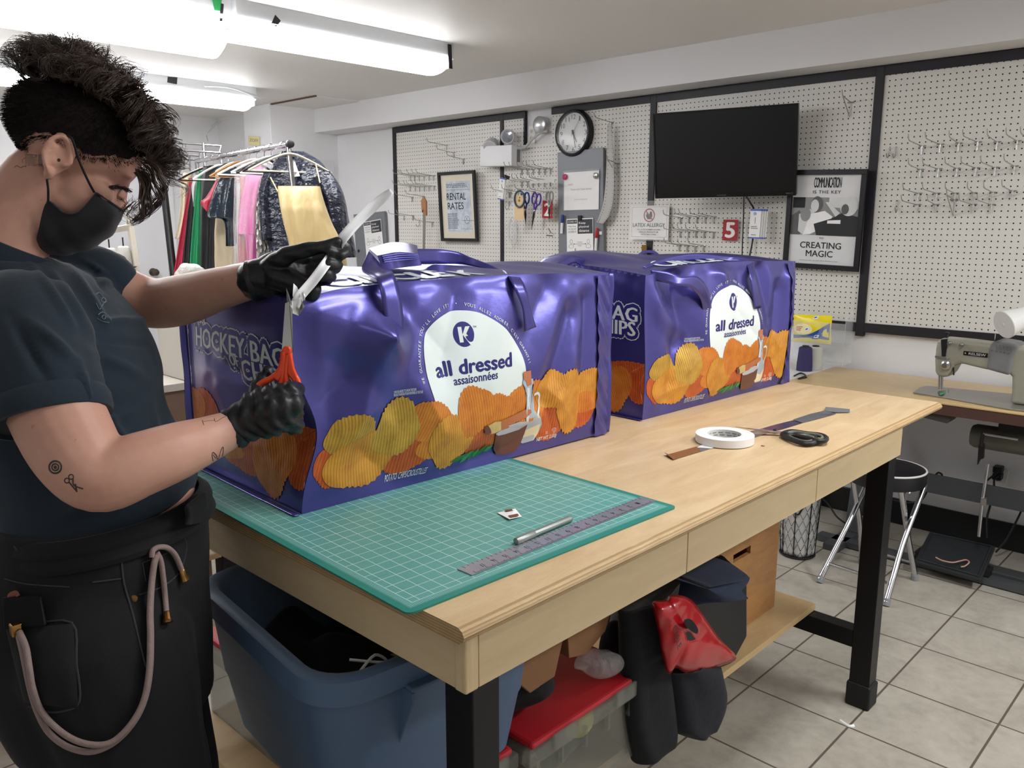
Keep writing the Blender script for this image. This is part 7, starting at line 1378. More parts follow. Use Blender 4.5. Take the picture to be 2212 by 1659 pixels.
blk('take_up_slot', [(1548, 1045), (1600, 1040), (1598, 1100), (1585, 1190), (1555, 1190), (1552, 1110)], 0.01, BLACKM()); blk('top_knob', [(1582, 1040), (1582, 1005), (1576, 1000), (1576, 988), (1608, 988), (1608, 1000), (1600, 1005), (1600, 1042)], 0.02, BLACKM(), 0.03)
for q, r in (((1594, 1247), 0.018), ((1720, 1085), 0.008), ((1625, 1072), 0.008)): MB().lathe(S3(*q, 0.0), (0, -1, 0), [(r, -0.005), (r, 0.012), (r*0.6, 0.016), (r*0.55, 0.03), (0, 0.03)], 18).build('tension_knob', STEEL(), t)
blk('guide_plate', [(1500, 1170), (1600, 1185), (1620, 1195), (1600, 1200), (1500, 1190)], 0.004, STEEL(), -0.008); MB().tube([S3(1543, 1330, 0.03), S3(1540, 1455, 0.03)], 0.006, 10).build('needle_bar', STEEL(), t); MB().tube([S3(1560, 1335, 0.035), S3(1556, 1440, 0.035)], 0.005, 10).build('presser_bar', STEEL(), t)
blk('presser_foot', [(1530, 1445), (1565, 1445), (1560, 1480), (1525, 1482), (1520, 1470)], 0.02, STEEL(), 0.02); blk('knee_lever', [(1642, 1270), (1652, 1265), (1655, 1330), (1645, 1332)], 0.01, BLACKM(), 0.0); MB().tube([S3(1975, 1090, 0.03), S3(1983, 1000, 0.03)], 0.002, 6).build('spool_pin', STEEL(), t)
lab = Quad(S3(1732, 1134, -0.002), S3(1925, 1157, -0.002), S3(1922, 1187, -0.002), S3(1730, 1168, -0.002)); b = MB(); lab.rect(b, 0, 0, 1, 1, 0.001, 0.001); lp = b.build('name_plate', mat('plate_black', '#111113', 0.35), t, smooth=False); b = MB(); lab.text(b, 'RELSEW', 0.22, 0.2, 0.93, 0.8, 0.0026, bold=0.01); lab.disc(b, 0.08, 0.5, 0.0025, 0.0026, n=10); b.build('lettering', mat('plate_silver', '#c9c7c0', 0.4), lp, smooth=False)
t2 = thing('felt_sleeve', 'grey felt pin sleeve wrapped around the sewing machine arm', 'sleeve', S3(2040, 1200)); FE = cloth('grey_felt', '#6d6c6c', 0.5, 0.25, 0.95)
so = [(1945, 1072), (1990, 1058), (2060, 1066), (2130, 1078), (2172, 1100), (2150, 1130), (2120, 1200), (2095, 1335), (1910, 1284), (1918, 1210), (1928, 1120)]; MB().prism([S3(*q, -0.012) for q in so], (0, 0.13, 0)).build('felt', FE, t2, smooth=False, bevel=0.012, seg=3)
b = MB()
for i in range(5): x = 1990+28*i; b.tube([S3(x, 1085+4*i, -0.014), S3(x+8, 1125+3*i, -0.014)], 0.0008, 4)
b.build('pins', STEEL(), t2); b = MB()
for i, s in enumerate(('M', '13', '14', '16', 'Lo')): put_text(b, s, S3(1958+32*i, 1140+5*i, -0.0135), (1, 0, 0), (0, 0, 1), 0.009)
b.build('lettering', INK, t2, smooth=False)
m = MB().grid(lambda u, v: P(1612+lerp(1540, 1612, u)*.27125, 450+lerp(lerp(1468, 1440, u), lerp(1490, 1465, u), v)*.27125, 'z', ZS_+0.009+0.004*math.sin(6*u)), 8, 4); tag(m.build('green_scrap', satin('emerald', '#12925a', 0.6, 0.25), solid=0.001), 'scrap of bright green cloth under the needle', 'cloth')
# lamp
t = thing('machine_lamp', 'white cone shade of a work lamp above the sewing machine', 'lamp', S3(2120, 930)); a = P(2168, 702, 'y', 3.50); d = (P(2250, 672, 'y', 3.62)-a).normalized(); MB().lathe(a, d, [(0.052, 0.0), (0.054, 0.002), (0.045, 0.05), (0.035, 0.12), (0.03, 0.2), (0.0, 0.21)], 36).build('lamp_shade', mat('lamp_white', '#cfcecb', 0.35, var=0.02), t)
m = MB().lathe(a, d, [(0.0505, 0.003), (0.03, 0.05), (0.0, 0.06)], 30); m.build('reflector', mat('lamp_inner', '#d8d6d0', 0.2, 0.3), t); MB().ell(a+d*0.02, (0.022, 0.022, 0.022), n=10).build('bulb', clear_plastic('bulb_glass', '#f2f2ee', 0.1, 0.7, 0), t); e = a+d*0.21; MB().tube(spline([e, e+V(0.15, 0.05, 0.02), e+V(0.28, 0.12, -0.1), V(e.x+0.3, 3.75, ZS_+0.01)], 6), 0.01, 8).build('arm', STEEL(), t)
# motor, rods, treadle
c4 = lambda x, y: (1612+x*.27125, 850+y*.27125)
YM2 = 3.72; M4 = lambda x, y, yy=YM2: P(*c4(x, y), 'y', yy)
t = thing('sewing_motor', 'grey cylindrical motor hung under the sewing table', 'motor', M4(1990, 370)); MG = mat('motor_grey', '#6f6f63', 0.45, 0.3); c0, c1 = M4(1800, 330), M4(2260, 400); r = (M4(1790, 250)-M4(1790, 440)).length/2*0.98
c1.z = c0.z; MB().lathe(c0, (c1-c0), [(r*0.85, 0), (r, 0.015), (r, (c1-c0).length), (0, (c1-c0).length)], 36).build('housing', MG, t); MB().bb((c0.x+0.1, YM2-0.04, c0.z+r*0.9), (c0.x+0.22, YM2+0.04, ZS_-0.045)).build('mount', BLACKM(), t, smooth=False)
MB().tube([M4(1885, 320, 3.6), M4(2165, 365, 3.6)], 0.006, 8).build('lever', STEEL(), t); MB().tube(spline([M4(1890, 320, 3.6), M4(1878, 350, 3.6), M4(1870, 420, 3.6)], 4), 0.008, 8).build('lever', BLACKM(), t); MB().prism([M4(*q, 3.6) for q in ((1850, 400), (1890, 405), (1885, 520), (1862, 525), (1838, 570), (1845, 480))], (0, 0.02, 0)).build('belt_guard', BLACKM(), t, smooth=False)
MB().tube([M4(1925, 560, 3.66), M4(1880, 860, 3.64), M4(1852, 1140, 3.62)], 0.007, 10).build('pitman_rod', STEEL(), t); MB().box(M4(1896, 860, 3.64), (0.02, 0.02, 0.03)).build('rod_clamp', STEEL(), t, smooth=False)
Z0 = lambda x, y, z: P(*c4(x, y), 'z', z)
t = thing('foot_treadle', 'black foot treadle plate with a pinkish thread scrap on it', 'treadle', Z0(1650, 1280, 0.0)); m = MB(); tp_ = [Z0(1460, 1095, 0.105), Z0(1985, 1215, 0.105), Z0(1870, 1480, 0.055), Z0(1340, 1330, 0.055)]; m.prism([q-V(0, 0, 0.018) for q in tp_][::-1], (0, 0, 0.018)); m.build('pedal', mat('treadle_black', '#26282a', 0.5, var=0.15), t, smooth=False, bevel=0.004)
m = MB(); cc = sum(tp_, V(0, 0, 0))/4; m.tube([cc+(q-cc)*0.9+V(0, 0, 0.002) for q in tp_], 0.004, 6, closed=True); m.build('raised_rim', mat('treadle_black', '#26282a', 0.5, var=0.15), t)
for s in (0, 1): a = (tp_[0] if s == 0 else tp_[1]).lerp(tp_[3] if s == 0 else tp_[2], 0.55); MB().bb((a.x-0.015, a.y-0.03, 0.0), (a.x+0.015, a.y+0.03, a.z-0.015)).build('pivot_bracket', BLACKM(), t, smooth=False)
m = MB(); m.tube(spline([Z0(1510, 1305, .088), Z0(1560, 1330, .086), Z0(1640, 1345, .084), Z0(1700, 1335, .085), Z0(1750, 1325, .085), Z0(1775, 1345, .083), Z0(1740, 1375, .081), Z0(1710, 1380, .08)], 6), 0.003, 6); tag(m.build('thread_scrap', mat('pink_thread', '#b98d7e', 0.8)), 'wiggly pale pink thread scrap on the treadle', 'thread')
m = MB().bb(Z0(1880, 1480, 0.0)+V(0, 0, 0.005), Z0(1880, 1480, 0.0)+V(0.7, 0.075, 0.045)); tag(m.build('floor_channel', mat('dusty_channel', '#4b4c4d', 0.5, 0.4), smooth=False, bevel=0.003), 'dusty grey metal channel on the floor right of the treadle', 'channel')
# wall outlet and cords
outlet(Quad(*[P(*c4(x, y), 'y', YW) for x, y in ((1940, 575), (2085, 610), (2080, 745), (1930, 700))]), 'grey electrical outlet under the sewing table with two black plugs')
for i, (pts, lb) in enumerate(((((2010, 600), (1985, 640), (1920, 690), (1870, 740)), 'black power cord running from the upper plug'), (((2005, 660), (1975, 690), (1972, 780), (1940, 900), (1915, 1010), (1918, 1150)), 'black power cord dropping from the lower plug'), (((2205, 900), (2170, 980), (2120, 1075), (2060, 1180), (1985, 1265)), 'black cord hanging at the picture edge behind the treadle'), (((1500, 660), (1530, 630), (1560, 655), (1500, 690), (1440, 780), (1390, 850), (1300, 870), (1170, 850)), 'black cord looped over the grey frame bar behind the stool'), (((610, 840), (660, 890), (720, 980), (800, 1040)), 'black cord on the floor behind the waste basket'))):
    yy = 3.98 if i < 4 else 3.9; tag(MB().tube(spline([P(*c4(*q), 'y', yy-0.02*k) for k, q in enumerate(pts)], 6), 0.0045, 6).build('power_cable', BLACKM()), lb, 'cable')
for q in ((2008, 603), (2003, 658)): tag(MB().box(P(*c4(*q), 'y', YW-0.025), (0.035, 0.045, 0.03)).build('plug', BLACKM(), smooth=False, bevel=0.004), 'black plug in the %s socket of the outlet under the sewing table' % ('upper' if q[1] < 620 else 'lower'), 'plug', 'plugs in the low outlet')
# stool
ZST = 0.46; c = P(1917, 1008, 'z', ZST); t = thing('folding_stool', 'round black folding stool with white piping and chrome legs', 'stool', (c.x, c.y, 0)); R_ = (P(2002, 1012, 'z', ZST)-P(1833, 1006, 'z', ZST)).length/2*0.98; VN = mat('black_vinyl', '#18171a', 0.42)
MB().lathe((c.x, c.y, ZST-0.062), (0, 0, 1), [(0, 0), (R_*0.97, 0), (R_, 0.012), (R_, 0.048), (R_*0.985, 0.058), (R_*0.9, 0.064), (R_*0.5, 0.069), (0, 0.07)], 56).build('seat', VN, t); MB().tube([V(c.x+R_*0.975*math.cos(2*math.pi*k/56), c.y+R_*0.975*math.sin(2*math.pi*k/56), ZST-0.003) for k in range(56)], 0.0042, 8, closed=True).build('piping', mat('piping_white', '#cfcdca', 0.5), t)
FZ = lambda x, y: P(x, y, 'z', 0.012)
feet = [FZ(1771, 1252), FZ(1914, 1302), FZ(1862, 1212), FZ(1977, 1247)]; S_ = V(c.x, c.y, ZST-0.06)
tops = [S_+V(0.02, 0.06, 0), S_+V(0.10, 0.04, 0), S_+V(-0.10, -0.06, 0), S_+V(0.0, -0.08, 0)]
for i, (f, tt) in enumerate(zip(feet, tops)):
    up_ = [S_+V(-0.09, 0.10, 0), S_+V(0.13, 0.06, 0), S_+V(-0.12, -0.04, 0), S_+V(0.09, -0.09, 0)][i]
    k = [tt, up_][1]; mid = lerp(k, f, 0.52)+(V(c.x, c.y, 0)-V(k.x, k.y, 0))*0.06
    l = MB().tube(spline([k, lerp(k, mid, 0.5), mid, lerp(mid, f, 0.5), f], 6), 0.0115, 12).build('leg', CHR, t); MB().tube([f-V(0, 0, 0.012), lerp(f, mid, 0.07)], 0.0145, 12).build('foot_tip', mat('grey_rubber', '#8b8d8f', 0.6), l)
for a, b in ((0, 1), (2, 3)): MB().tube([lerp(feet[a], V(c.x, c.y, ZST), 0.14), lerp(feet[b], V(c.x, c.y, ZST), 0.14)], 0.007, 10).build('stretcher', CHR, t)
MB().box(S_-V(0, 0, 0.008), (R_*1.5, R_*0.9, 0.012)).build('seat_plate', CHR, t, smooth=False)
# waste basket
c = P(1722, 1196, 'z', 0.0); R0 = (P(1757, 1200, 'z', 0.0)-P(1684, 1196, 'z', 0.0)).length/2; R1 = R0*1.2; HB = 0.29; t = thing('waste_basket', 'black wire waste basket lined with a white bag', 'waste basket', c); WB = mat('basket_wire', '#1d1c1d', 0.5, 0.3)
def ringp(r, z, n=40): return [c+V(r*math.cos(2*math.pi*k/n), r*math.sin(2*math.pi*k/n), z) for k in range(n)]
m = MB(); m.tube(ringp(R0, 0.006), 0.005, 6, closed=True); m.tube(ringp(R1, HB), 0.004, 6, closed=True)
for k in range(8): a = 2*math.pi*k/8+0.2; d = V(math.cos(a), math.sin(a), 0); m.tube([c+d*R0+V(0, 0, 0.006), c+d*R1+V(0, 0, HB)], 0.0024, 6)
for row in range(8):
    for k in range(16):
        a0 = 2*math.pi*(k+0.5*(row % 2))/16; z0, z1 = HB*row/8, HB*(row+1)/8; r0, r1 = lerp(R0, R1, row/8), lerp(R0, R1, (row+1)/8)
        for s in (-1, 1): a1 = a0+s*math.pi/16; m.tube([c+V(r0*math.cos(a0), r0*math.sin(a0), z0+0.004), c+V(r1*math.cos(a1), r1*math.sin(a1), z1)], 0.0009, 4, cap=False)
m.build('wire_body', WB, t); hp = [c+V(R1*math.cos(a)*0.98, R1*math.sin(a)*0.98, HB-0.0) for a in (math.radians(200), math.radians(330))]; mid = (hp[0]+hp[1])/2+V(0.03, -0.05, -0.08); MB().tube(spline([hp[0], lerp(hp[0], mid, .6)+V(0, -.01, -.01), mid, lerp(hp[1], mid, .6)+V(0, -.01, 0), hp[1]], 6), 0.004, 6).build('handle', WB, t)
u = thing('bin_bag', 'white bin bag puffing out of the wire waste basket', 'bag', c+V(0, 0, 0.01))
def bg(u_, v): a = 2*math.pi*u_; r = lerp(R0, R1, min(1, v*1.25))*0.93; r *= 1+0.04*math.sin(5*a+7*v)+0.03*math.sin(11*a-5*v)+(0.12*math.sin(math.pi*min(1, max(0, (v-0.75)/0.25))) if v > 0.75 else 0); z = 0.012+(HB+0.085)*v-(0.03*math.sin(a*2) if v > 0.8 else 0); return c+V(r*math.cos(a), r*math.sin(a), z)
MB().grid(bg, 48, 26, cu=True).build('film', mat('bag_white', '#c9c8c6', 0.4, var=0.05, bump=0.5, bs=40), u, solid=0.001, ang=180)
# white side table with thread cones, wipes in an acrylic holder
zt = ZS_-0.002; xr = A0.x-0.01; t = thing('side_table', 'white ledge left of the sewing table holding thread cones', 'side table', (xr-0.3, 3.8, 0)); MB().bb((xr-0.9, 3.45, zt-0.03), (xr, YW-0.03, zt)).build('top', mat('ledge_white', '#d7d6d6', 0.5), t, smooth=False, bevel=0.002)
for x in (xr-0.86, xr-0.05):
    for y in (3.5, 3.95): MB().bb((x, y, 0), (x+0.04, y+0.04, zt-0.03)).build('leg', mat('ledge_white', '#d7d6d6', 0.5), t, smooth=False)
def cone(px, py, col, lb, h=0.115):
    c = P(px, py, 'z', zt+0.001); r = 0.037; u = thing('thread_cone', lb, 'thread cone', c, 'thread cones on the white ledge'); MB().lathe(c, (0, 0, 1), [(r, 0), (r*1.0, 0.004), (r*0.98, h*0.3), (r*0.82, h*0.96), (r*0.6, h), (0, h)], 28).build('thread', mat('thread_'+col[1:], col, 0.7, bump=0.4, bs=300), u); MB().lathe(c, (0, 0, 1), [(r*0.45, h-0.002), (r*0.42, h+0.006), (r*0.2, h+0.006), (r*0.18, h-0.01)], 18).build('core', BLACKM(), u)
cone(1737, 800, '#2f2a56', 'dark purple thread cone on the white ledge'); cone(1759, 797, '#b9b7b0', 'pale grey thread cone behind the purple cone', 0.11)
m = MB().tube(spline([P(x, y, 'z', zt+0.006) for x, y in ((1716, 812), (1730, 806), (1740, 812), (1725, 818), (1742, 815))], 5), 0.004, 6); tag(m.build('power_cable', BLACKM()), 'short tangle of black cord beside the purple thread cone', 'cable')
AC = clear_plastic('acrylic', '#f4f6f8', 0.05, 0.16, 0); YA = 3.93; hz = lambda x, y, yy=YA: P(x, y, 'y', yy)
t = thing('acrylic_holder', 'clear acrylic holder on the wall keeping the wipes pack', 'holder', hz(1790, 740)); a, b = hz(1722, 676), hz(1820, 790)
MB().bb((a.x-.05, YA, b.z), (b.x, YA+0.004, b.z+0.2)).build('front_panel', AC, t, smooth=False); MB().bb((b.x-.004, YA+0.005, b.z), (b.x, YW-0.02, a.z)).build('side_panel', AC, t, smooth=False); MB().bb((a.x-.05, YW-.02, b.z), (b.x, YW-.016, a.z)).build('back_panel', AC, t, smooth=False); MB().bb((a.x-.05, YA+.005, b.z+0.09), (b.x-.005, YW-.021, b.z+0.094)).build('ledge', AC, t, smooth=False)
q = Quad(hz(1716, 679, 3.95), hz(1798, 682, 3.95), hz(1793, 744, 3.95), hz(1712, 738, 3.95)); t = thing('wipes_pack', 'yellow and blue packet of cleaning wipes in the acrylic holder', 'wipes packet', q.at(.5, .5))
def wp_(u, v): return q.at(u+0.01*math.sin(9*v)*(1 if u > .9 else 0), v, 0.022*math.sin(math.pi*u)**0.5*math.sin(math.pi*v)**0.5)
m = MB().grid(wp_, 24, 16); m.grid(lambda u, v: q.at(1-u, v, -0.015*math.sin(math.pi*u)**0.5*math.sin(math.pi*v)**0.5), 12, 8); m.build('pack', mat('pack_yellow', '#ecd91c', 0.25, var=0.05, bump=0.4, bs=30), t, ang=180)
def wfill(nm, pts, m_, l, cc=None):
    b = MB(); n = len(pts); cx, cy = cc or (sum(p[0] for p in pts)/n, sum(p[1] for p in pts)/n); vs = []; R = 6
    for k in range(R): f = (R-k)/R; vs += [wp_(cx+(x-cx)*f, cy+(y-cy)*f)+q.n*l for x, y in pts]
    vs.append(wp_(cx, cy)+q.n*l); fs = [(k*n+i, k*n+(i+1) % n, (k+1)*n+(i+1) % n, (k+1)*n+i) for k in range(R-1) for i in range(n)]+[((R-1)*n+i, (R-1)*n+(i+1) % n, R*n) for i in range(n)]; b.add(vs, fs); b.build(nm, m_, t, ang=180)
cv = spline([(0.02, 0.72, 0), (0.4, 0.70, 0), (0.65, 0.55, 0), (0.9, 0.32, 0), (0.97, 0.25, 0)], 5); wfill('blue_area', [(p.x, p.y) for p in cv]+[(0.96, 0.86), (0.6, 0.84), (0.02, 0.86)], mat('pack_blue', '#1f4f9e', 0.25), 0.001, (0.66, 0.72))
wfill('flap', [(0.3+0.26*math.cos(2*math.pi*k/24), 0.5+0.2*math.sin(2*math.pi*k/24)) for k in range(24)], mat('pack_cream', '#eee3b0', 0.3), 0.002)
for nm, u, v in (('logo', 0.42, 0.5), ('logo', 0.62, 0.08), ('logo', 0.66, 0.74)): wfill(nm, [(u-0.07, v+0.06), (u-0.03, v-0.05), (u+0.08, v-0.06), (u+0.05, v+0.05)], mat('pack_white', '#e8eaf0', 0.3), 0.003); wfill('logo_stroke', [(u-0.045, v+0.03), (u-0.02, v-0.03), (u+0.045, v-0.035), (u+0.02, v+0.0)], mat('pack_blue', '#1f4f9e', 0.25), 0.0036)
b = MB()
for i in range(3): b.prism([wp_(0.12, 0.44+0.055*i)+q.n*.0032, wp_(0.30-0.03*i, 0.44+0.055*i)+q.n*.0032, wp_(0.30-0.03*i, 0.415+0.055*i)+q.n*.0032, wp_(0.12, 0.415+0.055*i)+q.n*.0032], q.n*0.0003)
b.build('small_print', mat('pack_red', '#c2533f', 0.4), t, smooth=False)
# ================================================================ things stored under the table
ZSH = 0.259
z8_ = lambda x, y: (400+x*.56058, 1100+y*.56058)
# ---- blue storage bin on the near red-lid box
ZR = 0.765; A = P(467, 1275, 'z', ZR); B = P(700, 1480, 'z', ZR); Cc = P(960, 1430, 'z', ZR); u = (A-B).normalized(); w = (Cc-B); w = (w-u*w.dot(u)).normalized(); LU, LW_ = 0.50, 0.44
def rr(hu, hw, r, z, c, n=7, sh=0.0):
    pts = []
    for su, sw, a0 in ((1, 1, 0), (-1, 1, 90), (-1, -1, 180), (1, -1, 270)):
        for k in range(n+1): a = math.radians(a0+90*k/n); pts.append(c+u*(su*(hu-r)+r*math.cos(a))+w*(sw*(hw-r)+r*math.sin(a))+V(0, 0, z))
    return pts
bc = V(B.x, B.y, 0)+u*LU/2+w*LW_/2; BL = NT('bin_blue'); BL.base(BL.mix(BL.noise(3), lin('#566d8a'), lin('#4d6380')), 0.5); BL.bump(BL.noise(120), 0.1, 0.001); BL = BL.mat
t = thing('storage_bin', 'large dusty blue plastic bin full of dark cloth under the table', 'storage bin', bc+V(0, 0, 0.47))
def loftr(mb, secs):
    n = len(secs[0]); vs = [p for s in secs for p in s]; mb.add(vs, [(i*n+k, i*n+(k+1) % n, (i+1)*n+(k+1) % n, (i+1)*n+k) for i in range(len(secs)-1) for k in range(n)])
zb = 0.472; m = MB(); h = LU/2; k_ = LW_/2
loftr(m, [rr(h-.055, k_-.055, .05, zb+.006, bc), rr(h-.014, k_-.014, .07, ZR-.02, bc), rr(h-.008, k_-.008, .07, ZR-.004, bc), rr(h+.006, k_+.006, .08, ZR, bc), rr(h+.016, k_+.016, .085, ZR-.006, bc), rr(h+.016, k_+.016, .085, ZR-.045, bc), rr(h+.006, k_+.006, .08, ZR-.047, bc), rr(h+.002, k_+.002, .075, ZR-.06, bc), rr(h-.010, k_-.010, .07, zb+.12, bc), rr(h-.014, k_-.014, .068, zb+.11, bc), rr(h-.035, k_-.035, .05, zb, bc)])
m.add(rr(h-.035, k_-.035, .05, zb, bc), [tuple(range(32))]); m.add(rr(h-.055, k_-.055, .05, zb+.006, bc), [tuple(range(32))]); m.build('bin_shell', BL, t, ang=50)
hc = bc-u*(h+.0)+V(0, 0, ZR-.05); Rm = Matrix((u, w, V(0, 0, 1))).transposed(); MB().prism([hc-u*0.004-w*0.09, hc-u*.035-w*.09, hc-u*.035+w*.09, hc-u*.004+w*.09], (0, 0, 0.008)).build('handle', BL, t, smooth=False, bevel=0.003)
for s in (-1, 1): MB().prism([hc+w*.09*s-u*.0, hc+w*.09*s-u*.035, hc+w*.09*s-u*.035-V(0, 0, .02), hc+w*.09*s+u*.02-V(0, 0, .13)], w*0.006).build('handle_rib', BL, t, smooth=False, bevel=0.002)
def blob(name, lb, cat, c, r, m_, seed=0, amp=0.18, R=None, n=22, fq=18, group=None, par=None):
    rs = random.Random(seed); c = Vector(c); mb = MB().ell(c, r, R, n); ph = [(rs.uniform(-1, 1), rs.uniform(-1, 1), rs.uniform(-1, 1), rs.uniform(0, 6)) for _ in range(6)]
    mb.v = [c+(q-c)*(1+amp*sum(math.sin(fq*(a*(q.x-c.x)+b*(q.y-c.y)+e*(q.z-c.z))*(1+i*.5)+p)/(i+1) for i, (a, b, e, p) in enumerate(ph))/1.6) for q in mb.v]; o = mb.build(name, m_, par, ang=180); return tag(o, lb, cat, group) if lb else o
BKC = cloth('dark_pile', '#0e0f14', 0.5, 0.4, 0.9, 0.03); DNM = cloth('dark_blue_denim', '#1b2740', 0.4, 0.3, 0.85, 0.05)
m = MB().grid(lambda a, b: bc+u*((a-.5)*(LU-.05)*math.sqrt(1-.5*(2*b-1)**4))+w*((b-.5)*(LW_-.05)*math.sqrt(1-.5*(2*a-1)**4))+V(0, 0, ZR-.13+.035*math.sin(7*a+3*b)*math.sin(6*b+1)+.02*math.sin(17*a)*math.sin(13*b)), 30, 30); m.build('dark_cloth', BKC, t, solid=0.004, ang=180); m = None
blob('blue_garment', 'crumpled dark blue garment lying in the blue bin', 'garment', bc+u*.13+w*.05+V(0, 0, ZR-.085), (.07, .07, .04), DNM, 5, fq=60, amp=.25)
gl = P(*z8_(830, 590), 'z', ZR-.03); m = MB().prism([gl+u*.03, gl+w*.08, gl+w*.08-u*.04+V(0, 0, .02), gl-u*.05+V(0, 0, .012)], (0, 0, .002)); tag(m.build('green_leaflet', mat('leaflet_green', '#6e7a3a', 0.6), smooth=False), 'greenish card lying on the dark cloth in the bin', 'card')
gl = P(*z8_(670, 630), 'z', ZR-.04); m = MB().tube(spline([gl, gl+w*.03+V(0, 0, .02), gl+w*.05, gl+u*.03+V(0, 0, .01)], 5), 0.0025, 5); tag(m.build('white_tag', PAPER()), 'white tag ends sticking out at the bin edge', 'tag')
# ---- clear boxes with red lids
CLR = NT('frosted_clear'); CLR.base('#9a9a90', 0.28, spec=0.5, alpha=0.24); CLR = CLR.mat
REDL = mat('lid_red', '#b5202a', 0.4, var=0.06)
def redbox(x0, x1, y0, y1, z0, z1, lb, lid=True):
    t = thing('storage_box', lb, 'storage box', ((x0+x1)/2, (y0+y1)/2, z0), 'clear storage boxes with red lids'); m = MB(); i = 0.02
    for a, b in (((x1-.004-i, y0+i, z0), (x1-i, y1-i, z1)), ((x0+i, y0+i, z0), (x0+i+.004, y1-i, z1)), ((x0+i, y0+i, z0), (x1-i, y0+i+.004, z1)), ((x0+i, y1-i-.004, z0), (x1-i, y1-i, z1)), ((x0+i, y0+i, z0), (x1-i, y1-i, z0+.004))): m.bb(a, b)
    m.build('box_body', CLR, t, smooth=False)
    m = MB(); m.bb((x1-i, y0, z1-.03), (x1, y1, z1)); m.bb((x0, y0, z1-.03), (x1-i, y0+i, z1)); m.bb((x0, y1-i, z1-.03), (x1-i, y1, z1)); m.build('rim', CLR, t, smooth=False, bevel=.003)
    k = 0
    while y0+.03+.075*k < y1-.04: MB().bb((x1-i+.001, y0+.03+.075*k, z1-.075), (x1-i*.45, y0+.037+.075*k, z1-.031)).build('rib', CLR, t, smooth=False); k += 1
    if lid: MB().bb((x0+.004, y0+.012, z1+.001), (x1-.004, y1-.012, z1+.016)).build('lid', REDL, t, smooth=False, bevel=.006)
    for y in (lerp(y0, y1, .25), lerp(y0, y1, .75)): MB().bb((x1+.0005, y-.035, z1-.02), (x1+.008, y+.035, z1+.014)).build('latch', CLR, t, smooth=False, bevel=.003)
    return t
redbox(-1.40, -0.955, 0.74, 1.015, ZSH, 0.452, 'clear box with red lid directly under the blue bin'); redbox(-1.40, -0.935, 1.022, 1.42, ZSH, 0.452, 'clear box with red lid beside the table leg, boxes piled on it')
redbox(-1.82, -1.42, 0.795, 1.06, ZSH, 0.452, 'pale clear bin with pinkish contents at the far corner under the blue bin')
pk_ = [blob('pale_cloth', 'pale pinkish cloth seen through the far clear bin', 'cloth', (-1.62, .93, .35), (.13, .08, .07), cloth('pale_pink', '#c9a596', .3), 3), blob('yellow_ball', 'yellow round thing seen through the clear box wall', 'ball', (-1.0, 1.24, .40), (.035, .04, .04), mat('yellow_toy', '#d8cf3a', .5), 4, .03), blob('dark_cloth', 'dark cloth seen through the clear box wall', 'cloth', (-1.1, 1.24, .315), (.1, .15, .05), cloth('greenish_dark', '#2c302c', .4), 8), blob('beige_cloth', 'brownish cloth packed low in the clear box', 'cloth', (-1.03, 1.1, .33), (.05, .04, .06), cloth('brownish', '#6d5540', .4), 9), blob('pale_cloth', 'pale cloth packed in the clear box under the blue bin', 'cloth', (-1.15, .88, .34), (.15, .09, .06), cloth('pale_pile', '#a99c8c', .3), 12)]
# cardboard boxes on the lid
KB = mat('cardboard', '#8a6240', 0.75, var=0.08, vs=12)
def carton(pts, th, lb):
    q = [P(*z8_(x, y), 'z', 0.47) if z is None else P(*z8_(x, y), 'x', z) for x, y, z in pts]; t = thing('cardboard_box', lb, 'box', q[0], 'cardboard pieces on the red lid'); MB().prism(q, V(-th, 0.01, 0)).build('panel', KB, t, smooth=False, bevel=0.002); return t, q
t, q = carton([(1250, 640, -.97), (1455, 510, -.97), (1425, 645, -.97), (1330, 710, -.97)], .16, 'open brown cardboard box tilted on the red lid'); MB().prism([q[0], q[1], q[1]+V(-.06, .01, .06), q[0]+V(-.06, .0, .05)], V(0, 0, .004)).build('flap', KB, t, smooth=False)
t, q = carton([(1475, 500, -.985), (1635, 415, -.985), (1620, 470, -.985), (1545, 560, -.985), (1480, 575, -.985)], .14, 'second brown cardboard box tucked behind the first'); MB().prism([q[0], q[1], q[1]+V(-.05, .01, .05), q[0]+V(-.05, .0, .05)], V(0, 0, .004)).build('flap', KB, t, smooth=False)
blob('black_cloth', 'black garment stuffed beside the cardboard on the red lid', 'garment', P(*z8_(1240, 650), 'x', -1.06), (.08, .10, .05), BKC, 21, fq=40); blob('black_strap', 'black strap loop behind the second cardboard box', 'strap', P(*z8_(1655, 530), 'x', -1.03), (.04, .035, .07), BKC, 22); blob('grey_cloth', 'grey quilted cloth at the back of the red lid', 'cloth', P(*z8_(1705, 490), 'x', -1.1), (.05, .06, .075), cloth('grey_quilt', '#6e7176', .5, .2), 23, fq=40)
blob('plastic_wrap', 'crumpled clear plastic wrap on the red lid', 'wrap', P(*z8_(1570, 590), 'x', -.975), (.03, .075, .022), clear_plastic('wrap_film', '#d8d6d4', .1, .22, 1.0, 60), 25, .6, fq=45)
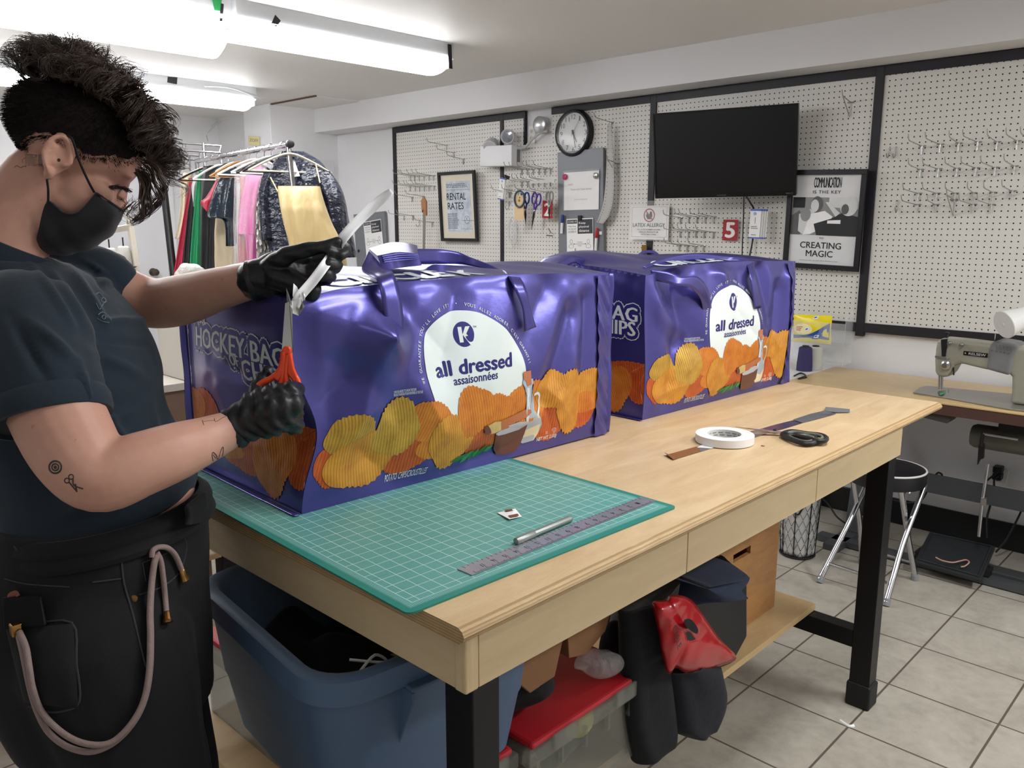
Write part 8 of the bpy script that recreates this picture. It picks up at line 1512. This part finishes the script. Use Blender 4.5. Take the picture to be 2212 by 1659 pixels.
# hanging clothes, red bag, jeans, black case, wooden crate
def drape(name, lb, cat, rows, x, m_, th=.05, waves=5, amp=.1):
    L = spline([(q[0], q[1], q[2]) for q in rows], 6); n = 48; vs = []
    for i, q in enumerate(L):
        f = i/(len(L)-1); a, b = P(*z8_(q.x, q.z), 'x', x), P(*z8_(q.y, q.z), 'x', x); c = (a+b)/2; hy = abs(b.y-a.y)/2
        for k in range(n):
            g = 2*math.pi*k/n; ww = 1+amp*math.sin(waves*g+3*f); vs.append(c+V(-th*.3+th*math.sin(g)*ww*1.2, hy*math.copysign(abs(math.cos(g))**.8, math.cos(g))*(1+amp*.3*math.sin(9*f+g)), 0))
    m_n = len(L); return tag(MB().add(vs, [(i*n+k, i*n+(k+1) % n, (i+1)*n+(k+1) % n, (i+1)*n+k) for i in range(m_n-1) for k in range(n)]+[tuple(range(n)), tuple(range((m_n-1)*n, m_n*n))]).build(name, m_, ang=180), lb, cat)
drape('black_trousers', 'black trouser leg hanging over the shelf edge', 'trousers', [(1690, 1900, 330), (1700, 1880, 450), (1710, 1870, 600), (1715, 1880, 750), (1730, 1890, 860), (1750, 1885, 930)], -.945, BKC, .03)
drape('dark_garment', 'dark navy garment bunched beside the black trouser leg', 'garment', [(1860, 1960, 590), (1870, 2040, 640), (1880, 2068, 720), (1890, 2055, 790), (1930, 2010, 845)], -.93, cloth('dark_navy', '#11141f', .5, .3, .9, .05), .05)
drape('jeans', 'folded dark blue jeans on top of the stored pile', 'jeans', [(1880, 1900, 260), (1870, 2090, 268), (1890, 2100, 290), (2000, 2060, 298)], -1.0, DNM, .10, 7); drape('jeans', 'rolled blue jeans waistband under the table apron', 'jeans', [(1930, 2052, 205), (1925, 2056, 240), (1935, 2050, 262)], -1.08, DNM, .08, 6)
cs = [P(*z8_(*q), 'x', -.995) for q in ((1905, 300), (2095, 285), (2168, 264), (2168, 490), (2110, 598), (1930, 640))]; tag(MB().prism(cs, V(-.25, 0, 0)).build('black_case', mat('case_black', '#141417', .45, var=.15), smooth=False, bevel=.008), 'black boxy case standing on the shelf by the crate', 'case')
fs_ = P(1833, 1568, 'z', .002); tag(MB().tube(spline([fs_+V(-.03, .01, 0), fs_, fs_+V(.012, .012, .001)], 4), .004, 6, flat=.3).build('paper_scrap', PAPER()), 'small white scrap on the tile joint in front of the far table leg', 'scrap')
def redbag():
    out = [(1800, 360), (1850, 350), (1870, 332), (1920, 335), (1960, 360), (2010, 430), (2060, 500), (2124, 572), (2060, 605), (2000, 625), (1930, 630), (1890, 610), (1868, 635), (1850, 610), (1830, 520), (1815, 430)]; hole = [(1925, 425), (1950, 425), (1975, 460), (1970, 480), (1945, 465), (1925, 445)]
    t = thing('plastic_bag', 'crumpled red plastic bag with black lettering under the table', 'bag', P(*z8_(1950, 500), 'x', -.9)); n = len(out); cx, cy = 1945, 490; vs = []; R = 10; rs = random.Random(9)
    RP = mat('red_film', '#b5141d', 0.25, var=.08, vs=8, bump=.35, bs=22, bd=.006, coat=.2)
    oo = [(q.x, q.y) for q in spline([(x, y, 0) for x, y in out], 4, closed=True)]; n = len(oo)
    for k in range(R+1):
        f = (R-k)/R
        for i, (x, y) in enumerate(oo):
            a, b = cx+(x-cx)*(0.12+0.88*f), cy+(y-cy)*(0.12+0.88*f); d = .030*math.sqrt(max(0, 1-f*f))+.005*math.sin(a*.035+b*.02)*math.sin(b*.03)+.0015*math.sin(a*.11+b*.05); vs.append(P(*z8_(a, b), 'x', -.895+d))
    MB().add(vs, [(k*n+i, k*n+(i+1) % n, (k+1)*n+(i+1) % n, (k+1)*n+i) for k in range(R) for i in range(n)]).build('film', RP, t, solid=.0012, ang=180)
    hp = spline([(x, y, 0) for x, y in hole], 3, closed=True); MB().prism([P(*z8_(q.x, q.y), 'x', -.8525) for q in hp], (.0008, 0, 0)).build('handle_hole', BKC, t, smooth=False)
    b = MB(); o = P(*z8_(1868, 455), 'x', -.864); e = P(*z8_(1895, 560), 'x', -.864); put_text(b, 'CABLE', o, e-o, V(1, 0, 0).cross((e-o).normalized()), .022, lift=.006, align='LEFT'); b.build('lettering', INK, t, smooth=False)
redbag()
CR = wood_mat('crate_wood', '#9a6b3f', '#b3834f', .5, (12, 3, 12), knots=.8); t = thing('wooden_crate', 'brown wooden crate with a slot handle on the shelf end', 'crate', (-1.25, 2.1, ZSH)); x1 = -1.07; y0, y1 = 1.93, 2.295; zt_ = .70; hp = P(1603, 1197, 'x', x1); m = MB(); hy, hz_ = .05, .012
for a, b in (((y0, ZSH), (y1, hp.z-hz_)), ((y0, hp.z+hz_), (y1, zt_)), ((y0, hp.z-hz_), (hp.y-hy, hp.z+hz_)), ((hp.y+hy, hp.z-hz_), (y1, hp.z+hz_))): m.bb((x1-.012, a[0], a[1]), (x1, b[0], b[1]))
m.build('end_panel', CR, t, smooth=False); MB().bb((x1-.35, y1-.012, ZSH), (x1-.0125, y1, zt_)).build('side_panel', CR, t, smooth=False); MB().bb((x1-.35, y0, ZSH), (x1-.0125, y0+.012, zt_)).build('side_panel', CR, t, smooth=False); MB().bb((x1-.362, y0, ZSH), (x1-.351, y1, zt_)).build('end_panel', CR, t, smooth=False)
m = MB().bb((x1-.34, y0+.02, ZSH+.001), (x1-.02, y1-.02, ZSH+.012)).build('bottom_panel', CR, t, smooth=False)
yb = P(556, 1236, 'x', -1.75); tag(MB().ell((-1.86, .98, ZR-.02), (.04, .05, .05), n=12).build('yellow_packet', mat('packet_yellow', '#d9bf5a', .5, var=.3, vs=20)), 'yellow and white packet behind the blue bin', 'packet')
